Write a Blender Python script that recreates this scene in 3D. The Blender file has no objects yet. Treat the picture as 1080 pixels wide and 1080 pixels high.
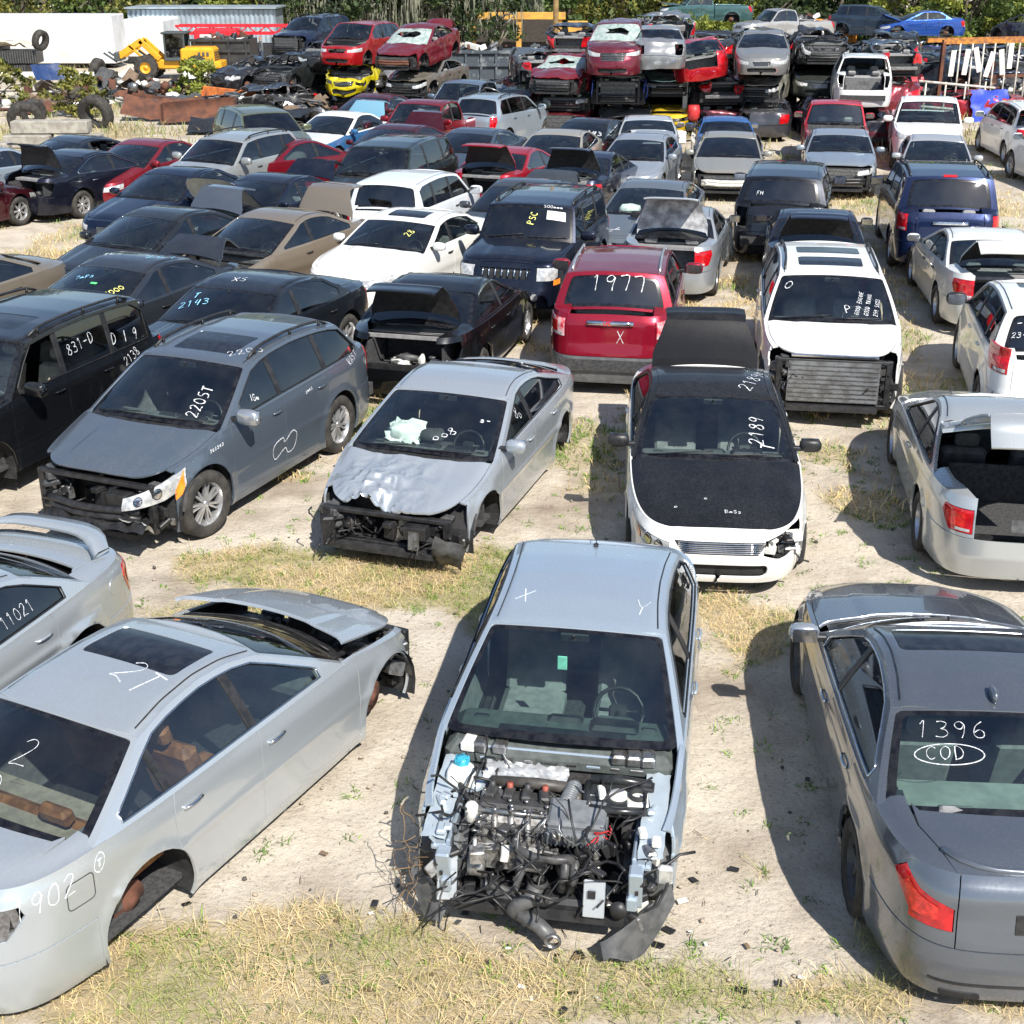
import bpy, bmesh, math, random
import numpy as np
from mathutils import Vector, Matrix
from mathutils.geometry import delaunay_2d_cdt
PI = math.pi
rad = math.radians
S = bpy.context.scene
COL = S.collection
random.seed(7); RNG = np.random.default_rng(7)

# ------------------------------------------------------------------ camera
cam = bpy.data.objects.new('camera', bpy.data.cameras.new('camera')); COL.objects.link(cam)
CAM_H = 5.95
cam.location = (0, 0, CAM_H)
cam.rotation_euler = (rad(90 - 22.9), 0, 0)
cam.data.sensor_width = 36; cam.data.lens = 36 * 1400 / 1080
cam.data.clip_start = 0.1; cam.data.clip_end = 2000
S.camera = cam
# ------------------------------------------------------------------ sky, sun, exposure
SUN_EL, SUN_AZ = 47.0, -64.0        # azimuth: direction of the sun in the ground plane, degrees anticlockwise from +x
w = bpy.data.worlds.new('World'); S.world = w; w.use_nodes = True
nt = w.node_tree; bg = nt.nodes['Background']
sky = nt.nodes.new('ShaderNodeTexSky'); sky.sky_type = 'NISHITA'; sky.sun_disc = False
sky.sun_elevation = rad(SUN_EL); sky.sun_rotation = rad(90 - SUN_AZ)
sky.air_density = 1.0; sky.dust_density = 0.6; sky.ozone_density = 1.2
nt.links.new(sky.outputs[0], bg.inputs[0]); bg.inputs[1].default_value = 0.10
sun = bpy.data.objects.new('sun', bpy.data.lights.new('sun', 'SUN')); COL.objects.link(sun)
sun.data.energy = 5.0; sun.data.angle = rad(0.5); sun.data.color = (1.0, 0.95, 0.87)
sd = Vector((math.cos(rad(SUN_AZ)) * math.cos(rad(SUN_EL)), math.sin(rad(SUN_AZ)) * math.cos(rad(SUN_EL)), math.sin(rad(SUN_EL))))
sun.rotation_euler = (-sd).to_track_quat('-Z', 'Y').to_euler(); sun.location = (0, 0, 60)
S.view_settings.view_transform = 'Standard'; S.view_settings.look = 'None'
S.view_settings.gamma = 1; S.view_settings.exposure = 0.6

# ------------------------------------------------------------------ materials
MATS = {}
def nodes_of(m):
    m.use_nodes = True
    return m.node_tree, m.node_tree.nodes['Principled BSDF']
def hexc(c):
    return (c[0], c[1], c[2], 1)
def noise_mix(nt, c1, c2, scale, lo=.4, hi=.6, detail=5, coord='Object', rough=.6):
    tc = nt.nodes.new('ShaderNodeTexCoord'); n = nt.nodes.new('ShaderNodeTexNoise')
    n.inputs['Scale'].default_value = scale; n.inputs['Detail'].default_value = detail; n.inputs['Roughness'].default_value = rough
    nt.links.new(tc.outputs[coord], n.inputs['Vector'])
    r = nt.nodes.new('ShaderNodeMapRange'); r.inputs[1].default_value = lo; r.inputs[2].default_value = hi
    nt.links.new(n.outputs[0], r.inputs[0])
    mx = nt.nodes.new('ShaderNodeMix'); mx.data_type = 'RGBA'
    nt.links.new(r.outputs[0], mx.inputs[0])
    if hasattr(c1, 'is_output'): nt.links.new(c1, mx.inputs[6])
    else: mx.inputs[6].default_value = hexc(c1)
    if hasattr(c2, 'is_output'): nt.links.new(c2, mx.inputs[7])
    else: mx.inputs[7].default_value = hexc(c2)
    return mx.outputs[2], n.outputs[0], r
def paint(c, metal=.5, rough=.32, dust=.35, coat=.9, key=None):
    k = ('paint', tuple(c), metal, rough, dust, coat)
    if k in MATS: return MATS[k]
    m = bpy.data.materials.new('car_paint'); nt, b = nodes_of(m)
    tc = nt.nodes.new('ShaderNodeTexCoord')
    n1 = nt.nodes.new('ShaderNodeTexNoise'); n1.inputs['Scale'].default_value = 2.3; n1.inputs['Detail'].default_value = 7; n1.inputs['Roughness'].default_value = .68
    nt.links.new(tc.outputs['Object'], n1.inputs['Vector'])
    n2 = nt.nodes.new('ShaderNodeTexNoise'); n2.inputs['Scale'].default_value = 45; n2.inputs['Detail'].default_value = 3
    nt.links.new(tc.outputs['Object'], n2.inputs['Vector'])
    geo = nt.nodes.new('ShaderNodeNewGeometry'); sx = nt.nodes.new('ShaderNodeSeparateXYZ'); nt.links.new(geo.outputs['Normal'], sx.inputs[0])
    up = nt.nodes.new('ShaderNodeMapRange'); up.inputs[1].default_value = .1; up.inputs[2].default_value = .95; up.inputs[3].default_value = .12
    nt.links.new(sx.outputs[2], up.inputs[0])
    a = nt.nodes.new('ShaderNodeMath'); a.operation = 'MULTIPLY'; nt.links.new(n1.outputs[0], a.inputs[0]); nt.links.new(n2.outputs[0], a.inputs[1])
    r = nt.nodes.new('ShaderNodeMapRange'); r.inputs[1].default_value = .17; r.inputs[2].default_value = .45; r.inputs[4].default_value = dust * (.7 if sum(c) > .3 else .42)
    nt.links.new(a.outputs[0], r.inputs[0])
    f = nt.nodes.new('ShaderNodeMath'); f.operation = 'MULTIPLY'; nt.links.new(r.outputs[0], f.inputs[0]); nt.links.new(up.outputs[0], f.inputs[1])
    mx = nt.nodes.new('ShaderNodeMix'); mx.data_type = 'RGBA'; nt.links.new(f.outputs[0], mx.inputs[0])
    mx.inputs[6].default_value = hexc(c); mx.inputs[7].default_value = (.30, .29, .27, 1)
    nt.links.new(mx.outputs[2], b.inputs['Base Color'])
    b.inputs['Metallic'].default_value = metal
    rr = nt.nodes.new('ShaderNodeMath'); rr.operation = 'MULTIPLY_ADD'; nt.links.new(f.outputs[0], rr.inputs[0]); rr.inputs[1].default_value = .28; rr.inputs[2].default_value = rough
    nt.links.new(rr.outputs[0], b.inputs['Roughness'])
    ct = nt.nodes.new('ShaderNodeMath'); ct.operation = 'MULTIPLY_ADD'; nt.links.new(f.outputs[0], ct.inputs[0]); ct.inputs[1].default_value = -.7 * coat; ct.inputs[2].default_value = coat; ct.use_clamp = True
    nt.links.new(ct.outputs[0], b.inputs['Coat Weight']); b.inputs['Coat Roughness'].default_value = .035; b.inputs['Specular IOR Level'].default_value = .15
    bp = nt.nodes.new('ShaderNodeBump'); bp.inputs['Strength'].default_value = .05; bp.inputs['Distance'].default_value = .02
    n3 = nt.nodes.new('ShaderNodeTexNoise'); n3.inputs['Scale'].default_value = 3.5; n3.inputs['Detail'].default_value = 2
    nt.links.new(tc.outputs['Object'], n3.inputs['Vector']); nt.links.new(n3.outputs[0], bp.inputs['Height']); nt.links.new(bp.outputs[0], b.inputs['Normal'])
    MATS[k] = m; return m
def plain(name, c, rough=.6, metal=0, c2=None, scale=12, bump=0, coat=0, lo=.4, hi=.6):
    k = (name, tuple(c), rough, metal, c2, scale, bump)
    if k in MATS: return MATS[k]
    m = bpy.data.materials.new(name); nt, b = nodes_of(m)
    b.inputs['Base Color'].default_value = hexc(c); b.inputs['Roughness'].default_value = rough; b.inputs['Metallic'].default_value = metal
    b.inputs['Coat Weight'].default_value = coat
    if c2 is None: c2 = tuple(min(1, v * 1.35 + .01) for v in c)
    o, nz, _ = noise_mix(nt, c, c2, scale, lo, hi); nt.links.new(o, b.inputs['Base Color'])
    if bump:
        bp = nt.nodes.new('ShaderNodeBump'); bp.inputs['Strength'].default_value = bump; bp.inputs['Distance'].default_value = .03
        nt.links.new(nz, bp.inputs['Height']); nt.links.new(bp.outputs[0], b.inputs['Normal'])
    MATS[k] = m; return m
def glass(name, tint, spec=.12):
    k = ('glass', name, tuple(tint), spec)
    if k in MATS: return MATS[k]
    m = bpy.data.materials.new(name); m.use_nodes = True; nt = m.node_tree; nt.nodes.clear()
    out = nt.nodes.new('ShaderNodeOutputMaterial'); tr = nt.nodes.new('ShaderNodeBsdfTransparent'); tr.inputs[0].default_value = hexc(tint)
    gl = nt.nodes.new('ShaderNodeBsdfGlossy'); gl.inputs['Roughness'].default_value = .03; gl.inputs[0].default_value = (.95, .97, 1, 1)
    lw = nt.nodes.new('ShaderNodeFresnel'); lw.inputs[0].default_value = 1.5
    ad = nt.nodes.new('ShaderNodeMath'); ad.operation = 'MULTIPLY_ADD'; ad.inputs[1].default_value = 1.0; ad.inputs[2].default_value = spec * .6; nt.links.new(lw.outputs[0], ad.inputs[0])
    mx = nt.nodes.new('ShaderNodeMixShader'); nt.links.new(ad.outputs[0], mx.inputs[0]); nt.links.new(tr.outputs[0], mx.inputs[1]); nt.links.new(gl.outputs[0], mx.inputs[2])
    # thin film of dust
    df = nt.nodes.new('ShaderNodeBsdfDiffuse'); df.inputs[0].default_value = (.5, .5, .47, 1)
    tc = nt.nodes.new('ShaderNodeTexCoord'); n = nt.nodes.new('ShaderNodeTexNoise'); n.inputs['Scale'].default_value = 3; n.inputs['Detail'].default_value = 6
    nt.links.new(tc.outputs['Object'], n.inputs['Vector']); r = nt.nodes.new('ShaderNodeMapRange'); r.inputs[1].default_value = .35; r.inputs[2].default_value = .8; r.inputs[4].default_value = .022
    nt.links.new(n.outputs[0], r.inputs[0]); m2 = nt.nodes.new('ShaderNodeMixShader'); nt.links.new(r.outputs[0], m2.inputs[0]); nt.links.new(mx.outputs[0], m2.inputs[1]); nt.links.new(df.outputs[0], m2.inputs[2])
    nt.links.new(m2.outputs[0], out.inputs[0])
    MATS[k] = m; return m
TRIM = plain('black_trim', (.012, .012, .013), .45)
PLAST = plain('grey_plastic', (.05, .052, .055), .5, c2=(.09, .09, .09))
DARK = plain('dark_inner', (.012, .012, .013), .8)
FRIT = plain('black_frit', (.006, .006, .008), .15)
CHROME = plain('chrome', (.75, .76, .78), .12, 1, c2=(.6, .61, .62))
STEEL = plain('bare_steel', (.33, .34, .35), .38, .8, c2=(.18, .17, .16), scale=20)
ALU = plain('alloy', (.62, .63, .65), .3, .75, c2=(.5, .5, .5))
TYRE = plain('tyre_rubber', (.022, .021, .02), .85, c2=(.055, .05, .043), scale=7)
RUST = plain('rust', (.15, .06, .035), .9, .1, c2=(.075, .035, .025), scale=2.5, bump=.3)
CARPET = plain('carpet', (.03, .03, .033), .95, c2=(.06, .06, .06), scale=30)
REDL = plain('red_lens', (.55, .006, .01), .12, c2=(.32, .004, .008), scale=14, coat=.8)
CLEARL = plain('clear_lens', (.62, .62, .60), .1, .25, c2=(.38, .39, .40), scale=16, coat=.8)
ORANGEL = plain('orange_lens', (.8, .22, .02), .15, coat=.8)
def marker(name, c):
    m = bpy.data.materials.new(name); nt, b = nodes_of(m); b.inputs['Base Color'].default_value = hexc(c); b.inputs['Roughness'].default_value = .8
    tc = nt.nodes.new('ShaderNodeTexCoord'); n = nt.nodes.new('ShaderNodeTexNoise'); n.inputs['Scale'].default_value = 38; n.inputs['Detail'].default_value = 6; n.inputs['Roughness'].default_value = .7
    nt.links.new(tc.outputs['Object'], n.inputs['Vector']); r = nt.nodes.new('ShaderNodeMapRange'); r.inputs[1].default_value = .36; r.inputs[2].default_value = .56; r.inputs[3].default_value = .25; nt.links.new(n.outputs[0], r.inputs[0]); nt.links.new(r.outputs[0], b.inputs['Alpha']); return m
CHALK = marker('white_marker', (.78, .80, .83)) if 1 else plain('white_marker', (.72, .74, .77), .8, c2=(.45, .48, .52), scale=90)
CHALKY = plain('yellow_marker', (.75, .72, .2), .7)
CHALKB = plain('blue_marker', (.25, .55, .8), .7)
WHITEP = plain('white_plastic', (.72, .72, .68), .5, c2=(.6, .6, .55))
SHEET = plain('airbag_fabric', (.75, .77, .74), .9)
G_WIND = glass('windshield_glass', (.80, .91, .88))
G_SIDE = glass('side_glass', (.62, .72, .70))
G_TINT = glass('tinted_glass', (.13, .16, .17))
G_DARK = glass('dark_glass', (.04, .05, .06))

# ------------------------------------------------------------------ object helpers
def link(name, me, parent=None, kind=None):
    o = bpy.data.objects.new(name, me); COL.objects.link(o)
    if parent is not None: o.parent = parent
    if kind: o['kind'] = kind
    return o
def empty(name, loc=(0, 0, 0), rz=0, rot=None):
    o = bpy.data.objects.new(name, None); COL.objects.link(o); o.location = loc; o.empty_display_size = .3
    o.rotation_euler = rot if rot else (0, 0, rz); return o
def tag(o, label, cat, group=None, kind=None):
    o['label'] = label; o['category'] = cat
    if group: o['group'] = group
    if kind: o['kind'] = kind
    return o
class MB:
    """collects simple solids (world/thing space) and links them as one mesh"""
    def __init__(s): s.v = []; s.f = []; s.m = []; s.sm = []
    def add(s, vs, fs, mi=0, smooth=False):
        o = len(s.v); s.v += [tuple(v) for v in vs]
        for f in fs: s.f.append(tuple(i + o for i in f)); s.m.append(mi); s.sm.append(smooth)
        return s
    def box(s, c, d, rot=None, mi=0, bev=.0, taper=1.0):
        hx, hy, hz = d[0] / 2, d[1] / 2, d[2] / 2
        R = Matrix.Identity(3) if rot is None else (rot if isinstance(rot, Matrix) else Matrix.Rotation(rot, 3, 'Z'))
        C = Vector(c)
        if bev <= 0:
            pts = [(-hx, -hy, -hz), (hx, -hy, -hz), (hx, hy, -hz), (-hx, hy, -hz), (-hx * taper, -hy * taper, hz), (hx * taper, -hy * taper, hz), (hx * taper, hy * taper, hz), (-hx * taper, hy * taper, hz)]
            return s.add([C + R @ Vector(p) for p in pts], [(0, 3, 2, 1), (4, 5, 6, 7), (0, 1, 5, 4), (1, 2, 6, 5), (2, 3, 7, 6), (3, 0, 4, 7)], mi)
        b = min(bev, hx * .9, hy * .9, hz * .9)
        rings = []
        for (z, k) in ((-hz, 1), (-hz + b, 0), (hz - b, 0), (hz, 1)):
            t = 1 if z < 0 else taper
            X, Y = (hx - b * k) * t, (hy - b * k) * t; q = b * .6 if k == 0 else b * .3
            rings.append([(-X + q, -Y, z), (X - q, -Y, z), (X, -Y + q, z), (X, Y - q, z), (X - q, Y, z), (-X + q, Y, z), (-X, Y - q, z), (-X, -Y + q, z)])
        vs = [C + R @ Vector(p) for r in rings for p in r]; fs = []
        for i in range(3):
            for j in range(8):
                k = (j + 1) % 8; fs.append((i * 8 + j, i * 8 + k, i * 8 + 8 + k, i * 8 + 8 + j))
        fs.append(tuple(range(7, -1, -1))); fs.append(tuple(range(24, 32)))
        return s.add(vs, fs, mi)
    def tube(s, pts, r, n=6, mi=0, cap=True, r1=None):
        pts = [Vector(p) for p in pts]; N = len(pts); vs = []; fs = []
        for i, p in enumerate(pts):
            d = (pts[min(i + 1, N - 1)] - pts[max(i - 1, 0)]).normalized()
            a = d.cross(Vector((0, 0, 1)));
            if a.length < .15: a = d.cross(Vector((1, 0, 0)))
            a.normalize(); b = d.cross(a); rr = r if r1 is None else r + (r1 - r) * i / (N - 1)
            for k in range(n):
                t = 2 * PI * k / n; vs.append(p + (a * math.cos(t) + b * math.sin(t)) * rr)
        for i in range(N - 1):
            for k in range(n):
                q = (k + 1) % n; fs.append((i * n + k, i * n + q, (i + 1) * n + q, (i + 1) * n + k))
        if cap: fs.append(tuple(range(n - 1, -1, -1))); fs.append(tuple((N - 1) * n + k for k in range(n)))
        return s.add(vs, fs, mi, True)
    def lathe(s, prof, c=(0, 0, 0), axis='Z', n=24, mi=0, rot=None):
        """prof: list of (radius, height along axis)"""
        M = {'Z': Matrix.Identity(3), 'Y': Matrix.Rotation(-PI / 2, 3, 'X'), 'X': Matrix.Rotation(PI / 2, 3, 'Y')}[axis]
        if rot is not None: M = rot @ M
        vs = []; fs = []; C = Vector(c)
        for (r, h) in prof:
            for k in range(n): vs.append(C + M @ Vector((r * math.cos(2 * PI * k / n), r * math.sin(2 * PI * k / n), h)))
        for i in range(len(prof) - 1):
            for k in range(n):
                q = (k + 1) % n; fs.append((i * n + k, i * n + q, (i + 1) * n + q, (i + 1) * n + k))
        return s.add(vs, fs, mi, True)
    def blob(s, c, d, n=8, m=5, mi=0, seed=0, amp=.0, rot=0):
        """rounded lump: super-ellipsoid with optional irregularity"""
        rr = random.Random(seed); vs = []; fs = []; R = Matrix.Rotation(rot, 3, 'Z')
        for i in range(m + 1):
            ph = -PI / 2 + PI * i / m
            for k in range(n):
                th = 2 * PI * k / n; a = 1 + rr.uniform(-amp, amp)
                cx = math.copysign(abs(math.cos(th)) ** .7, math.cos(th)) * abs(math.cos(ph)) ** .7
                cy = math.copysign(abs(math.sin(th)) ** .7, math.sin(th)) * abs(math.cos(ph)) ** .7
                cz = math.copysign(abs(math.sin(ph)) ** .7, math.sin(ph))
                vs.append(Vector(c) + R @ Vector((cx * d[0] / 2 * a, cy * d[1] / 2 * a, cz * d[2] / 2 * a)))
        for i in range(m):
            for k in range(n):
                q = (k + 1) % n; fs.append((i * n + k, i * n + q, (i + 1) * n + q, (i + 1) * n + k))
        return s.add(vs, fs, mi, True)
    def sheet(s, c, w, h, nu=6, nv=6, amp=.05, seed=0, rot=None, mi=0, th=0.0, bend=0):
        rr = random.Random(seed); vs = []; fs = []; R = rot if rot is not None else Matrix.Identity(3)
        for j in range(nv + 1):
            for i in range(nu + 1):
                u = i / nu - .5; v = j / nv - .5
                vs.append(Vector(c) + R @ Vector((u * w + rr.uniform(-amp, amp) * .4, v * h + rr.uniform(-amp, amp) * .4, rr.uniform(-amp, amp) + bend * (4 * u * u))))
        for j in range(nv):
            for i in range(nu):
                a = j * (nu + 1) + i; fs.append((a, a + 1, a + nu + 2, a + nu + 1))
        return s.add(vs, fs, mi, True)
    def build(s, name, mats, parent=None, kind=None, auto=True):
        me = bpy.data.meshes.new(name)
        me.from_pydata(s.v, [], s.f)
        if not isinstance(mats, (list, tuple)): mats = [mats]
        for m in mats: me.materials.append(m)
        me.polygons.foreach_set('material_index', s.m); me.polygons.foreach_set('use_smooth', s.sm); me.update()
        return link(name, me, parent, kind)
def ex(seed, *a): return random.Random(seed)
def wires(mb, c, d, n, seed, r=(.006, .014), mi=0, k=5):
    """a tangle of thin hoses inside the box c±d/2"""
    rr = random.Random(seed)
    for i in range(n):
        p = Vector((c[0] + rr.uniform(-.5, .5) * d[0], c[1] + rr.uniform(-.5, .5) * d[1], c[2] + rr.uniform(-.5, .5) * d[2])); q = []
        dr = Vector((rr.uniform(-1, 1), rr.uniform(-1, 1), rr.uniform(-.6, .4)))
        for j in range(k):
            q.append(p.copy()); dr = (dr + Vector((rr.uniform(-1, 1), rr.uniform(-1, 1), rr.uniform(-1, .8))) * .8).normalized()
            p = p + dr * rr.uniform(.05, .13) * (sum(d) / 2)**.5
        mb.tube(q, rr.uniform(*r), 5, mi if not isinstance(mi, (list, tuple)) else rr.choice(mi))

# ------------------------------------------------------------------ numpy noise
def _h(ix, iy, iz, s):
    n = (ix * 374761393 + iy * 668265263 + iz * 2147483647 + s * 974634777) & 0xffffffff
    n = ((n ^ (n >> 13)) * 1274126177) & 0xffffffff
    return ((n ^ (n >> 16)) & 0xffff) / 65535.0
def vnoise(x, y, z=0.0, s=0):
    x = np.asarray(x, float); y = np.asarray(y, float); z = np.zeros_like(x) + z
    ix, iy, iz = np.floor(x).astype(np.int64), np.floor(y).astype(np.int64), np.floor(z).astype(np.int64)
    fx, fy, fz = x - ix, y - iy, z - iz
    fx, fy, fz = [f * f * (3 - 2 * f) for f in (fx, fy, fz)]
    r = 0
    for a in (0, 1):
        for b in (0, 1):
            for c in (0, 1):
                r = r + _h(ix + a, iy + b, iz + c, s) * (fx if a else 1 - fx) * (fy if b else 1 - fy) * (fz if c else 1 - fz)
    return r
def fbm(x, y, z=0.0, s=0, o=4):
    r = 0; a = .5; t = 0
    for i in range(o):
        r = r + a * vnoise(x, y, z, s + i); t += a; a *= .55; x = x * 2.03; y = y * 2.03; z = z * 2.03 if not np.isscalar(z) or z else z
    return r / t
def sst(x): x = np.clip(x, 0, 1); return x * x * (3 - 2 * x)
# ------------------------------------------------------------------ curved sheet-metal panels
def pip(P, poly):
    x, y = P[:, 0], P[:, 1]; q = np.asarray(poly); r = np.zeros(len(P), bool)
    x1, y1 = q[:, 0], q[:, 1]; x2, y2 = np.roll(x1, -1), np.roll(y1, -1)
    for a, b, c, d in zip(x1, y1, x2, y2):
        if b == d: continue
        m = ((b > y) != (d > y)) & (x < (c - a) * (y - b) / (d - b) + a); r ^= m
    return r
def densify(poly, step):
    out = []
    n = len(poly)
    for i in range(n):
        a = poly[i]; b = poly[(i + 1) % n]; L = math.hypot(b[0] - a[0], b[1] - a[1]); k = max(1, int(math.ceil(L / step)))
        for j in range(k): out.append((a[0] + (b[0] - a[0]) * j / k, a[1] + (b[1] - a[1]) * j / k))
    return out
def dist_poly(P, poly):
    q = np.asarray(poly); d = np.full(len(P), 1e9)
    for i in range(len(q)):
        a = q[i]; b = q[(i + 1) % len(q)]; ab = b - a; L = ab @ ab
        if L < 1e-12: continue
        t = np.clip(((P - a) @ ab) / L, 0, 1); d = np.minimum(d, np.hypot(*(P - (a + t[:, None] * ab)).T))
    return d
def tri(outer, holes, step):
    outer = densify(outer, step); hs = [densify(h, step * .8) for h in holes]
    q = np.asarray(outer); lo, hi = q.min(0), q.max(0)
    nx = max(2, int((hi[0] - lo[0]) / step) + 1); ny = max(2, int((hi[1] - lo[1]) / step) + 1)
    gx, gy = np.meshgrid(np.linspace(lo[0], hi[0], nx + 1), np.linspace(lo[1], hi[1], ny + 1))
    gx = gx + (np.arange(ny + 1)[:, None] % 2) * (hi[0] - lo[0]) / nx * .5 - (hi[0] - lo[0]) / nx * .25
    P = np.stack([gx.ravel(), gy.ravel()], 1)
    m = pip(P, outer)
    P = P[m]
    for L in [outer] + hs:
        if len(P): P = P[dist_poly(P, L) > step * .35]
    for h in hs:
        if len(P): P = P[~pip(P, h)]
    vs = [Vector(p) for p in outer]; es = [(i, (i + 1) % len(outer)) for i in range(len(outer))]
    for h in hs:
        o = len(vs); vs += [Vector(p) for p in h]; es += [(o + i, o + (i + 1) % len(h)) for i in range(len(h))]
    vs += [Vector(p) for p in P]
    V, E_, F = delaunay_2d_cdt(vs, es, [], 0, 1e-5)[:3]
    V = np.array([tuple(v) for v in V]); F = np.array([f for f in F if len(f) == 3])
    c = V[F].mean(1); k = pip(c, outer)
    for h in hs: k &= ~pip(c, h)
    F = F[k]
    used = np.unique(F); mp = -np.ones(len(V), int); mp[used] = np.arange(len(used))
    return V[used], mp[F]
class Panel:
    """one mesh made of mapped regions; keeps analytic normals so neighbouring panels share their highlights"""
    def __init__(s, car): s.car = car; s.v = []; s.n = []; s.f = []; s.m = []; s.k = 0
    def region(s, fn, outer, holes=(), mi=0, th=.025, dbl=False, off=0.0, step=None, inner=2, side=1, flat=False, defo=True):
        car = s.car; step = step or car.step
        UV, F = tri(list(outer), [list(h) for h in holes], step)
        if len(F) == 0: return s
        e = .004
        def g(u, v):
            p = fn(u, v)
            if side < 0: p = p * np.array([1, -1, 1])
            return car.deform(p) if (car.deform and defo) else p
        p = g(UV[:, 0], UV[:, 1]); du = g(UV[:, 0] + e, UV[:, 1]) - g(UV[:, 0] - e, UV[:, 1]); dv = g(UV[:, 0], UV[:, 1] + e) - g(UV[:, 0], UV[:, 1] - e)
        n = np.cross(du, dv); l = np.linalg.norm(n, axis=1); n = n / np.maximum(l, 1e-12)[:, None]
        cen = np.stack([p[:, 0] * .72, p[:, 1] * 0, p[:, 2] * 0 + car.zmid], 1)
        if np.sum(n * (p - cen)) < 0: n = -n
        fn_ = np.cross(p[F[:, 1]] - p[F[:, 0]], p[F[:, 2]] - p[F[:, 0]])
        if np.sum(fn_ * n[F[:, 0]]) < 0: F = F[:, ::-1]
        p = p + n * off
        s.put(p, n, F, mi)
        E3 = np.concatenate([F[:, [0, 1]], F[:, [1, 2]], F[:, [2, 0]]]); key = np.sort(E3, 1); key = key[:, 0] * 100003 + key[:, 1]
        u_, inv, cnt = np.unique(key, return_inverse=True, return_counts=True); B = E3[cnt[inv] == 1]
        if th > 0 and len(B):
            a, b = p[B[:, 0]], p[B[:, 1]]; na, nb = n[B[:, 0]], n[B[:, 1]]
            a2, b2 = a - na * th, b - nb * th; sn = np.cross(b - a, na); sn /= np.maximum(np.linalg.norm(sn, axis=1), 1e-9)[:, None]
            k = len(B); P = np.concatenate([a, b, b2, a2]); I = np.arange(k)
            Q = np.concatenate([np.stack([I, I + 3 * k, I + 2 * k], 1), np.stack([I, I + 2 * k, I + k], 1)])
            rnd = (sn + na * .6); rnb = (sn + nb * .6)
            nn = np.concatenate([rnd, rnb, sn, sn]); nn /= np.linalg.norm(nn, axis=1)[:, None]
            s.put(P, nn, Q, mi)
        if dbl: s.put(p - n * th, -n, F[:, ::-1], inner)
        return s
    def put(s, p, n, F, mi):
        s.v.append(p); s.n.append(n); s.f.append(F + s.k); s.m.append(np.full(len(F), mi)); s.k += len(p)
    def build(s, name, mats, parent, pivot=None, ang=0, axis='Y', label=None):
        if not s.v: return None
        V = np.concatenate(s.v); N = np.concatenate(s.n); F = np.concatenate(s.f); M = np.concatenate(s.m)
        if pivot is not None: V = V - np.array(pivot)
        me = bpy.data.meshes.new(name)
        me.from_pydata(V.tolist(), [], F.tolist())
        if not isinstance(mats, (list, tuple)): mats = [mats]
        for m in mats: me.materials.append(m)
        me.polygons.foreach_set('material_index', M.astype(int)); me.polygons.foreach_set('use_smooth', [True] * len(F)); me.update()
        me.normals_split_custom_set_from_vertices(N.tolist())
        o = link(name, me, parent)
        if pivot is not None:
            o.location = pivot; o.rotation_euler = (0, ang, 0) if axis == 'Y' else (0, 0, ang)
        if label: o['label'] = label
        return o

def circle(c, r, n=28, a0=0, sx=1.0): return [(c[0] + r * sx * math.cos(a0 + 2 * PI * i / n), c[1] + r * math.sin(a0 + 2 * PI * i / n)) for i in range(n)]
def rrect(x0, y0, x1, y1, r, n=3):
    out = []
    for cx, cy, a in ((x1 - r, y1 - r, 0), (x0 + r, y1 - r, PI / 2), (x0 + r, y0 + r, PI), (x1 - r, y0 + r, 3 * PI / 2)):
        for i in range(n + 1): t = a + PI / 2 * i / n; out.append((cx + r * math.cos(t), cy + r * math.sin(t)))
    return out

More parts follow.
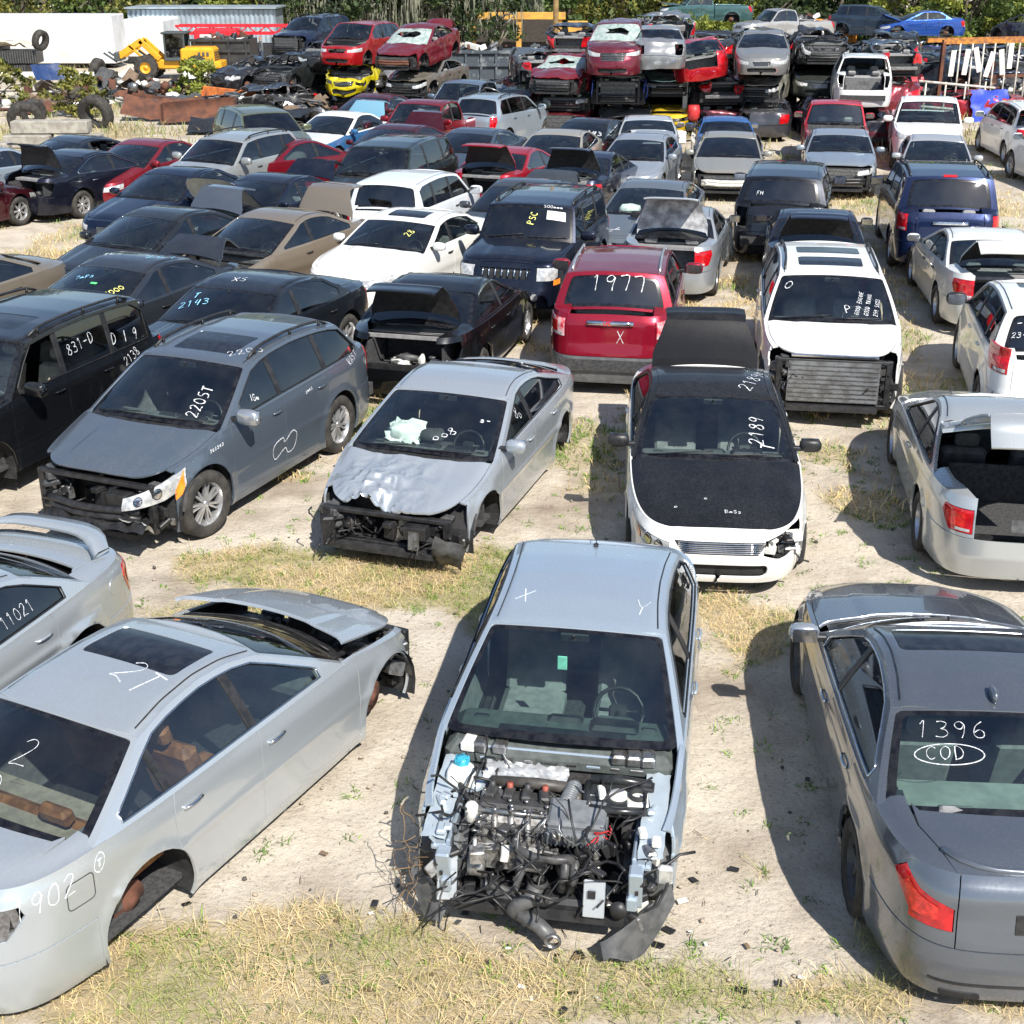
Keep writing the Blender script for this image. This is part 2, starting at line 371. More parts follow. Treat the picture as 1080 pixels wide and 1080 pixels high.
# stroke letters on a 1 x 1.6 cell
GL = {
'0': [[(.5,0),(.1,.3),(0,.8),(.15,1.35),(.5,1.6),(.85,1.3),(1,.8),(.85,.25),(.5,0)]], '1': [[(.2,1.3),(.5,1.6),(.5,0)]],
'2': [[(.05,1.3),(.35,1.6),(.8,1.5),(.85,1.1),(.4,.5),(0,0),(.4,.08),(1,.05)]], '3': [[(.05,1.5),(.5,1.6),(.9,1.3),(.7,.95),(.35,.85),(.8,.75),(.95,.35),(.6,0),(0,.1)]],
'4': [[(.3,1.6),(.1,.7),(.9,.75)],[(.8,1.5),(.65,0)]], '5': [[(.95,1.6),(.25,1.55),(.15,.95),(.65,.95),(.95,.55),(.7,.08),(.05,.05)]],
'6': [[(.8,1.6),(.3,1.1),(.05,.4),(.35,0),(.8,.1),(.9,.5),(.5,.75),(.1,.5)]], '7': [[(0,1.5),(.95,1.6),(.45,0)]],
'8': [[(.5,.85),(.1,1.2),(.4,1.6),(.8,1.45),(.75,1.1),(.2,.6),(.05,.25),(.45,0),(.9,.2),(.85,.6),(.5,.85)]], '9': [[(.9,1.2),(.55,1.6),(.1,1.3),(.2,.9),(.6,.85),(.9,1.25),(.75,.5),(.6,0)]],
'A': [[(0,0),(.5,1.6),(1,0)],[(.2,.6),(.8,.6)]], 'B': [[(0,0),(0,1.6),(.7,1.5),(.75,1),(0,.85),(.85,.7),(.85,.1),(0,0)]], 'C': [[(.95,1.35),(.5,1.6),(.05,1.1),(.05,.4),(.5,0),(.95,.2)]],
'D': [[(.1,0),(.1,1.6),(.7,1.4),(.95,.8),(.7,.2),(.1,0)]], 'E': [[(.9,1.6),(.1,1.6),(.1,0),(.9,0)],[(.1,.85),(.7,.85)]], 'F': [[(.9,1.6),(.1,1.6),(.1,0)],[(.1,.85),(.7,.85)]],
'G': [[(.95,1.35),(.5,1.6),(.05,1.1),(.05,.4),(.5,0),(.95,.3),(.95,.75),(.55,.75)]], 'H': [[(.05,0),(.05,1.6)],[(.95,0),(.95,1.6)],[(.05,.8),(.95,.8)]], 'I': [[(.5,0),(.5,1.6)]],
'K': [[(.1,0),(.1,1.6)],[(.9,1.6),(.1,.8),(.9,0)]], 'L': [[(.1,1.6),(.1,0),(.9,0)]], 'M': [[(0,0),(.1,1.6),(.5,.6),(.9,1.6),(1,0)]], 'N': [[(.05,0),(.05,1.6),(.95,0),(.95,1.6)]],
'O': [[(.5,0),(.05,.4),(.05,1.2),(.5,1.6),(.95,1.2),(.95,.4),(.5,0)]], 'P': [[(.1,0),(.15,1.6),(.8,1.5),(.85,1),(.15,.8)]], 'R': [[(.1,0),(.1,1.6),(.8,1.5),(.8,1),(.1,.8),(.9,0)]],
'S': [[(.9,1.4),(.5,1.6),(.1,1.3),(.3,.9),(.8,.65),(.85,.2),(.45,0),(.05,.2)]], 'T': [[(0,1.5),(1,1.6)],[(.5,1.55),(.5,0)]], 'U': [[(.05,1.6),(.1,.3),(.5,0),(.9,.3),(.95,1.6)]],
'V': [[(0,1.6),(.5,0),(1,1.6)]], 'W': [[(0,1.6),(.25,0),(.5,1),(.75,0),(1,1.6)]], 'X': [[(0,0),(1,1.6)],[(0,1.6),(1,0)]], 'Y': [[(0,1.6),(.5,.8),(1,1.6)],[(.5,.8),(.5,0)]], 'Z': [[(0,1.6),(1,1.6),(0,0),(1,0)]],
'-': [[(.1,.8),(.9,.8)]], 'm': [[(0,.1),(.1,.9),(.3,.2),(.45,.95),(.65,.2),(.8,.9),(1,.1)]], 's': [[(.9,.8),(.4,1),(.2,.7),(.8,.4),(.5,0),(0,.2)]], 'e': [[(.1,.5),(.8,.55),(.6,1),(.2,.8),(.15,.3),(.5,0),(.9,.2)]],
'*': [[(.5,-.5),(-.25,-.1),(-.45,.8),(-.2,1.8),(.5,2.2),(1.2,1.8),(1.45,.8),(1.2,-.1),(.5,-.5)]], '@': [[(.2,1.15),(.8,1.2)],[(.5,1.15),(.5,.4)],[(.5,-.2),(-.1,.1),(-.3,.8),(-.05,1.5),(.5,1.8),(1.05,1.5),(1.3,.8),(1.05,.1),(.5,-.2)]], 'o': [[(.5,0),(.05,.4),(.5,.9),(.95,.4),(.5,0)]], 'i': [[(.5,0),(.5,.9)],[(.48,1.2),(.52,1.3)]]}
def strokes(text, h, ang=0, seed=1, gap=1.35):
    rr = random.Random(seed); out = []; x = 0; ca, sa = math.cos(ang), math.sin(ang); sc = h / 1.6
    for ch in text:
        for st in GL.get(ch, []):
            q = []
            for i, p in enumerate(st):
                X = (x + p[0] * .9 + rr.uniform(-.04, .04)) * sc; Y = (p[1] + rr.uniform(-.05, .05)) * sc; q.append((X * ca - Y * sa, X * sa + Y * ca))
            out.append(q)
        x += gap if ch != 'I' else gap * .8
    return out
def smooth_line(q, k=3):
    if len(q) < 3: return q
    out = []
    for i in range(len(q) - 1):
        p0 = q[max(0, i - 1)]; p1 = q[i]; p2 = q[i + 1]; p3 = q[min(len(q) - 1, i + 2)]
        for j in range(k):
            t = j / k
            out.append(tuple(.5 * ((2 * p1[a]) + (-p0[a] + p2[a]) * t + (2 * p0[a] - 5 * p1[a] + 4 * p2[a] - p3[a]) * t * t + (-p0[a] + 3 * p1[a] - 3 * p2[a] + p3[a]) * t ** 3) for a in (0, 1)))
    out.append(q[-1]); return out

# ------------------------------------------------------------------ the car
def smooth_table(pts, w, x0, x1):
    pts = sorted(pts); X = np.linspace(x0 - 1, x1 + 1, 900); Z = np.interp(X, [p[0] for p in pts], [p[1] for p in pts])
    k = max(1, int(w / (X[1] - X[0]))); ker = np.hanning(2 * k + 3); ker /= ker.sum(); n = len(ker) // 2
    Zp = np.concatenate([np.full(n, Z[0]), Z, np.full(n, Z[-1])]); return X, np.convolve(Zp, ker, 'valid')
class Car:
    def __init__(c, sp, step, deform=None, seed=0):
        c.sp = sp; g = sp.get; c.step = step; c.deform = deform
        c.L, c.W, c.H, c.wb = sp['L'], sp['W'], sp['H'], sp['wb']
        c.af = c.wb / 2 + g('fo', .9); c.ar = c.L - c.af; c.b = c.W / 2
        c.nf, c.nr = g('nf', 4.2), g('nr', 5.0)
        c.Rt = g('Rt', .325); c.Ra = g('Ra', c.Rt + .065); c.z0 = g('z0', .2)
        c.zmid = .55 * c.H
        c.zn, c.zc, c.zd = g('zn', .70), g('zc', .93), g('zd', .98)     # shoulder heights: nose, cowl, deck
        c.xc, c.xb = g('xc', .95), g('xb', -1.45)                        # screen corners at the base
        c.xrf, c.xrr = g('xrf', .1), g('xrr', -.85)                      # roof front / rear corners
        c.zrf, c.zrr = g('zrf', c.H - .08), g('zrr', c.H - .07)
        c.k1, c.k2 = g('k1', .42), g('k2', .2)
        c.zmb = g('zb', c.zc + .01)
        pts = [(c.af, c.zn - .03), (c.af - .15, c.zn), (c.wb / 2, c.zn + (c.zc - c.zn) * .62), (c.xc + .05, c.zc - .01), (0, c.zmb), (c.xb, c.zd), (-c.ar + .15, c.zd - g('ddrop', .02)), (-c.ar, c.zd - g('ddrop', .02) - .04)]
        c.ZX, c.ZZ = smooth_table(pts, .14, -c.ar, c.af)
        xm = (c.xrf + c.xrr) / 2 + g('xpk', .05)
        rp = [(c.xrf + 1, c.zrf - .4), (c.xrf, c.zrf), ((c.xrf + xm) / 2, (c.zrf + c.H * 3) / 4), (xm, c.H), ((c.xrr + xm) / 2, (c.zrr + c.H * 3) / 4), (c.xrr, c.zrr), (c.xrr - 1, c.zrr - .25)]
        c.RX, c.RZ = smooth_table(rp, .10, -c.ar, c.af)
        th = np.linspace(0, PI, 2001); ct, st = np.cos(th), np.sin(th)
        X = np.where(ct > 0, c.af, c.ar) * np.sign(ct) * np.abs(ct) ** (2 / np.where(ct > 0, c.nf, c.nr))
        Y = c.b * np.abs(st) ** (2 / np.where(ct > 0, c.nf, c.nr))
        T = np.concatenate([[0], np.cumsum(np.hypot(np.diff(X), np.diff(Y)))]); c.X, c.Y, c.T = X, Y, T; c.TT = T[-1]
        h = 1000; c.fy = (Y[:h], T[:h]); c.ry = (Y[h:][::-1], T[h:][::-1])
        c.front = sorted(g('front', [(.1, .10), (.25, .04), (.45, 0), (.6, .02), (.75, .09), (1.0, .16), (1.6, .2)])); c.rear = sorted(g('rear', [(.1, .12), (.25, .05), (.45, 0), (.62, .015), (.8, .06), (1.0, .08), (1.6, .12)]))
        c.crown = g('crown', .05); c.xw = c.wb / 2
    def tx(c, x): return np.interp(-np.asarray(x, float), -c.X, c.T)
    def tf(c, y): return math.copysign(float(np.interp(abs(y), *c.fy)), y)
    def tr(c, y): t = float(np.interp(abs(y), *c.ry)); return t if y >= 0 else 2 * c.TT - t
    def yout(c, x): return np.interp(-np.asarray(x, float), -c.X, c.Y)
    def zs(c, x): return np.interp(x, c.ZX, c.ZZ)
    def zr(c, x): return np.interp(x, c.RX, c.RZ)
    def rho(c, x, y):
        n = np.where(x > 0, c.nf, c.nr); a = np.where(x > 0, c.af, c.ar)
        return (np.abs(x / a) ** n + np.abs(y / c.b) ** n) ** (1 / n)
    def top(c, x, y):
        r = c.rho(x, y); cr = c.crown * (1 - (y / c.b) ** 2)
        edge = .04 * (1 - sst((r - .80) / .17) ** 2)
        rid = c.sp.get('ridge', .012) * sst((.50 - np.abs(y)) / .1) * sst((x - .4) / .4)
        e = np.where(x > 0, np.abs(x) / .97 / c.af, np.abs(x) / .97 / c.ar) ** 8; zz = c.zs(x) + cr
        px = np.where(x > 0, -np.interp(zz, [p[0] for p in c.front], [p[1] for p in c.front]), np.interp(zz, [p[0] for p in c.rear], [p[1] for p in c.rear]))
        return np.stack([x + e * px, y, c.zs(x) + cr + edge + rid], 1)
    def zsh(c, x, y): return c.zs(x * .97) + c.crown * (1 - (y * .97 / c.b) ** 2)
    def shell(c, t, z):
        t = np.asarray(t, float); z = np.asarray(z, float)
        sg = np.where((t < 0) | (t > c.TT), -1.0, 1.0); ta = np.where(t > c.TT, 2 * c.TT - t, np.abs(t))
        x0 = np.interp(ta, c.T, c.X); y0 = np.interp(ta, c.T, c.Y)
        d = c.zsh(x0, y0) - z
        s = 1 - .03 * np.clip(1 - d / .16, 0, 1) ** 2
        x = x0 * s; y = y0 * s
        e = np.where(x0 > 0, (np.abs(x0) / c.af), (np.abs(x0) / c.ar)) ** 8
        px = np.where(x0 > 0, -np.interp(z, [p[0] for p in c.front], [p[1] for p in c.front]), np.interp(z, [p[0] for p in c.rear], [p[1] for p in c.rear]))
        x = x + e * px
        zl = c.sp.get('zline', .62)
        y = y - .045 * np.clip((.42 - z) / .24, 0, 1.3) ** 2 - .012 * np.exp(-((z - .42) / .13) ** 2) * np.clip(1 - e * 2, 0, 1) + c.sp.get('crease', .008) * np.exp(-((z - zl - .06 * x0 * -.3) / .035) ** 2) * (np.abs(x0) < c.xw + .3)
        for xw in (c.xw, -c.xw):
            r = np.hypot(x0 - xw, z - c.Rt); y = y + c.sp.get('flare', .02) * np.exp(-((r - c.Ra) / .06) ** 2)
        return np.stack([x, y * sg, z], 1)
    def yside(c, x, z):
        d = z - c.zs(x); return .962 * c.yout(np.clip(x, -c.ar * .96, c.af)) - c.k1 * d - c.k2 * d * d
    def gside(c, x, z): return np.stack([x, c.yside(x, z), z], 1)
    def yr(c, x): return c.yside(x, c.zr(x) - .045)
    def roof(c, x, y):
        q = np.clip(np.abs(y) / c.yr(x), 0, 1.02); return np.stack([x, y, c.zr(x) - .02 * q ** 2 - .025 * sst((q - .82) / .18) ** 1.5], 1)
    def rail(c, x): return c.zr(x) - .045
    def apz(c, x):   # height of the A-pillar line at x
        return np.interp(x, [c.xrf, c.xc], [float(c.rail(c.xrf)), float(c.zs(c.xc))])
    def cpz(c, x): return np.interp(x, [c.xb, c.xrr], [float(c.zs(c.xb)), float(c.rail(c.xrr))])
    def _scr(c, U, V, x0, x1, b0, b1, sg):
        u = U / .7; q = V / c.wl(x0, x1)
        xl = x0 + (x1 - x0) * q; z0, z1 = float(c.zs(x0)), float(c.rail(x1)); zl = z0 + (z1 - z0) * q
        y = u * c.yside(xl, zl)
        u2 = np.clip(u * u, 0, 1.2)
        x = xl + sg * ((b0 + (b1 - b0) * q) * (1 - u2))
        z = zl + (.03 + c.crown * (1 - u2 * .8) * (1 - q) * .7) * (1 - u2) + (.02 * q) * (1 - u2) + .035 * 4 * q * (1 - q) * (1 - u2 ** 2)
        return np.stack([x, y, z], 1)
    def wl(c, x0, x1): return math.hypot(x1 - x0, float(c.rail(x1)) - float(c.zs(x0)))
    def wind(c, U, V): return c._scr(U, V, c.xc, c.xrf, c.sp.get('bw', .16), .07, 1)
    def back(c, U, V): return c._scr(U, V, c.xb, c.xrr, c.sp.get('bb', .12), .05, -1)
    # polygons
    def winpoly(c, xa, xb, lo=.035, hi=.035, pa=.055, n=14):
        xs = np.linspace(xb, xa, n); bot = c.zs(xs) + lo; tp = np.minimum(c.rail(xs) - hi, np.minimum(np.where(xs > c.xrf - .02, c.apz(xs) - pa, 9), np.where(xs < c.xrr + .02, c.cpz(xs) - pa, 9)))
        k = tp > bot + .02; xs, bot, tp = xs[k], bot[k], tp[k]
        return [(float(x), float(z)) for x, z in zip(xs, bot)] + [(float(x), float(z)) for x, z in zip(xs[::-1], tp[::-1])]
    def side_poly(c, xa, xb, z0, top=True, n=10):
        """shell region between x=xb (rear) and xa (front) as (t,z)"""
        xs = np.linspace(xb, xa, max(3, int(abs(xa - xb) / .12))); t = c.tx(xs)
        zt = c.zsh(c_x := np.interp(t, c.T, c.X), np.interp(t, c.T, c.Y))
        lo = [(float(a), z0) for a in t]; hi = [(float(a), float(b)) for a, b in zip(t, zt)]
        return lo + hi[::-1]
    def arch(c, xw, r=None):
        r = r or c.Ra; q = circle((0, 0), r, 36, sx=1); return [(float(c.tx(xw + a)), c.Rt + .01 + b) for a, b in q]

def place_writing(car, parent, fn, text, u, v, h, ang=0, mat=None, wd=.012, seed=1, side=1, flipu=1, name='marker_writing', off=.007):
    P = Panel(car); mb = []
    for st in strokes(text, h, ang, seed):
        q = smooth_line(st); q = [(u + flipu * a, v + b) for a, b in q]
        L = []; R = []; wd0 = wd; ph_ = len(P.v) * 1.7
        for i in range(len(q)):
            wd = wd0 * (.72 + .38 * math.sin(i * .9 + ph_) * math.sin(i * .37 + ph_) + (.25 if i in (0, len(q) - 1) else 0))
            a = q[max(0, i - 1)]; b = q[min(len(q) - 1, i + 1)]; dx, dy = b[0] - a[0], b[1] - a[1]; l = math.hypot(dx, dy) or 1
            L.append((q[i][0] - dy / l * wd / 2, q[i][1] + dx / l * wd / 2)); R.append((q[i][0] + dy / l * wd / 2, q[i][1] - dx / l * wd / 2))
        wd = wd0; A = np.array(L + R[::1]); n = len(q); e = .004
        def g(a, b):
            p = fn(a, b);
            if side < 0: p = p * np.array([1, -1, 1])
            return car.deform(p) if car.deform else p
        p = g(A[:, 0], A[:, 1]); nn = np.cross(g(A[:, 0] + e, A[:, 1]) - p, g(A[:, 0], A[:, 1] + e) - p); nn /= np.maximum(np.linalg.norm(nn, axis=1), 1e-9)[:, None]
        cen = np.stack([p[:, 0] * .72, p[:, 1] * 0, p[:, 2] * 0 + car.zmid], 1)
        if np.sum(nn * (p - cen)) < 0: nn = -nn
        F = []
        for i in range(n - 1): F += [(i, i + 1, n + i + 1), (i, n + i + 1, n + i)]
        F = np.array(F); k0 = np.cross(p[F[:, 1]] - p[F[:, 0]], p[F[:, 2]] - p[F[:, 0]])
        if np.sum(k0 * nn[F[:, 0]]) < 0: F = F[:, ::-1]
        P.put(p + nn * off, nn, np.array(F), 0)
    return P.build(name, mat or CHALK, parent)
SPECS = {
 # sedans
 'compact': dict(L=4.55, W=1.78, H=1.46, wb=2.58, fo=.92, zn=.68, zc=.95, zd=1.03, xc=.98, xrf=.12, xb=-1.52, xrr=-.98),
 'midsedan': dict(L=4.85, W=1.85, H=1.46, wb=2.80, fo=.94, zn=.67, zc=.95, zd=1.03, xc=.95, xrf=.02, xb=-1.75, xrr=-1.0, Rt=.33),
 'slopesedan': dict(L=4.86, W=1.84, H=1.46, wb=2.80, fo=.94, zn=.64, zc=.96, zd=1.05, xc=1.03, xrf=.10, xb=-1.95, xrr=-.95, Rt=.33, zb=.99),
 'bigsedan': dict(L=5.08, W=1.87, H=1.46, wb=2.84, fo=1.02, zn=.68, zc=.94, zd=.99, xc=.85, xrf=-.02, xb=-1.78, xrr=-1.05, Rt=.325),
 'boxsedan': dict(L=5.03, W=1.89, H=1.48, wb=3.05, fo=.86, zn=.80, zc=.99, zd=1.03, xc=.80, xrf=.08, xb=-1.72, xrr=-1.10, Rt=.36, k1=.36),
 'premium': dict(L=4.86, W=1.84, H=1.47, wb=2.89, fo=.85, zn=.68, zc=.96, zd=1.03, xc=.72, xrf=.06, xb=-1.76, xrr=-1.08, Rt=.335, k1=.52, wins=[(.58, -.22), (-.29, -1.45)], xB=-.25),
 'luxury': dict(L=4.90, W=1.80, H=1.50, wb=2.90, fo=.86, zn=.70, zc=1.0, zd=1.05, xc=.86, xrf=.12, xb=-1.84, xrr=-1.14, Rt=.34, k1=.62, wins=[(.72, -.22), (-.30, -1.12), (-1.17, -1.56)], xB=-.26),
 'coupe': dict(L=4.76, W=1.81, H=1.44, wb=2.67, fo=.95, zn=.66, zc=.93, zd=1.0, xc=.85, xrf=-.05, xb=-1.72, xrr=-.90, Rt=.33),
 'hatch': dict(L=4.2, W=1.74, H=1.48, wb=2.55, fo=.85, zn=.70, zc=.96, zd=1.02, xc=.98, xrf=.15, xb=-1.55, xrr=-1.15, kind='hatch'),
 # tall cars
 'crossover': dict(L=5.07, W=1.936, H=1.70, wb=2.875, fo=.97, zn=.78, zc=1.10, zd=1.18, xc=1.02, xrf=.22, xb=-2.12, xrr=-1.78, Rt=.375, kind='suv', k1=.36, zrr=1.62, nr=5.5, rails=1, zb=1.13),
 'bigcross': dict(L=5.10, W=1.95, H=1.78, wb=3.02, fo=.95, zn=.92, zc=1.16, zd=1.20, xc=1.10, xrf=.42, xb=-2.06, xrr=-1.80, Rt=.375, kind='suv', k1=.32, zrr=1.70, nr=6, rails=1, zb=1.18),
 'suv': dict(L=4.72, W=1.86, H=1.73, wb=2.85, fo=.90, zn=.92, zc=1.14, zd=1.18, xc=.95, xrf=.30, xb=-1.88, xrr=-1.70, Rt=.365, kind='suv', k1=.28, zrr=1.69, nr=6, rails=1),
 'boxsuv': dict(L=4.75, W=1.88, H=1.81, wb=2.78, fo=.86, zn=1.00, zc=1.16, zd=1.17, xc=.72, xrf=.36, xb=-2.02, xrr=-1.88, Rt=.38, kind='suv', k1=.17, k2=.06, zrr=1.76, zrf=1.75, nr=9, nf=6.5, rails=1, z0=.32),
 'fullsuv': dict(L=5.25, W=2.0, H=1.94, wb=3.02, fo=.95, zn=1.04, zc=1.26, zd=1.28, xc=1.0, xrf=.50, xb=-2.2, xrr=-1.98, Rt=.39, kind='suv', k1=.2, k2=.08, zrr=1.88, zrf=1.85, nr=8, nf=5.5, rails=1, z0=.32),
 'minivan': dict(L=5.08, W=1.96, H=1.75, wb=3.02, fo=.92, zn=.80, zc=1.10, zd=1.15, xc=1.30, xrf=.55, xb=-2.1, xrr=-1.90, Rt=.335, kind='suv', k1=.28, k2=.12, zrr=1.68, nr=7),
 'boxvan': dict(L=4.25, W=1.74, H=1.65, wb=2.55, fo=.82, zn=.88, zc=1.06, zd=1.08, xc=.95, xrf=.42, xb=-1.75, xrr=-1.62, Rt=.32, kind='suv', k1=.2, zrr=1.60, nr=8),
 'pickup': dict(L=5.5, W=1.88, H=1.78, wb=3.35, fo=.88, zn=1.00, zc=1.14, zd=1.13, xc=1.05, xrf=.55, xb=-.62, xrr=-.48, Rt=.38, kind='pickup', k1=.22, k2=.1, zrr=1.72, nr=12, nf=6, z0=.34, crown=.03),
 'bigpickup': dict(L=5.8, W=2.02, H=1.92, wb=3.57, fo=.95, zn=1.08, zc=1.24, zd=1.22, xc=1.22, xrf=.72, xb=-.72, xrr=-.55, Rt=.40, kind='pickup', k1=.22, k2=.1, zrr=1.85, nr=12, nf=5.5, z0=.38, crown=.03),
}
LEATHER = plain('tan_leather', (.42, .19, .07), .5, c2=(.22, .09, .03))
BEIGE = plain('beige_cloth', (.36, .32, .26), .8); GREYC = plain('grey_cloth', (.20, .20, .205), .85, c2=(.27, .27, .27)); BLACKC = plain('black_cloth', (.045, .045, .048), .8)
def rect_t(t0, z0, t1, z1): return [(t0, z0), (t1, z0), (t1, z1), (t0, z1)]

def make_wheel(parent, x, y, R, w, side, rim='spoke', lod='mid', n_sp=7, rimmat=None, steer=0, r_rim=None):
    """wheel (tyre mesh) > rim"""
    r = r_rim or R * .66
    n = 32 if lod == 'near' else 20
    m = MB(); h = w / 2
    m.lathe([(r - .005, -h * .8), (r + .01, -h * .95), (R * .93, -h), (R, -h * .72), (R, h * .72), (R * .93, h), (r + .01, h * .95), (r - .005, h * .8)], (0, 0, 0), 'Y', n)
    o = m.build('wheel', TYRE, parent); o.location = (x, y, R); o.rotation_euler = (0, 0, steer)
    q = MB(); f = h * .55
    q.lathe([(r, -h * .8), (r * .93, -h * .7), (r * .88, f * .2), (r * .93, f * .9), (r * 1.0, h * .85)], (0, 0, 0), 'Y', n)
    q.lathe([(.001, f * .1), (r * .5, f * .1), (r * .5, f * .0)], (0, 0, 0), 'Y', 14, 1)
    q.lathe([(.001, f + .012), (r * .15, f + .012), (r * .17, f - .03)], (0, 0, 0), 'Y', 12)
    if rim == 'steel':
        q.lathe([(.001, f * .6), (r * .5, f * .8), (r * .75, f * .4), (r * .9, f * .3)], (0, 0, 0), 'Y', n)
        for i in range(10):
            a = 2 * PI * i / 10; q.lathe([(.001, .004), (r * .09, .004)], (math.cos(a) * r * .72, f * .5, math.sin(a) * r * .72), 'Y', 8, 1)
    else:
        for i in range(n_sp):
            for dlt in ((-.5, .5) if rim == 'twin' else (0,)):
                a = 2 * PI * i / n_sp + dlt * .28; ca, sa = math.cos(a), math.sin(a); px, pz = -sa, ca
                wi, wo = (r * .10, r * .075) if rim == 'twin' else (r * .13, r * .20)
                P = []
                for rr_, ww, yy in ((r * .08, wi, f), (r * .94, wo, f * .95)):
                    for s1, dy in ((-1, 0), (1, 0), (1, -.035), (-1, -.035)): P.append((ca * rr_ + px * ww * s1 * .5 * (1.3 if dy else 1), yy + dy, sa * rr_ + pz * ww * s1 * .5 * (1.3 if dy else 1)))
                q.add(P, [(0, 4, 5, 1), (1, 5, 6, 2), (3, 7, 4, 0), (4, 7, 6, 5), (0, 1, 2, 3)])
    if side < 0:
        q.v = [(-a, -b, c) for a, b, c in q.v]
    ro = q.build('rim', [rimmat or ALU, DARK], o)
    return o
def make_hub(parent, x, y, R, side):
    m = MB(); m.lathe([(.001, .03), (.07, .03), (.075, .0), (.14, .0), (.145, -.02), (.06, -.03), (.001, -.03)], (0, 0, 0), 'Y', 18)
    if side < 0: m.v = [(-a, -b, c) for a, b, c in m.v]
    m.box((-.1, -.03 * side, .04), (.09, .08, .12), None, 1, .02)
    o = m.build('brake_disc', [RUST, STEEL], parent); o.location = (x, y, R); return o

def seat_mb(w=.5, tall=.62, head=True):
    m = MB(); R = Matrix.Rotation(-.3, 3, 'Y')
    m.box((0, 0, .10), (.50, w, .17), None, 0, .05)
    m.box((-.31, 0, .10 + tall / 2), (.14, w * .96, tall), R, 0, .05)
    if head: m.box((-.47, 0, .10 + tall + .10), (.10, w * .5, .17), R, 0, .04)
    return m

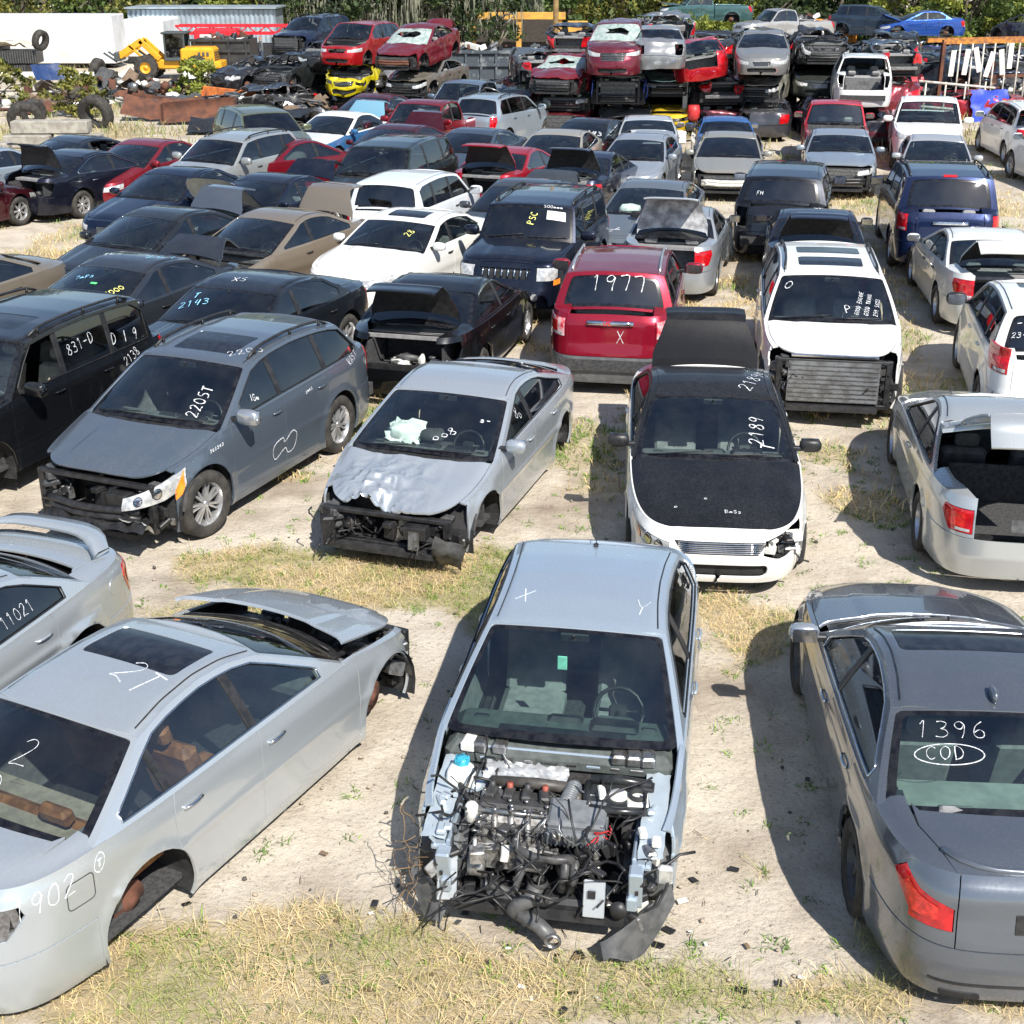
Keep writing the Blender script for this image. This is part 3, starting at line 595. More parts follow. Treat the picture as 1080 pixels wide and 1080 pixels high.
def build_car(name, label, group, spec, pos, heading, col, lod='mid', z=0, pitch=0, roll=0, **k):
    g = k.get
    sp = dict(SPECS[spec]); sp.update(g('sp', {}))
    step = g('step') or {'near': .055, 'mid': .11, 'far': .2}[lod]
    c = Car(sp, step, g('deform'))
    kind = sp.get('kind', 'sedan')
    root = empty(name, (pos[0], pos[1], z), rot=(roll, -pitch, heading)); root.rotation_mode = 'XYZ'
    root.rotation_euler = (Matrix.Rotation(heading, 3, 'Z') @ Matrix.Rotation(-pitch, 3, 'Y') @ Matrix.Rotation(roll, 3, 'X')).to_euler()
    tag(root, label, g('cat', {'sedan': 'car', 'hatch': 'car', 'suv': 'car', 'pickup': 'pickup truck'}[kind]), group)
    miss = set(g('miss', ())); opn = g('open', {}); pc = g('pc', {})
    P0 = col if not isinstance(col, tuple) else paint(col, g('metal', .5), dust=g('dust', .35))
    pm = lambda n: (pc[n] if n in pc and not isinstance(pc[n], tuple) else paint(pc[n], g('metal', .5), dust=g('dust', .35))) if n in pc else P0
    near = lod == 'near'; far = lod == 'far'; dbl = not far
    gap = .004 if near else .006
    xw, Ra, Rt = c.xw, c.Ra, c.Rt
    xsf = xw + Ra + .03; xsr = -(xw + Ra + .03)
    tsf, tsr = float(c.tx(xsf)), float(c.tx(xsr)); TT = c.TT
    z0 = c.z0; zd0 = z0 + .09; zrb = sp.get('zrb', .60 if kind in ('sedan',) else .72)
    xdf = sp.get('xdf', xw - Ra - .06); xB = sp.get('xB', -.20 if kind != 'suv' else -.14)
    if kind == 'pickup': xB = sp.get('xB', xdf - 1.08)
    xrd = sp.get('xrd', -xw + .28 if kind != 'pickup' else c.xb + .02)
    if spec == 'coupe': xB = -.45; xrd = -.45
    rh = g('rh', .925)
    archF, archR = c.arch(xw), c.arch(-xw)
    def tsh(t):
        ta = t if t <= TT else 2 * TT - t; ta = abs(ta); return float(c.zsh(np.interp(ta, c.T, c.X), np.interp(ta, c.T, c.Y)))
    def band(ta, tb, zb, zt=None, n=None):
        n = n or max(3, int(abs(tb - ta) / .12)); ts = np.linspace(ta, tb, n)
        return [(t, zb) for t in ts] + [((t), (tsh(t) if zt is None else min(zt, tsh(t)))) for t in ts[::-1]]
    def outl(s, xa, xb_, sgn=1, n=40):
        """points of the scaled outline from x=xa to x=xb_ (plan), y sign sgn"""
        xs = c.X * s; m = (xs <= max(xa, xb_)) & (xs >= min(xa, xb_)); q = np.stack([xs[m], c.Y[m] * s * sgn], 1)
        dd = np.concatenate([[0], np.cumsum(np.hypot(*np.diff(q, axis=0).T))]); tt = np.linspace(0, dd[-1], n)
        q = np.stack([np.interp(tt, dd, q[:, 0]), np.interp(tt, dd, q[:, 1])], 1)
        if xa < xb_: q = q[::-1]
        return [tuple(map(float, p)) for p in q]
    yA = float(c.yside(c.xc, c.zs(c.xc))); bw = sp.get('bw', .16); bb = sp.get('bb', .12)
    wsb = lambda y, o=0: c.xc + o + bw * (1 - (y / yA) ** 2)
    yC = float(c.yside(c.xb, c.zs(c.xb)))
    bsb = lambda y, o=0: c.xb - o - bb * (1 - (y / yC) ** 2)
    # ---------------- lamps
    hl = sp.get('hl', (.42, c.af - .52, c.zn - .16, c.zn - .05, c.zn - .10, c.zn + .03))
    def lamp_poly(sg, ins=0.0):
        t0, t1 = c.tf(hl[0]), float(c.tx(hl[1])); q = [(t0 + ins, hl[2] + ins), ((t0 + t1) * .55, (hl[2] + hl[4]) / 2 - .02 + ins), (t1 - ins * 2, hl[4] + ins * .6), (t1 - ins, hl[5] - ins), ((t0 + t1) * .5, (hl[3] + hl[5]) / 2 + .0 - ins), (t0 + ins, hl[3] - ins)]
        q = [(a, min(b, tsh(a) - .015)) for a, b in q]
        return [(a * sg, b) for a, b in q][::sg]
    zt0 = zrb + .05; zt1 = c.zd - .07
    tl = sp.get('tl', (.50, -c.ar + .34, zt0, zt1) if kind == 'sedan' else (.66, -c.ar + .30, zt0 + .02, c.zd - .02))
    def tail_poly(sg, ins=0.0):
        if 'tlp' in sp:
            q = [(float(c.tx(v)) if k_ == 'x' else c.tr(v), z_) for k_, v, z_ in sp['tlp']]; ce = (sum(a for a, b in q) / len(q), sum(b for a, b in q) / len(q)); f_ = 1 - ins * 5
            q = [(ce[0] + (a - ce[0]) * f_, min(ce[1] + (b - ce[1]) * f_, 9)) for a, b in q]
            return q if sg > 0 else [(2 * TT - a, b) for a, b in q][::-1]
        t0, t1 = float(c.tx(tl[1])), c.tr(tl[0]); zm = (tl[2] + tl[3]) / 2
        q = [(t0 + ins, zm + (tl[3] - zm) * .35), (t0 + .04, tl[3] - ins), (t1 - ins, tl[3] - ins), (t1 - ins, tl[2] + ins), (t0 + .13, tl[2] + ins)]
        return q if sg > 0 else [(2 * TT - a, b) for a, b in q][::-1]
    grille = sp.get('grille', (.38, c.zn - .19, c.zn - .04)); gz1 = min(grille[2], c.zn - .02)
    gpoly = [(-grille[0] * .8, grille[1]), (grille[0] * .8, grille[1]), (grille[0], gz1), (-grille[0], gz1)]
    ipoly = rrect(-.48, .26, .48, .40, .05) if z0 < .3 else rrect(-.45, .42, .45, .54, .05)
    # ---------------- body shell
    body = Panel(c)
    xo = lambda x: x
    for s in (1, -1):
        # sill between the arches
        body.region(c.shell, c.side_poly(xw - .2, -xw + .2, z0, n=8)[:0] or rect_t(float(c.tx(xw - Ra * .55)), z0, float(c.tx(-xw + Ra * .55)), zd0 - gap), [archF, archR], side=s, dbl=dbl)
        # rear quarter
        xq = xsr if 'rear_bumper' not in miss else xsr
        if kind != 'pickup':
            body.region(c.shell, band(float(c.tx(xrd)) + gap, tsr, z0), [archR], side=s, dbl=dbl)
        if kind == 'suv' or kind == 'hatch':
            t1 = c.tr(.64)
        elif kind == 'pickup': t1 = c.tr(.72)
        else: t1 = c.tr(.50)
        body_rear = band(tsr, t1 - gap, zrb + gap)
        if kind != 'pickup': body.region(c.shell, body_rear, [tail_poly(1)], side=s, dbl=dbl)
    if kind == 'sedan':
        yt = .50 / .97
        ytd = .66
        for s in (1, -1):
            o = [p for p in outl(.97, c.xb + .12, -c.ar, 1) if p[1] > .0]
            o = [p for p in o if p[0] > -c.ar * .97 + .001 and (p[1] > .505)] + [(float(-np.interp(.505, c.ry[0], -np.interp(c.ry[1], c.T, c.X))) * .97, .505)]
            xe = -c.ar + .30
            inner = [(xe + .0, ytd * .86), (xe + .25, ytd), (c.xb - .02, ytd + .02), (c.xb + .12, ytd + .02)]
            inner = [(o[-1][0] + .005, .505)] + inner
            body.region(c.top, o + inner, side=s, dbl=dbl)
    # fenders
    fen = Panel(c)
    hp = [lamp_poly(1)] if 'headlight_hole' not in miss else []
    for s in (1, -1):
        f = Panel(c)
        if (s > 0 and 'fender_left' in miss) or (s < 0 and 'fender_right' in miss): continue
        f.region(c.shell, band(tsf + gap, float(c.tx(xdf)) - gap, z0), [archF] + [lamp_poly(1)] + ([g('fhole')] if g('fhole') and s > 0 else []), side=s, dbl=dbl)
        xfe = xsf
        o = outl(.97, min(xfe, c.af * .9), c.xc - .02); i_ = outl(rh + .006, c.xc - .02, min(xfe, c.af * .9))
        f.region(c.top, o + i_, side=s, dbl=dbl)
        f.build('fender', [pm('fender'), DARK, DARK], root)
    # roof
    if 'roof' not in miss:
        n = 12; F_ = [(float(c.xrf + .07 * (1 - (y) ** 2)), float(y * c.yr(c.xrf))) for y in np.linspace(-1, 1, n)]
        B_ = [(float(c.xrr - .05 * (1 - y ** 2)), float(y * c.yr(c.xrr))) for y in np.linspace(1, -1, n)]
        xs = np.linspace(c.xrf, c.xrr, 12)[1:-1]
        Lp = [(float(x), float(c.yr(x))) for x in xs]; Rp = [(float(x), -float(c.yr(x))) for x in xs[::-1]]
        hs = []
        if g('sunroof'):
            a, b_, w_ = g('sunroof'); hs = [rrect(b_, -w_, a, w_, .05)]
        poly = F_ + Lp + B_ + Rp
        if g('notch'): hs = hs + [g('notch')]
        body.region(c.roof, poly, hs, dbl=dbl, th=.02, mi=3)
        if not far:
            for s in (1, -1):
                q1 = [(float(x), s * float(c.yr(x)) * .90) for x in np.linspace(c.xrr + .05, c.xrf - .03, 18)]
                body.region(c.roof, q1 + [(x, y + s * .009) for x, y in q1[::-1]], th=0, mi=1, off=.006, step=.06)
        if hs and g('sunroof'):
            q = Panel(c); q.region(c.roof, rrect(b_ + .008, -w_ + .008, a - .008, w_ - .008, .045), th=.02, off=-.004, dbl=True); q.build('sunroof', [FRIT, DARK, DARK], root)
        if g('sunroof2'):
            a, b_, w_ = g('sunroof2'); q = Panel(c); q.region(c.roof, rrect(b_, -w_, a, w_, .05), th=.02, off=.006); q.build('sunroof', [FRIT], root)
    # greenhouse sides
    wins = sp.get('wins')
    xaF = c.xc - .16
    if not wins:
        if kind == 'sedan': wins = [(xaF, xB + .03), (xB - .05, c.xb + .34)] if spec != 'coupe' else [(xaF, xB + .03), (xB - .04, c.xb + .1)]
        elif kind == 'hatch': wins = [(xaF, xB + .03), (xB - .05, c.xb + .3)]
        elif kind == 'pickup': wins = [(xaF, xB + .03), (xB - .05, c.xb + .1)] if c.xb < xB - .35 else [(xaF, c.xb + .14)]
        else: wins = [(xaF, xB + .03), (xB - .05, xrd + .02), (xrd - .06, c.xb + .12)]
    xs = np.linspace(c.xb, c.xc, 30); bot = [(float(x), float(c.zs(x))) for x in xs]
    xs2 = np.linspace(c.xrf, c.xrr, 20); tp = [(float(x), float(c.rail(x))) for x in xs2]
    gs = bot + tp
    dlo = c.winpoly(wins[0][0], wins[-1][1])
    for s in (1, -1):
        body.region(c.gside, gs, [dlo], side=s, dbl=dbl, mi=3 if g('roofpillar') else 0, th=.04)
        for i in range(len(wins) - 1):
            a, b_ = wins[i][1], wins[i + 1][0]; m_ = [(a, float(c.zs(a)) + .03), (a, float(c.rail(a)) - .03), (b_, float(c.rail(b_)) - .03), (b_, float(c.zs(b_)) + .03)]
            body.region(c.gside, m_, side=s, mi=1 if not g('paintpillar') else 0, dbl=True, off=-.003, th=.03)
    nog = g('nowin', ())
    gmF = g('glassF', G_SIDE); gmR = g('glassR', G_TINT if kind == 'suv' else G_SIDE)
    for i, (a, b_) in enumerate(wins):
        for s in (1, -1):
            if (i, s) in nog or 'windows' in miss: continue
            q = Panel(c); q.region(c.gside, c.winpoly(a, b_, .036, .036, .057), side=s, th=.004, off=-.012)
            q.build('side_window', [gmF if i == 0 else gmR], root)
    # belt / window trim
    if near or g('chrome'):
        for s in (1, -1):
            t = MB(); q = [c.gside(np.array([a]), np.array([b_]))[0] for a, b_ in densify(dlo, .08)]
            q = [Vector((a, b_ * s, z_)) + Vector((0, .004 * s, 0)) for a, b_, z_ in q]; q.append(q[0])
            t.tube(q, .008, 4, cap=False); t.build('window_trim', CHROME if g('chrome') else TRIM, root)
    # windshield
    WL = c.wl(c.xc, c.xrf); BL = c.wl(c.xb, c.xrr)
    body.region(c.wind, rect_t(-.7, -.02, .7, WL), [rrect(-.665, -.05, .665, WL - .02, .03)], th=.03, mi=3 if g('roofpillar') else 0)
    if 'windshield' not in miss:
        q = Panel(c)
        o_ = rrect(-.662, -.01, .662, WL - .023, .04); i_ = rrect(-.625, .05, .625, WL - .06, .05)
        if g('shatter'):
            rr = random.Random(g('shatter')); hole = [(math.cos(a) * rr.uniform(.2, .5), WL * .5 + math.sin(a) * rr.uniform(.12, .3)) for a in np.linspace(0, 2 * PI, 11)[:-1]]
            q.region(c.wind, o_, [hole], th=.006, off=-.006, mi=2)
            q.build('windshield', [G_WIND, FRIT, plain('cracked_glass', (.22, .30, .28), .35, c2=(.38, .42, .40), scale=7)], root)
        else:
            q.region(c.wind, o_, [i_], th=.006, off=-.006, mi=1); q.region(c.wind, i_, th=0, off=-.006)
            q.build('windshield', [g('glassW', G_WIND), FRIT], root)
    # cowl
    ys = np.linspace(-.88, .88, 12) * yA
    cw = Panel(c); cfn = lambda x, y: c.top(x, y) - np.array([0, 0, .035])
    cw.region(cfn, [(float(wsb(y, .12)), float(y)) for y in ys] + [(float(wsb(y, -.05)), float(y)) for y in ys[::-1]], th=.02)
    if 'cowl' not in miss: cw.build('cowl', [TRIM], root)
    if not far and 'wiper' not in miss:
        for y0, y1 in ((.05, .58), (-.55, -.02)):
            q = [c.wind(np.array([y]), np.array([v]))[0] + np.array([.012, 0, .015]) for y, v in zip(np.linspace(y0, y1, 6), np.linspace(.02, .07, 6))]
            t = MB(); t.tube([tuple(p) for p in q], .008, 4); t.build('wiper', TRIM, root)
    # rear screen (sedan) or tailgate
    if kind in ('sedan', 'hatch', 'pickup') and not g('liftback'):
        body.region(c.back, rect_t(-.7, -.02, .7, BL), [rrect(-.66, -.05, .66, BL - .02, .03)], th=.03)
        if 'rear_window' not in miss:
            q = Panel(c); o_ = rrect(-.657, -.01, .657, BL - .023, .04); i_ = rrect(-.61, .04, .61, BL - .06, .05)
            q.region(c.back, o_, [i_], th=.006, off=-.006, mi=1); q.region(c.back, i_, th=0, off=-.006)
            q.build('rear_window', [g('glassB', gmR), FRIT], root)
    # hood
    if 'hood' not in miss:
        ys = np.linspace(.84, -.84, 14) * yA
        outh = outl(rh, c.af, c.xc + .1)
        ho = [(a, b_) for a, b_ in outh]; hm = [(a, -b_) for a, b_ in outh[::-1]]
        rearc = [(float(wsb(y, .10)), float(y)) for y in np.linspace(ho[-1][1] - .03, -ho[-1][1] + .03, 12)]
        q = Panel(c); q.region(c.top, hm + ho + rearc, th=.03, dbl=True, inner=2)
        if 'hood' in opn:
            pv = (c.xc + .12, 0, float(c.zs(c.xc)) + .06); a = opn['hood']
            q.build('hood', [pm('hood'), DARK, g('hoodin', PLAST)], root, pv, -a)
        elif g('hood_tf'):
            o = q.build('hood', [pm('hood'), DARK, pm('hood')], root, (c.xc + .12, 0, float(c.zs(c.xc)) + .06), 0)
            dx, dy, dz, ry, rz = g('hood_tf'); o.location += Vector((dx, dy, dz)); o.rotation_euler = (0, ry, rz)
        else: q.build('hood', [pm('hood'), DARK, DARK], root)
    # front bumper / fascia
    if 'front_bumper' not in miss:
        q = Panel(c); hs = [lamp_poly(1), lamp_poly(-1)[::-1], ipoly] + ([gpoly] if grille[0] > 0 else []) + ([g('fhole')] if g('fhole') else [])
        q.region(c.shell, band(-tsf + gap, tsf - gap, z0 - .01), hs, dbl=dbl)
        o = outl(.97, c.af, xsf); o2 = outl(rh + .006, c.af, xsf)
        q.region(c.top, [(a, -b_) for a, b_ in o[::-1]] + o + o2[::-1] + [(a, -b_) for a, b_ in o2], dbl=dbl)
        q.build('front_bumper', [pm('front_bumper'), DARK, DARK], root)
        if 'grille' not in miss and grille[0] > 0:
            t = Panel(c); t.region(c.shell, gpoly, th=.01, off=-.03); gr = t.build('grille', [TRIM], root)
            b2 = MB(); ng = sp.get('gbars', 4)
            if sp.get('gvert'):
                for y in np.linspace(-grille[0] * .86, grille[0] * .86, sp['gvert']):
                    b2.tube([tuple(c.shell(np.array([c.tf(y)]), np.array([z_]))[0]) for z_ in np.linspace(grille[1] + .01, gz1 - .01, 4)], .02, 4)
            else:
                for zz in np.linspace(grille[1] + .02, gz1 - .02, ng): b2.tube([tuple(c.shell(np.array([c.tf(y)]), np.array([zz]))[0] - np.array([.012, 0, 0])) for y in np.linspace(-grille[0] * .9, grille[0] * .9, 8)], .009, 4)
            b2.build('grille_bar', g('gmat', CHROME), gr)
        t = Panel(c); t.region(c.shell, ipoly, th=.01, off=-.04); t.build('air_intake', [DARK], root)
    elif not g('custom_front'):
        front_clutter(c, root, g('cseed', 1), near, g('clutter', {}))
    for s in (1, -1):
        if 'headlight' in miss or ('headlight_left' in miss and s > 0) or ('headlight_right' in miss and s < 0): continue
        t = Panel(c); t.region(c.shell, lamp_poly(s, .006)[::s], th=.05, off=-.006, step=.05 if near else None)
        o = t.build('headlight', [CLEARL], root)
        if near:
            t = Panel(c); lp = lamp_poly(s, .02); tt0 = lp[2 if s > 0 else 3][0]
            t.region(c.shell, [(a * .18 + lp[2][0] * .82, b_) for a, b_ in lp][::s], th=0, off=.0); t.build('indicator', [ORANGEL], o)
            zc_ = (hl[2] + hl[3] + hl[4] + hl[5]) / 4; t0_, t1_ = c.tf(hl[0]), float(c.tx(hl[1]))
            for f_, r_ in ((.22, .042), (.50, .050)):
                tt_ = (t0_ + (t1_ - t0_) * f_) * s; zz_ = (hl[2] + hl[3]) / 2 * (1 - f_) + (hl[4] + hl[5]) / 2 * f_ - .01
                t = Panel(c); t.region(c.shell, circle((tt_, zz_), r_ + .010, 18), th=0, off=-.003, step=.03); t.build('bezel', [TRIM], o)
                t = Panel(c); t.region(c.shell, circle((tt_, zz_), r_, 18), th=0, off=.001, step=.03); t.build('reflector', [CHROME], o)
    # doors
    def handle(dr, x, s, zz=None):
        if far: return
        t = MB(); zz = zz or float(c.zs(x)) - .13
        q = [c.shell(np.array([c.tx(xx)]), np.array([zz]))[0] for xx in np.linspace(x - .09, x + .09, 4)]
        t.tube([(p[0], s * (p[1] + (.020 if 0 < i < 3 else .010)), p[2]) for i, p in enumerate(q)], .012, 5)
        t.build('handle', CHROME if g('chrome') else (pm('door') if near else TRIM), dr)
    doors = [(xdf, xB, 0)] + ([(xB, xrd, 1)] if xB - xrd > .3 and spec != 'coupe' else [])
    if kind == 'pickup' and c.xb < xB - .2: doors = [(xdf, xB, 0)]
    for a, b_, i in doors:
        for s in (1, -1):
            if (i, s) in g('nodoor', ()): continue
            q = Panel(c); q.region(c.shell, band(float(c.tx(a)) + gap, float(c.tx(b_)) - gap, zd0), [archR, archF], side=s, dbl=True)
            da = (g('door_open') or {}).get((i, s), 0)
            if da:
                pv = (a, s * float(c.yout(a)) * .97, 0); o = q.build('door', [pm('door'), DARK, GREYC], root, pv, s * -da, 'Z')
            else:
                o = q.build('door', [pm('door'), DARK, GREYC], root)
            if not da: handle(o, b_ + .17, s)
    if kind == 'pickup':
        for s in (1, -1):
            xk = doors[-1][1]
            body.region(c.shell, band(float(c.tx(xk)) + gap, float(c.tx(c.xb - .02)), z0), [archR], side=s, dbl=dbl)
        bed = Panel(c)
        for s in (1, -1):
            bed.region(c.shell, band(float(c.tx(c.xb - .06)), c.tr(.70), z0 + .05), [archR, tail_poly(1)], side=s, dbl=dbl)
            o = outl(.97, c.xb - .06, -c.ar * .965); bed.region(c.top, o + [(a, b_ - .09) for a, b_ in o[::-1]], side=s, dbl=dbl)
        bo = bed.build('bed', [pm('bed'), DARK, DARK], root)
        if 'tailgate' not in miss:
            t = Panel(c); t.region(c.shell, band(c.tr(.70) + gap, c.tr(-.70) - gap, .62), dbl=True, th=.06); t.build('tailgate', [pm('tailgate'), DARK, DARK], root)
        m = MB(); xl = c.xb - .08; ln = c.ar + c.xb; W2 = c.b * .97 - .09; zt = c.zd - .02
        m.box((xl - ln / 2 + .05, 0, .66), (ln - .1, W2 * 2, .03)); m.box((xl, 0, (zt + .66) / 2), (.04, W2 * 2, zt - .66))
        for s in (1, -1): m.box((xl - ln / 2 + .05, s * W2, (zt + .66) / 2), (ln - .12, .03, zt - .66)); m.box((-xw, s * (W2 - .1), .78), (.8, .2, .24))
        m.build('bed_liner', PLAST, root)
    # trunk lid or tailgate
    if kind == 'sedan' and 'trunk' not in miss:
        q = Panel(c); n = 10
        if g('liftback'): q.region(c.back, rect_t(-.69, -.02, .69, BL - .01), [rrect(-.60, .06, .60, BL - .08, .05)], th=.04, dbl=True)
        xe = -c.ar + .30; ytd = .655
        fr = [(float(bsb(y, .05)), float(y)) for y in np.linspace(-.62, .62, n)]
        edge = [(c.xb - .03, ytd), (xe + .25, ytd - .005), (xe, ytd * .855)]
        ee = [(float(-np.interp(y, c.ry[0], -np.interp(c.ry[1], c.T, c.X))) * .97, float(y)) for y in np.linspace(.50, -.50, 9)]
        q.region(c.top, fr + edge + ee + [(a, -b_) for a, b_ in edge[::-1]], th=.03, dbl=True)
        lp = [[(c.tr(-.14), .70), (c.tr(.14), .70), (c.tr(.14), .82), (c.tr(-.14), .82)]] if 0 else []
        q.region(c.shell, band(c.tr(.50) + gap, c.tr(-.50) - gap, zrb + gap), lp, th=.03, dbl=True)
        if g('liftback'):
            pv = (c.xrr - .03, 0, float(c.zr(c.xrr)) - .01); o = q.build('tailgate', [pm('trunk'), DARK, g('lidin', TRIM)], root, pv, g('liftback')); t = Panel(c); t.region(c.back, rrect(-.60, .06, .60, BL - .08, .05), th=.004, off=-.008)
            wv = t.build('rear_window', [G_TINT], o, pv, 0); wv.location = (0, 0, 0)
        elif 'trunk' in opn:
            o = q.build('trunk_lid', [pm('trunk'), DARK, g('lidin', TRIM)], root, (c.xb + .02, 0, c.zd + .03), opn['trunk'])
        else: o = q.build('trunk_lid', [pm('trunk'), DARK, DARK], root)
        if g('spoiler'):
            m = MB(); pts = [c.top(np.array([-c.ar + .22 + .25 * (y / .7) ** 4]), np.array([y]))[0] + np.array([0, 0, .13 - .12 * (abs(y) / .7) ** 6]) for y in np.linspace(-.68, .68, 15)]
            V = []; F_ = []
            for i, p in enumerate(pts):
                for dx, dz in ((.12, 0), (.02, .03), (-.12, .015), (-.13, -.01), (0, -.015)): V.append((p[0] + dx, p[1], p[2] + dz))
            for i in range(14):
                for j in range(5): F_.append((i * 5 + j, i * 5 + (j + 1) % 5, (i + 1) * 5 + (j + 1) % 5, (i + 1) * 5 + j))
            m.add(V, F_, 0, True); so = m.build('spoiler', pm('trunk'), root)
    if kind in ('suv', 'hatch'):
        inner = k.get('lidin', GREYC); q = Panel(c)
        if 'tailgate' not in miss:
            q.region(c.shell, band(c.tr(.64) + gap, c.tr(-.64) - gap, zrb + gap), th=.05, dbl=True)
            if kind == 'suv': q.region(c.back, rect_t(-.66, -.03, .66, BL - .01), [rrect(-.60, .0, .60, BL - .06, .05)], th=.04, dbl=True)
            pv = (c.xrr - .02, 0, float(c.zr(c.xrr)))
            a = opn.get('tailgate', 0)
            o = q.build('tailgate', [pm('tailgate'), DARK, inner], root, pv, a)
            if kind == 'suv' and 'rear_window' not in miss:
                t = Panel(c); i_ = rrect(-.598, .002, .598, BL - .062, .05); j_ = rrect(-.55, .04, .55, BL - .10, .05)
                t.region(c.back, i_, [j_], th=.004, off=-.008, mi=1); t.region(c.back, j_, th=0, off=-.008)
                wv = t.build('rear_window', [g('glassB', G_TINT), FRIT], o, pv, 0); wv.location = (0, 0, 0)
            if g('tgtrim'):
                t = MB(); zz = g('tgz', c.zd - .12); pts = [tuple(c.shell(np.array([c.tr(y)]), np.array([zz]))[0] + np.array([-.02, 0, 0]) - np.array(pv)) for y in np.linspace(-.33, .33, 7)]
                t.tube(pts, .038, 8); t.build('chrome_strip', CHROME, o)
        for s in (1, -1):
            body.region(c.back, rect_t(.662, -.03, .70, BL), side=s, th=.03)
            xx = [c.xb + .02]
            o_ = outl(.97, c.xb + .1, -c.ar, 1); o_ = [p for p in o_ if p[1] > .62]
            if len(o_) > 3: body.region(c.top, o_ + [(o_[-1][0] + .02, .60), (c.xb + .1, .60)], side=s, dbl=dbl)
        body.region(c.back, rect_t(-.662, BL - .012, .662, BL + .01), th=.03)
    # rear bumper
    if 'rear_bumper' not in miss:
        q = Panel(c); ex_ = []
        q.region(c.shell, [(t, z0) for t in np.linspace(tsr + gap, 2 * TT - tsr - gap, 16)] + [(t, zrb - gap) for t in np.linspace(2 * TT - tsr - gap, tsr + gap, 16)], dbl=dbl, off=.004)
        q.build('rear_bumper', [pm('rear_bumper'), DARK, DARK], root)
    else:
        m = MB(); m.box((-c.ar + .16, 0, .50), (.08, 1.2, .12), None, 0, .02); m.box((-c.ar + .28, 0, .48), (.05, 1.5, .34), None, 1)
        m.build('crash_beam', [STEEL, DARK], root)
    if not far or True:
        for s in (1, -1):
            if 'taillight' in miss or ('taillight_left' in miss and s > 0) or ('taillight_right' in miss and s < 0): continue
            t = Panel(c); tp_ = tail_poly(1, .006); t.region(c.shell, tp_, side=s, th=.04, off=.004, step=.05 if near else None); o = t.build('taillight', [g('tlmat', REDL)], root)
            if near:
                q_ = np.array(tail_poly(1, .006)); ce_ = q_.mean(0); t = Panel(c); t.region(c.shell, [tuple(ce_ + (p_ - ce_) * .62) for p_ in q_], side=s, th=0, off=.009, step=.04); t.build('lamp_element', [plain('red_element', (.75, .03, .02), .2, c2=(.40, .01, .01), scale=30, coat=.8)], o)
            if not far and not g('norev'):
                t0, t1 = float(c.tx(tl[1])), c.tr(tl[0]); zm = tl[2] + (tl[3] - tl[2]) * .20
                t = Panel(c); t.region(c.shell, [(t1 - .03, tl[2] + .02), (t1 - .03, zm), ((t0 + t1) / 2 + .02, zm), ((t0 + t1) / 2 + .02, tl[2] + .02)], side=s, th=0, off=.008); t.build('reversing_lens', [CLEARL], o)
    # number-plate recess, exhaust
    if not far and kind != 'pickup' and g('plate', True) and 'trunk' not in opn:
        zz = .78 if kind == 'sedan' else .92; t = Panel(c); t.region(c.shell, [(c.tr(.17), zz - .06), (c.tr(.17), zz + .06), (c.tr(-.17), zz + .06), (c.tr(-.17), zz - .06)], th=.01, off=.006); t.build('plate_recess', [g('platemat', PLAST)], root)
    # body mesh now
    rm = pm('roof') if 'roof' in pc else P0
    body.build('body', [P0, TRIM, DARK, rm], root)
    # mirrors
    for s in (1, -1):
        if 'mirror' in miss or ('mirror_left' in miss and s > 0) or ('mirror_right' in miss and s < 0): continue
        xm_ = c.xc - .22; p = c.gside(np.array([xm_]), np.array([float(c.zs(xm_)) + .06]))[0]; m = MB(); y = p[1]
        big = 1.25 if kind in ('suv', 'pickup') else 1.0
        m.blob((xm_ + .02, s * (y + .16 * big), p[2] + .04), (.13, .24 * big, .15 * big), 10, 7, 0)
        m.box((xm_ + .02, s * (y + .02), p[2] + .0), (.07, .10, .05), None, 1, .01)
        m.box((xm_ - .045, s * (y + .16 * big), p[2] + .04), (.01, .19 * big, .11 * big), None, 2)
        m.build('mirror', [pm('mirror'), TRIM, CHROME], root)
    # rails
    if sp.get('rails') and not g('norails'):
        for s in (1, -1):
            m = MB(); xr_ = np.linspace(c.xrf - .15, c.xrr + .12, 12); pts = []
            for i, x in enumerate(xr_):
                y = float(c.yr(x)) - .07; zz = float(c.roof(np.array([x]), np.array([y]))[0][2]); lift = .055 if 0 < i < 11 else .005; pts.append((x, s * y, zz + lift))
            m.tube(pts, .018, 6)
            for i in (1, 6, 10): m.tube([pts[i], (pts[i][0], pts[i][1], pts[i][2] - .06)], .02, 6)
            m.build('roof_rail', g('railmat', TRIM), root)
    if g('antenna'):
        m = MB(); ax = c.xrr + .08; zz = float(c.roof(np.array([ax]), np.array([0.]))[0][2])
        if g('antenna') == 'fin': m.blob((ax, 0, zz + .02), (.16, .045, .10), 10, 6)
        else: m.tube([(ax, 0, zz), (ax - .06, 0, zz + .13)], .004, 5); m.box((ax, 0, zz + .01), (.06, .04, .025), None, 0, .01)
        m.build('antenna', TRIM if g('antenna') != 'fin' else P0, root)
    # interior
    if 'interior' not in miss:
        sm = g('seat', GREYC); zf = .30 if kind == 'sedan' else .38
        m = MB(); xb_ = (c.xb - .1) if kind != 'pickup' else c.xb + .05
        m.box(((c.xc + xb_) / 2 + .1, 0, zf - .02), (c.xc - xb_ + .3, c.W * .84, .04))
        xe = -c.ar + .2 if kind in ('suv', 'hatch') else xb_
        if kind in ('suv', 'hatch'): m.box(((xe - .55) / 2 - .4, 0, zf + .10), (abs(xe + .9), c.W * .76, .16))
        m.box((c.xc + .12, 0, zf + .22), (.05, c.W * .82, .5))
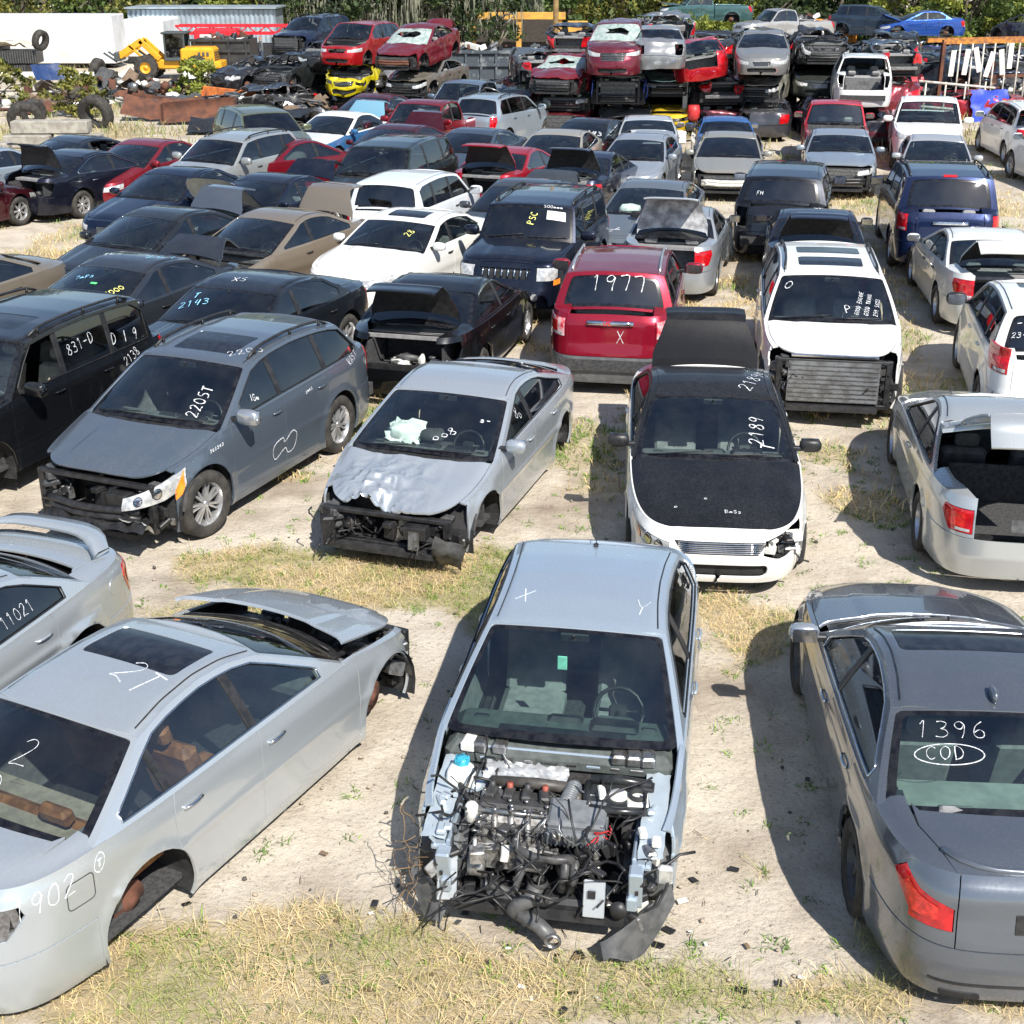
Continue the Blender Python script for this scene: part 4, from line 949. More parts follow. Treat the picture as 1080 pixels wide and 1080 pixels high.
        if kind == 'sedan' and not g('liftback'):
            m.box((c.xb + .12, 0, c.zd - .12), (.70, c.W * .70, .05), None, 1)   # parcel shelf
        if kind == 'pickup': m.box((c.xb + .0, 0, zf + .35), (.05, c.W * .82, .8))
        m.build('cabin_floor', [CARPET, g('shelf', GREYC)], root)
        m = MB(); dz = float(c.zs(c.xc)) - .02
        m.box((c.xc - .10, 0, dz - .10), (.55, yA * 1.86, .20), None, 0, .07); m.box((c.xc - .33, -.35 * -1, dz - .08), (.14, .34, .17), None, 0, .05); m.box((c.xc - .30, 0, dz - .25), (.2, .3, .35), None, 0, .04)
        m.box((c.xc - .02, 0, dz + .005), (.20, .9, .02), None, 1, .01); m.box((c.xc - .26, 0, dz - .02), (.10, .26, .10), None, 1, .03); m.box((c.xc - .20, .36, dz + .015), (.16, .34, .06), None, 1, .03)
        for y_ in (-.6, .6): m.box((c.xc - .22, y_, dz - .03), (.06, .13, .08), None, 1, .02)
        d = m.build('dashboard', [g('dash', plain('dash_grey', (.09, .095, .095), .8)), TRIM], root)
        if not far:
            m = MB(); R = Matrix.Rotation(-.45, 3, 'Y'); pts = [Vector((c.xc - .50, .36, dz - .05)) + R @ Vector((0, .18 * math.cos(a), .18 * math.sin(a))) for a in np.linspace(0, 2 * PI, 17)]
            m.tube(pts, .016, 6); m.box((c.xc - .49, .36, dz - .05), (.05, .14, .13), R, 0, .03); m.tube([(c.xc - .49, .22, dz - .03), (c.xc - .49, .5, dz - .03)], .014, 5); m.tube([(c.xc - .48, .36, dz - .05), (c.xc - .2, .36, dz - .12)], .03, 6)
            m.build('steering_wheel', TRIM, root)
            if 'windshield' not in miss:
                p = c.wind(np.array([0.]), np.array([WL - .12]))[0]; m = MB(); m.box((p[0] - .07, 0, p[2] - .03), (.03, .22, .07), None, 0, .012); m.tube([(p[0] - .06, 0, p[2] - .02), (p[0], 0, p[2] + .02)], .01, 5); m.build('interior_mirror', TRIM, root)
        zs_ = zf + .05; tall = c.H - .92 if kind == 'sedan' else .62
        tall = min(.62, max(.5, tall)); xS = c.xc - 1.12
        for s in (.37, -.37):
            sb = seat_mb(.50, tall); o = sb.build('seat', sm, root); o.location = (xS, s, zs_)
        if kind != 'pickup' and not g('liftback'):
            sb = seat_mb(1.24, tall - .04, False)
            for y in (-.38, .38): sb.box((-.45, y, .10 + tall + .03), (.09, .24, .13), Matrix.Rotation(-.3, 3, 'Y'), 0, .03)
            o = sb.build('rear_seat', sm, root); o.location = (xS - .95, 0, zs_)
            if kind == 'suv' and c.L > 4.9: o2 = sb.build('rear_seat', sm, root); o2.location = (xS - 1.75, 0, zs_ + .05)
    # underbody and wheel wells
    m = MB(); m.box((0, 0, z0 + .05), (c.L - .5, c.W * .62, .06)); m.box(((xw - .4) / 2 - (xw - .4) / 2, 0, z0 + .03), (2 * xw - 2 * Ra - .02, c.W * .92, .05))
    for x in (xw, -xw):
        for s in (1, -1):
            n = 12; V = []; F_ = []; r = Ra + .025; ya, yb_ = c.b * .55, c.b * .955
            for i in range(n + 1):
                a = -.35 + (PI + .7) * i / n
                for y in (ya, yb_): V.append((x + r * math.cos(a), s * y, Rt + r * math.sin(a)))
            for i in range(n): F_.append((2 * i, 2 * i + 1, 2 * i + 3, 2 * i + 2))
            V.append((x, s * ya, Rt)); cc = len(V) - 1
            for i in range(n): F_.append((2 * i, 2 * i + 2, cc))
            m.add(V, F_, 0, False)
    m.tube([(xw, -c.b * .8, Rt), (xw, c.b * .8, Rt)], .04, 6, 1); m.tube([(-xw, -c.b * .8, Rt), (-xw, c.b * .8, Rt)], .05, 6, 1)
    m.build('underbody', [DARK, RUST], root)
    # engine bay if the hood is open or gone; boot box if the lid is open
    if ('hood' in opn or 'hood' in miss) and not g('custom_front'):
        engine_bay(c, root, g('eseed', 3), near)
    elif g('hood_tf') : engine_bay(c, root, 3, False)
    if 'trunk' in opn or 'trunk' in miss or g('liftback'):
        m = MB(); xe = -c.ar + .22; xf_ = c.xb + (.25 if not g('liftback') else .75); wy = .56
        m.box(((xe + xf_) / 2, 0, .45), (abs(xf_ - xe), wy * 2, .03))
        for s in (1, -1): m.box(((xe + xf_) / 2, s * wy, .66), (abs(xf_ - xe), .03, .44))
        m.box((xf_, 0, .66), (.03, wy * 2, .44)); m.box((xe + .02, 0, .52), (.05, wy * 2, .14), None, 1)
        m.build('boot_lining', [CARPET, TRIM], root)
        if g('junk'):
            m = MB(); rr = random.Random(g('junk'))
            for i in range(9): m.blob((rr.uniform(xe + .2, xf_ - .1), rr.uniform(-.42, .42), rr.uniform(.5, .62)), (rr.uniform(.1, .4), rr.uniform(.1, .35), rr.uniform(.06, .22)), 7, 5, rr.choice([0, 0, 1, 2]), i, .25, rr.uniform(0, 3))
            m.build('boot_clutter', [PLAST, WHITEP, DARK], root)
    # wheels
    nowh = g('nowheel', ())
    wstyle = g('rim', 'spoke')
    for i, (x, s) in enumerate(((xw, 1), (xw, -1), (-xw, 1), (-xw, -1))):
        wy = c.b * .955 - .115
        if 'wheels' in miss or i in nowh: make_hub(root, x, s * (c.b - .22), Rt, s)
        else: make_wheel(root, x, s * (c.b - .125), Rt, .225, s, wstyle, lod, g('nsp', 7), g('rimmat'), g('steer', 0) if i < 2 else 0)
    return root, c
def front_clutter(c, root, seed, near, o):
    """what shows when the front bumper skin is gone"""
    rr = random.Random(seed); af = c.af; zt = c.zn
    m = MB(); m.box((af - .30, 0, zt - .03), (.08, c.W * .74, .05), None, 0, .01)
    for s in (1, -1): m.box((af - .30, s * c.W * .37, (zt + .25) / 2), (.07, .08, zt - .25), None, 0, .01)
    m.box((af - .30, 0, .28), (.08, c.W * .74, .06), None, 0, .01)
    m.build('radiator_support', STEEL if o.get('bright') else TRIM, root)
    if o.get('norad'):
        m = MB(); rz_ = random.Random(seed + 50)
        for i in range(26): m.box((af - .45 + rz_.uniform(-.12, .18), rz_.uniform(-.55, .55), rz_.uniform(.25, zt - .08)), (rz_.uniform(.05, .25), rz_.uniform(.05, .25), rz_.uniform(.04, .2)), Matrix.Rotation(rz_.uniform(-.5, .5), 3, 'X') @ Matrix.Rotation(rz_.uniform(0, 3), 3, 'Z'), rz_.choice([0, 0, 0, 1]), .01)
        m.box((af - .62, 0, .45), (.05, 1.2, .45)); wires(m, (af - .3, 0, .45), (.2, 1.1, .3), 20, seed)
        m.build('radiator', [TRIM, STEEL], root)
    m = MB(); m.box((af - .26, 0, (zt + .30) / 2), (.04, c.W * .62, zt - .36))
    for i in range(9 if near else 5): m.box((af - .235, 0, .34 + (zt - .42) * i / (8 if near else 4)), (.012, c.W * .6, .012), None, 1)
    if not o.get('norad'): m.build('radiator', [o.get('rad', PLAST), STEEL], root)
    if o.get('beam', True):
        m = MB(); pts = [(af - .10 - .10 * (y / .6) ** 2, y, .48 + rr.uniform(-.01, .01)) for y in np.linspace(-.62, .62, 9)]
        for dz in (-.04, .04): m.tube([(a, b, z + dz) for a, b, z in pts], .045, 6)
        for s in (1, -1): m.box((af - .22, s * .48, .48), (.18, .09, .12), None, 0, .01)
        m.build('crash_beam', o.get('beammat', TRIM), root)
    for s in (1, -1):
        m = MB(); rs = random.Random(seed * 7 + s)
        for i in range(14 if near else 6):
            m.box((af - .30 - rs.uniform(0, .28), s * rs.uniform(.46, c.b * .84), rs.uniform(.30, zt - .04)), (rs.uniform(.04, .2), rs.uniform(.04, .18), rs.uniform(.03, .16)), Matrix.Rotation(rs.uniform(-.5, .5), 3, 'Y') @ Matrix.Rotation(rs.uniform(-.6, .6), 3, 'Z'), rs.choice([0, 0, 1, 2]), .01)
        wires(m, (af - .38, s * .56, zt - .2), (.22, .22, .3), 12 if near else 4, seed + s, mi=0)
        m.build('lamp_bracket', [TRIM, STEEL, PLAST], root)
    if o.get('splash', near):
        for s in (1, -1):
            m = MB(); n = 8; V = []; F = []
            for i in range(n + 1):
                a = .15 + 1.3 * i / n
                for j in range(4):
                    rrr = c.Ra - .02 + rr.uniform(-.015, .015); V.append((c.xw + rrr * math.cos(a), s * (c.b * (.60 + .12 * j)), c.Rt + rrr * math.sin(a)))
            for i in range(n):
                for j in range(3): F.append((i * 4 + j, i * 4 + j + 1, i * 4 + j + 5, i * 4 + j + 4))
            m.add(V, F, 0, True); m.build('wheel_liner', PLAST, root)
def engine_bay(c, root, seed, near):
    rr = random.Random(seed); x0, x1 = c.xc + .2, c.af - .34; zt = c.zn + .02
    m = MB()
    for s in (1, -1): m.box(((x0 + x1) / 2, s * c.b * .68, zt - .16), (x1 - x0, .14, .16), None, 0, .02); m.lathe([(.001, .05), (.10, .05), (.13, .0), (.14, -.1)], (c.xw, s * c.b * .62, zt + .0), 'Z', 14, 0)
    m.box((x0 - .02, 0, zt - .2), (.05, c.W * .76, .5), None, 0); m.build('inner_wing', pm_inner(c), root)
    m = MB(); n = 26 if near else 14
    m.box(((x0 + x1) / 2, 0, .35), (x1 - x0, c.W * .6, .1), None, 0)
    for i in range(n):
        m.box((rr.uniform(x0 + .1, x1 - .1), rr.uniform(-.52, .52), rr.uniform(.4, zt - .04)), (rr.uniform(.08, .3), rr.uniform(.08, .3), rr.uniform(.05, .22)), rr.uniform(-.3, .3), rr.choice([0, 0, 1, 2, 2]), .02)
    m.box(((x0 + x1) / 2, .05, zt - .12), (.42, .5, .22), None, 2, .04)
    wires(m, ((x0 + x1) / 2, 0, zt - .05), (x1 - x0, 1.1, .1), 22 if near else 7, seed, mi=0)
    m.build('engine', [TRIM, STEEL, PLAST], root)
def pm_inner(c): return STEEL
# ------------------------------------------------------------------ ground
GPATCH = [(-1.9,6.5,1.5,.7),(-.6,6.4,1.2,.45),(.4,6.4,1.2,.35),(1.8,6.35,1.0,.4),(2.5,6.9,.5,.35),(3.2,6.4,.6,.3),(-1.4,12.2,2.2,.9),(-2.6,11.4,1.0,.7),(-.2,12.0,1.2,.9),(-2.9,12.6,1.0,.6),(-.3,9.9,.35,.8),(2.2,11.6,.55,.9),(1.0,11.9,.8,.6),(.9,16.3,.6,1.9),(4.2,16.0,.8,.6),(4.1,14.4,.5,.7),
          (-1.9,17.6,.6,1.0),(-9.5,27.8,3.5,1.2),(2.8,21.8,.7,1.8),(4.9,22.5,.8,1.6),(-.4,18.5,.9,1.2),(6.2,21.4,1.0,1.0),(8.0,34.4,4.5,.6),(6.0,27.8,3,.6),(2.4,17.6,.6,1),(3.6,19.0,.6,1.2),(-5.3,17.8,.5,1.5),
          (-16,49,6,3),(-15,57,8,3),(17,47,4,3),(2.5,24,1.2,1),(4.5,31.5,5,.5),(1.2,25.5,.6,1.5),(10.5,31.5,2,.5),(-13,24,3,2),(20,40,4,8)]
def gmask(x, y):
    m = np.zeros_like(x)
    for cx, cy, rx, ry in GPATCH: m = np.maximum(m, np.exp(-(((x - cx) / rx) ** 2 + ((y - cy) / ry) ** 2) * .9))
    m = np.where(y > 62, np.maximum(m, .30), m)
    m = np.where((y > 15) & (y < 60), np.maximum(m, .43), m)
    n = fbm(x * .9, y * .9, 0, 11, 4) - .5; n2 = fbm(x * 3.1, y * 3.1, 0, 23, 3) - .5
    return np.clip((m + n * 1.25 + n2 * .7 - .36) * 3.0, 0, 1)
def gheight(x, y):
    rut = -.035 * sum(np.exp(-((y - yy - .25 * np.sin(x * .35 + yy)) / .16) ** 2) for yy in (31.4, 33.0, 38.9, 44.0, 12.7, 17.2)) * (np.abs(x) < 30)
    h = rut + .05 * (fbm(x * .35, y * .35, 0, 3, 3) - .5) + .045 * (fbm(x * 1.6, y * 1.6, 0, 5, 3) - .5) + .03 * (fbm(x * 6, y * 6, 0, 8, 2) - .5)
    return h * np.clip((90 - y) / 30, 0, 1) - .01
def grid_mesh(name, xs, ys, mat):
    X, Y = np.meshgrid(xs, ys); Z = gheight(X, Y); M = gmask(X, Y)
    V = np.stack([X.ravel(), Y.ravel(), Z.ravel()], 1); nx, ny = len(xs), len(ys)
    i = np.arange((nx - 1) * (ny - 1)); r, c = i // (nx - 1), i % (nx - 1); a = r * nx + c
    F = np.stack([a, a + 1, a + nx + 1, a + nx], 1)
    me = bpy.data.meshes.new(name); me.vertices.add(len(V)); me.vertices.foreach_set('co', V.ravel()); me.loops.add(F.size); me.loops.foreach_set('vertex_index', F.ravel())
    me.polygons.add(len(F)); me.polygons.foreach_set('loop_start', np.arange(0, F.size, 4)); me.polygons.foreach_set('loop_total', np.full(len(F), 4)); me.polygons.foreach_set('use_smooth', [True] * len(F)); me.update()
    at = me.attributes.new('cover', 'FLOAT', 'POINT'); at.data.foreach_set('value', M.ravel().astype(np.float32)); me.materials.append(mat); return me
def ground_mat():
    m = bpy.data.materials.new('sandy_ground'); nt, b = nodes_of(m); b.inputs['Roughness'].default_value = .95
    sand, nz, _ = noise_mix(nt, (.46, .40, .32), (.57, .51, .42), 1.7, .35, .65)
    sand2, nz2, _ = noise_mix(nt, sand, (.25, .20, .15), .55, .50, .70)
    fine, nz3, _ = noise_mix(nt, (.16, .13, .10), sand2, 30, .33, .45, detail=8, rough=.75)
    veg, _, _ = noise_mix(nt, (.40, .31, .17), (.27, .22, .10), 2.4, .42, .62)
    at = nt.nodes.new('ShaderNodeAttribute'); at.attribute_name = 'cover'
    mx = nt.nodes.new('ShaderNodeMix'); mx.data_type = 'RGBA'
    mr = nt.nodes.new('ShaderNodeMapRange'); mr.inputs[1].default_value = .2; mr.inputs[2].default_value = 1; mr.inputs[4].default_value = .62; nt.links.new(at.outputs['Fac'], mr.inputs[0])
    nt.links.new(mr.outputs[0], mx.inputs[0]); nt.links.new(fine, mx.inputs[6]); nt.links.new(veg, mx.inputs[7]); nt.links.new(mx.outputs[2], b.inputs['Base Color'])
    bp = nt.nodes.new('ShaderNodeBump'); bp.inputs['Strength'].default_value = .7; bp.inputs['Distance'].default_value = .05
    n = nt.nodes.new('ShaderNodeTexNoise'); n.inputs['Scale'].default_value = 14; n.inputs['Detail'].default_value = 8; n.inputs['Roughness'].default_value = .7
    tc = nt.nodes.new('ShaderNodeTexCoord'); nt.links.new(tc.outputs['Object'], n.inputs['Vector']); nt.links.new(n.outputs[0], bp.inputs['Height']); nt.links.new(bp.outputs[0], b.inputs['Normal'])
    return m
xs = np.unique(np.concatenate([np.linspace(-600, -40, 12), np.linspace(-40, -7, 60), np.linspace(-7, 9, 210), np.linspace(9, 40, 60), np.linspace(40, 600, 12)]))
ys = np.unique(np.concatenate([np.linspace(-60, 4, 12), np.linspace(4, 26, 280), np.linspace(26, 95, 170), np.linspace(95, 900, 16)]))
gnd = link('ground', grid_mesh('ground', xs, ys, ground_mat()), kind='structure')

# ------------------------------------------------------------------ grass, weeds (stuff)
def blades(name, n, xr, yr_, h, wd, colors, label, per=1, thr=.3, spread=.0, lean=.5, seed=1, power=1.0):
    r = np.random.default_rng(seed); x = r.uniform(*xr, n); y = r.uniform(*yr_, n); m = gmask(x, y)
    k = r.random(n) < np.clip((m - thr) / (1 - thr), 0, 1) ** power; x, y = x[k], y[k]
    if per > 1:
        x = np.repeat(x, per) + r.normal(0, spread, len(x) * per); y = np.repeat(y, per) + r.normal(0, spread, len(y) * per)
    N = len(x); z = gheight(x, y) - .01; a = r.uniform(0, 2 * PI, N); hh = h * r.uniform(.4, 1.25, N); ln = hh * r.uniform(.1, lean * 2, N); la = r.uniform(0, 2 * PI, N)
    dx, dy = np.cos(a) * wd / 2, np.sin(a) * wd / 2
    b = np.stack([x, y, z], 1); D = np.stack([dx, dy, 0 * dx], 1); t1 = b + np.stack([np.cos(la) * ln * .35, np.sin(la) * ln * .35, hh * .6], 1); t2 = b + np.stack([np.cos(la) * ln, np.sin(la) * ln, hh * np.clip(1.1 - ln / hh * .35, .35, 1)], 1)
    V = np.stack([b - D, b + D, t1 + D * .8, t1 - D * .8, t2], 1).reshape(-1, 3); i = np.arange(N) * 5
    Q = np.stack([i, i + 1, i + 2, i + 3], 1); T = np.stack([i + 3, i + 2, i + 4], 1)
    me = bpy.data.meshes.new(name); me.vertices.add(len(V)); me.vertices.foreach_set('co', V.ravel()); L = np.concatenate([Q.ravel(), T.ravel()]); me.loops.add(len(L)); me.loops.foreach_set('vertex_index', L)
    me.polygons.add(2 * N); me.polygons.foreach_set('loop_start', np.concatenate([np.arange(N) * 4, N * 4 + np.arange(N) * 3])); me.polygons.foreach_set('loop_total', np.concatenate([np.full(N, 4), np.full(N, 3)])); me.update()
    C = np.array(colors); clump = fbm(x * 1.3, y * 1.3, 0, seed + 40, 3); pick = np.clip((clump - .5) * 3.2 + .5 + r.normal(0, .22, N), 0, .999) * len(C); col = C[pick.astype(int)] * r.uniform(.7, 1.25, (N, 1))
    col = np.concatenate([col, np.ones((N, 1))], 1); at = me.color_attributes.new('tint', 'FLOAT_COLOR', 'POINT'); at.data.foreach_set('color', np.repeat(col, 5, 0).ravel())
    m = MATS.get('blade')
    if not m:
        m = bpy.data.materials.new('grass_blade'); nt, bs = nodes_of(m); an = nt.nodes.new('ShaderNodeAttribute'); an.attribute_name = 'tint'; nt.links.new(an.outputs['Color'], bs.inputs['Base Color']); bs.inputs['Roughness'].default_value = .7; MATS['blade'] = m
    me.materials.append(m); o = link(name, me); tag(o, label, 'grass', kind='stuff'); return o
STRAW = [(.62, .47, .23), (.70, .55, .30), (.56, .42, .20), (.66, .52, .28), (.52, .41, .18), (.50, .40, .17), (.33, .34, .11)]
blades('dry_grass', 190000, (-6.5, 8), (5.6, 13.5), .10, .0045, STRAW, 'short dry straw coloured grass between the nearest cars', thr=.30, power=1.3, lean=1.9, seed=2)
blades('green_weeds', 4200, (-4.5, 5), (5.8, 18), .055, .010, [(.13, .24, .03), (.20, .32, .04), (.10, .18, .03)], 'small green weeds scattered in the near sand and grass', thr=-.45, per=12, spread=.03, lean=1.2, seed=5, power=1.6)
blades('dry_grass', 210000, (-14, 17), (13.5, 44), .13, .014, STRAW + [(.30, .34, .09), (.16, .25, .05)], 'dry and green grass strips between the parked rows', thr=.15, lean=.9, seed=3)
blades('dry_grass', 60000, (-30, 30), (40, 95), .35, .035, [(.36, .30, .15), (.30, .27, .12), (.22, .25, .08), (.16, .20, .06)], 'tall pale weeds among the scrap piles', thr=.2, lean=.6, seed=4)
# pebbles and litter
def pebbles():
    r = random.Random(5); m = MB()
    for i in range(420):
        y = 6 + 12 * r.random() ** 1.4; x = r.uniform(-.42, .42) * y; s = r.uniform(.008, .03); m.blob((x, y, .005), (s * 1.5, s * 1.2, s), 5, 3, r.choice([0, 0, 1]), i, .3)
    o = m.build('gravel', [plain('pebble', (.30, .25, .19), .9), plain('dark_pebble', (.07, .06, .05), .9)]); tag(o, 'small stones and bits of debris scattered on the sand', 'gravel', kind='stuff')
pebbles()
def litter():
    r = random.Random(15); m = MB()
    for i in range(230):
        if i % 2: x, y = r.gauss(.35, .8), r.gauss(6.9, .5)
        else: y = 6 + 14 * r.random(); x = r.uniform(-.4, .4) * y
        s = r.uniform(.012, .05)
        if r.random() < .5: m.box((x, y, .012), (s * 1.8, s, .006), Matrix.Rotation(r.uniform(-.3, .3), 3, 'X') @ Matrix.Rotation(r.uniform(0, 3), 3, 'Z'), r.choice([0, 0, 1, 2, 3]))
        else: m.tube([(x, y, .01), (x + r.uniform(-.08, .08), y + r.uniform(-.08, .08), .014)], .003, 4, r.choice([0, 2, 4]))
    o = m.build('litter', [TRIM, WHITEP, PLAST, BARK0, BARK0]); tag(o, 'broken plastic bits, clips and twigs littering the sand', 'litter', kind='stuff')
BARK0 = plain('twig', (.12, .08, .045), .9)
litter()
# ------------------------------------------------------------------ paints
SILVER = (.52, .55, .58); SILB = (.40, .48, .56); GREY = (.075, .085, .10); DGREY = (.035, .038, .045); WHITE = (.78, .78, .76); BLACK = (.006, .007, .009); NAVY = (.006, .012, .035); RED = (.30, .006, .018); DRED = (.12, .008, .016)
TAN = (.30, .25, .19); BEI = (.38, .35, .30); TEAL = (.02, .06, .06); YEL = (.75, .50, .01); BLUE = (.015, .07, .32); SKYB = (.12, .30, .48)
NEAR_ROW = 'cars parked nearest the camera'; R2 = 'cars in the second row'; MIDG = 'cars parked in the middle rows'; BACKG = 'cars parked in the back rows'; STK = 'wrecked cars stacked at the back'; TOPG = 'vehicles stacked highest at the back'
def crush(seed, amp=.05, roof=1.0, zc=.95, xcut=None, sx=1.0):
    def f(p):
        q = p.copy(); z = q[:, 2]; q[:, 2] = np.where(z > zc, zc + (z - zc) * roof, z)
        for a in range(3): q[:, a] += amp * 2 * (fbm(p[:, 0] * 1.7 + 9 * a, p[:, 1] * 1.7, p[:, 2] * 1.7, seed + a * 7, 3) - .5)
        return q
    return f
NR = lambda **k: dict(dict(lod='near'), **k)
# ---- silver car with the engine bay laid bare
def dent_jetta(p):
    q = p.copy(); x, y = p[:, 0], p[:, 1]; k = np.clip((x - 1.55) / .4, 0, 1) * np.clip(-y - .3, 0, 1); n = fbm(x * 6, y * 6, p[:, 2] * 6, 4, 3) - .5
    q[:, 1] += k * n * .28; q[:, 2] += k * n * .15; q[:, 0] -= k * .10; return q
jet, jc = build_car('wrecked_car', 'silver compact car with hood and nose removed, its bare engine bay facing the camera', NEAR_ROW, 'compact', (.50, 8.88), rad(-99.5), paint((.40, .475, .55), .5, .26, .3), 'near', miss=('hood', 'front_bumper', 'headlight', 'mirror', 'wiper', 'cowl'), custom_front=True, deform=dent_jetta, z=-.03,
    sp=dict(nf=5.6, xrr=-1.30, zrr=1.40, xb=-1.72, H=1.47), seat=GREYC, antenna='rod', notch=[(-1.5, .20), (-.66, .20), (-.66, .98), (-1.5, .98)] if 0 else None, nowheel=(0, 1), open={'trunk': .0} if 0 else {}, glassW=glass("windshield_teal", (.70, .86, .82)), dash=plain('charcoal_dash', (.055, .065, .062), .8))
def jetta_front(root, c):
    A = paint((.40, .475, .55), .5, .26, .3); rr = random.Random(12)
    m = MB()                                     # painted aprons, strut towers and scuttle
    for s in (1, -1):
        m.box((1.50, s * .66, .70), (.95, .10, .05), Matrix.Rotation(.10, 3, 'Y'), 0, .015); m.box((1.50, s * .60, .60), (.9, .03, .22), None, 0, .01)
        m.lathe([(.001, .04), (.07, .04), (.12, .02), (.13, -.06)], (1.30, s * .56, .74), 'Z', 16, 0); m.lathe([(.001, .06), (.035, .06), (.04, .03)], (1.30, s * .56, .74), 'Z', 10, 1)
        m.box((1.98, s * .62, .52), (.10, .09, .30), Matrix.Rotation(.15, 3, 'Y'), 0, .012); m.box((1.82, s * .60, .42), (.46, .07, .11), None, 0, .015)
        for q in range(3): m.box((2.03, s * (.60 + .03 * q), .44 + .07 * q), (.02, .02, .03), None, 2)
    m.box((1.10, 0, .80), (.07, 1.28, .05), None, 0, .015); m.box((1.08, 0, .62), (.04, 1.30, .36), None, 2)
    for y in np.linspace(-.5, .55, 8): m.box((1.135, y, .825), (.05, rr.uniform(.05, .12), .025), None, rr.choice([1, 2, 0]), .006)
    m.build('inner_wing', [A, STEEL, TRIM], root)
    # crinkled heat shield
    m = MB(); m.sheet((1.24, -.20, .80), .16, .58, 10, 22, .022, 3, Matrix.Rotation(.25, 3, 'Y'), 0); o = m.build('heat_shield', plain('foil', (.72, .73, .73), .35, .55, c2=(.5, .51, .52), scale=8), root)
    m = MB(); m.tube([(1.36, -.42, .78), (1.37, -.1, .80), (1.37, .12, .79)], .040, 12); m.tube([(1.37, .12, .79), (1.41, .18, .76), (1.48, .17, .74)], .045, 12); m.build('intake_pipe', plain('dark_pipe', (.045, .04, .035), .5), root)
    # engine block and head
    m = MB(); m.box((1.52, -.22, .58), (.34, .52, .28), None, 1, .03); m.box((1.50, -.22, .735), (.20, .50, .05), None, 0, .02)
    for i in range(4): m.box((1.48, -.40 + .12 * i, .775), (.12, .07, .05), Matrix.Rotation(.12 * (i - 1.5), 3, 'Z'), 0, .012); m.lathe([(.001, .04), (.02, .04), (.024, 0)], (1.43, -.40 + .12 * i, .79), 'Z', 8, 3 if i % 2 else 0)
    for i in range(5): m.tube([(1.60, -.45 + .11 * i, .74), (1.68, -.45 + .11 * i, .72), (1.74, -.44 + .11 * i, .62), (1.74, -.44 + .11 * i, .52)], .022, 8, 1)
    m.tube([(1.66, -.48, .755), (1.66, .02, .75)], .016, 8, 2); m.box((1.72, -.22, .50), (.22, .5, .20), None, 1, .03)
    for i in range(34): m.box((rr.uniform(1.38, 1.85), rr.uniform(-.52, .10), rr.uniform(.52, .78)), (rr.uniform(.02, .09), rr.uniform(.02, .10), rr.uniform(.02, .07)), Matrix.Rotation(rr.uniform(0, 3), 3, 'Z'), rr.choice([0, 0, 0, 1, 2, 4]), .008)
    for i in range(12): m.lathe([(.001, .012), (.014, .012), (.016, 0)], (rr.uniform(1.4, 1.8), rr.uniform(-.5, .08), rr.uniform(.76, .79)), 'Z', 6, 2)
    m.build('engine', [plain('cast_black', (.03, .03, .03), .5), plain('cast_alloy', (.38, .38, .37), .45, .6, c2=(.16, .15, .14), scale=22), STEEL, plain('rust_cap', (.22, .05, .03), .6), PLAST], root)
    # grey ribbed air box with its hose
    AB = plain('air_box', (.12, .13, .14), .42, c2=(.17, .18, .19)); m = MB()
    m.box((1.62, .20, .76), (.24, .38, .07), Matrix.Rotation(.22, 3, 'Y'), 0, .02); m.box((1.64, .20, .68), (.26, .40, .12), Matrix.Rotation(.22, 3, 'Y'), 0, .02)
    for i in range(14): m.box((1.765, .02 + .028 * i, .655), (.02, .010, .10), Matrix.Rotation(.22, 3, 'Y'), 0)
    for i in range(5): m.box((1.56 + .04 * i, .20, .80 - .009 * i), (.008, .34, .012), Matrix.Rotation(.22, 3, 'Y'), 0)
    for i in range(9): m.lathe([(.045, 0), (.056, .010), (.045, .020)], (1.36 + .022 * i, .145 - .004 * i, .80 - .002 * i), 'X', 12)
    m.tube([(1.34, .15, .80), (1.50, .13, .78)], .046, 12); m.build('air_box', AB, root)
    # battery tray / engine cover
    m = MB(); m.box((1.42, .45, .76), (.32, .44, .09), Matrix.Rotation(.06, 3, 'Z'), 0, .03); m.tube([(1.29, .25, .82), (1.27, .45, .825), (1.29, .66, .82)], .035, 10, 0); m.tube([(1.30, .24, .80), (1.45, .24, .80), (1.56, .27, .79)], .028, 8, 0)
    m.tube([(1.56, .27, .79), (1.58, .45, .79), (1.56, .64, .79)], .025, 8, 0); m.box((1.42, .34, .815), (.16, .05, .02), .2, 1, .01); m.lathe([(.001, .02), (.06, .02), (.065, 0)], (1.43, .45, .805), 'Z', 18, 1); m.lathe([(.062, .0), (.062, .05), (.045, .05), (.042, -.02), (.001, -.02)], (1.44, .58, .80), 'Z', 18, 2); m.box((1.46, .58, .81), (.16, .14, .02), 0.1, 1, .01)
    m.box((1.30, .60, .80), (.10, .16, .05), None, 0, .01); m.build('battery_box', [plain('gloss_black', (.015, .016, .017), .28), WHITEP, DARK], root)
    # coolant tank with blue cap
    m = MB(); m.blob((1.36, -.63, .80), (.20, .20, .17), 16, 10, 0); m.lathe([(.001, .05), (.045, .05), (.05, .03), (.05, 0)], (1.33, -.63, .875), 'Z', 14, 1); m.tube([(1.45, -.62, .80), (1.55, -.55, .76), (1.6, -.45, .70)], .018, 8, 2)
    for i in range(6): a = i * PI / 3; m.box((1.33 + .045 * math.cos(a), -.63 + .045 * math.sin(a), .90), (.016, .016, .05), a, 1)
    m.build('coolant_tank', [plain('tank_white', (.70, .70, .64), .4), plain('cap_blue', (.03, .30, .42), .4), TRIM], root)
    m = MB(); m.lathe([(.001, .12), (.03, .12), (.045, .10), (.045, .0), (.03, -.02)], (1.66, -.50, .68), 'Z', 14); m.build('power_steering_tank', WHITEP, root)
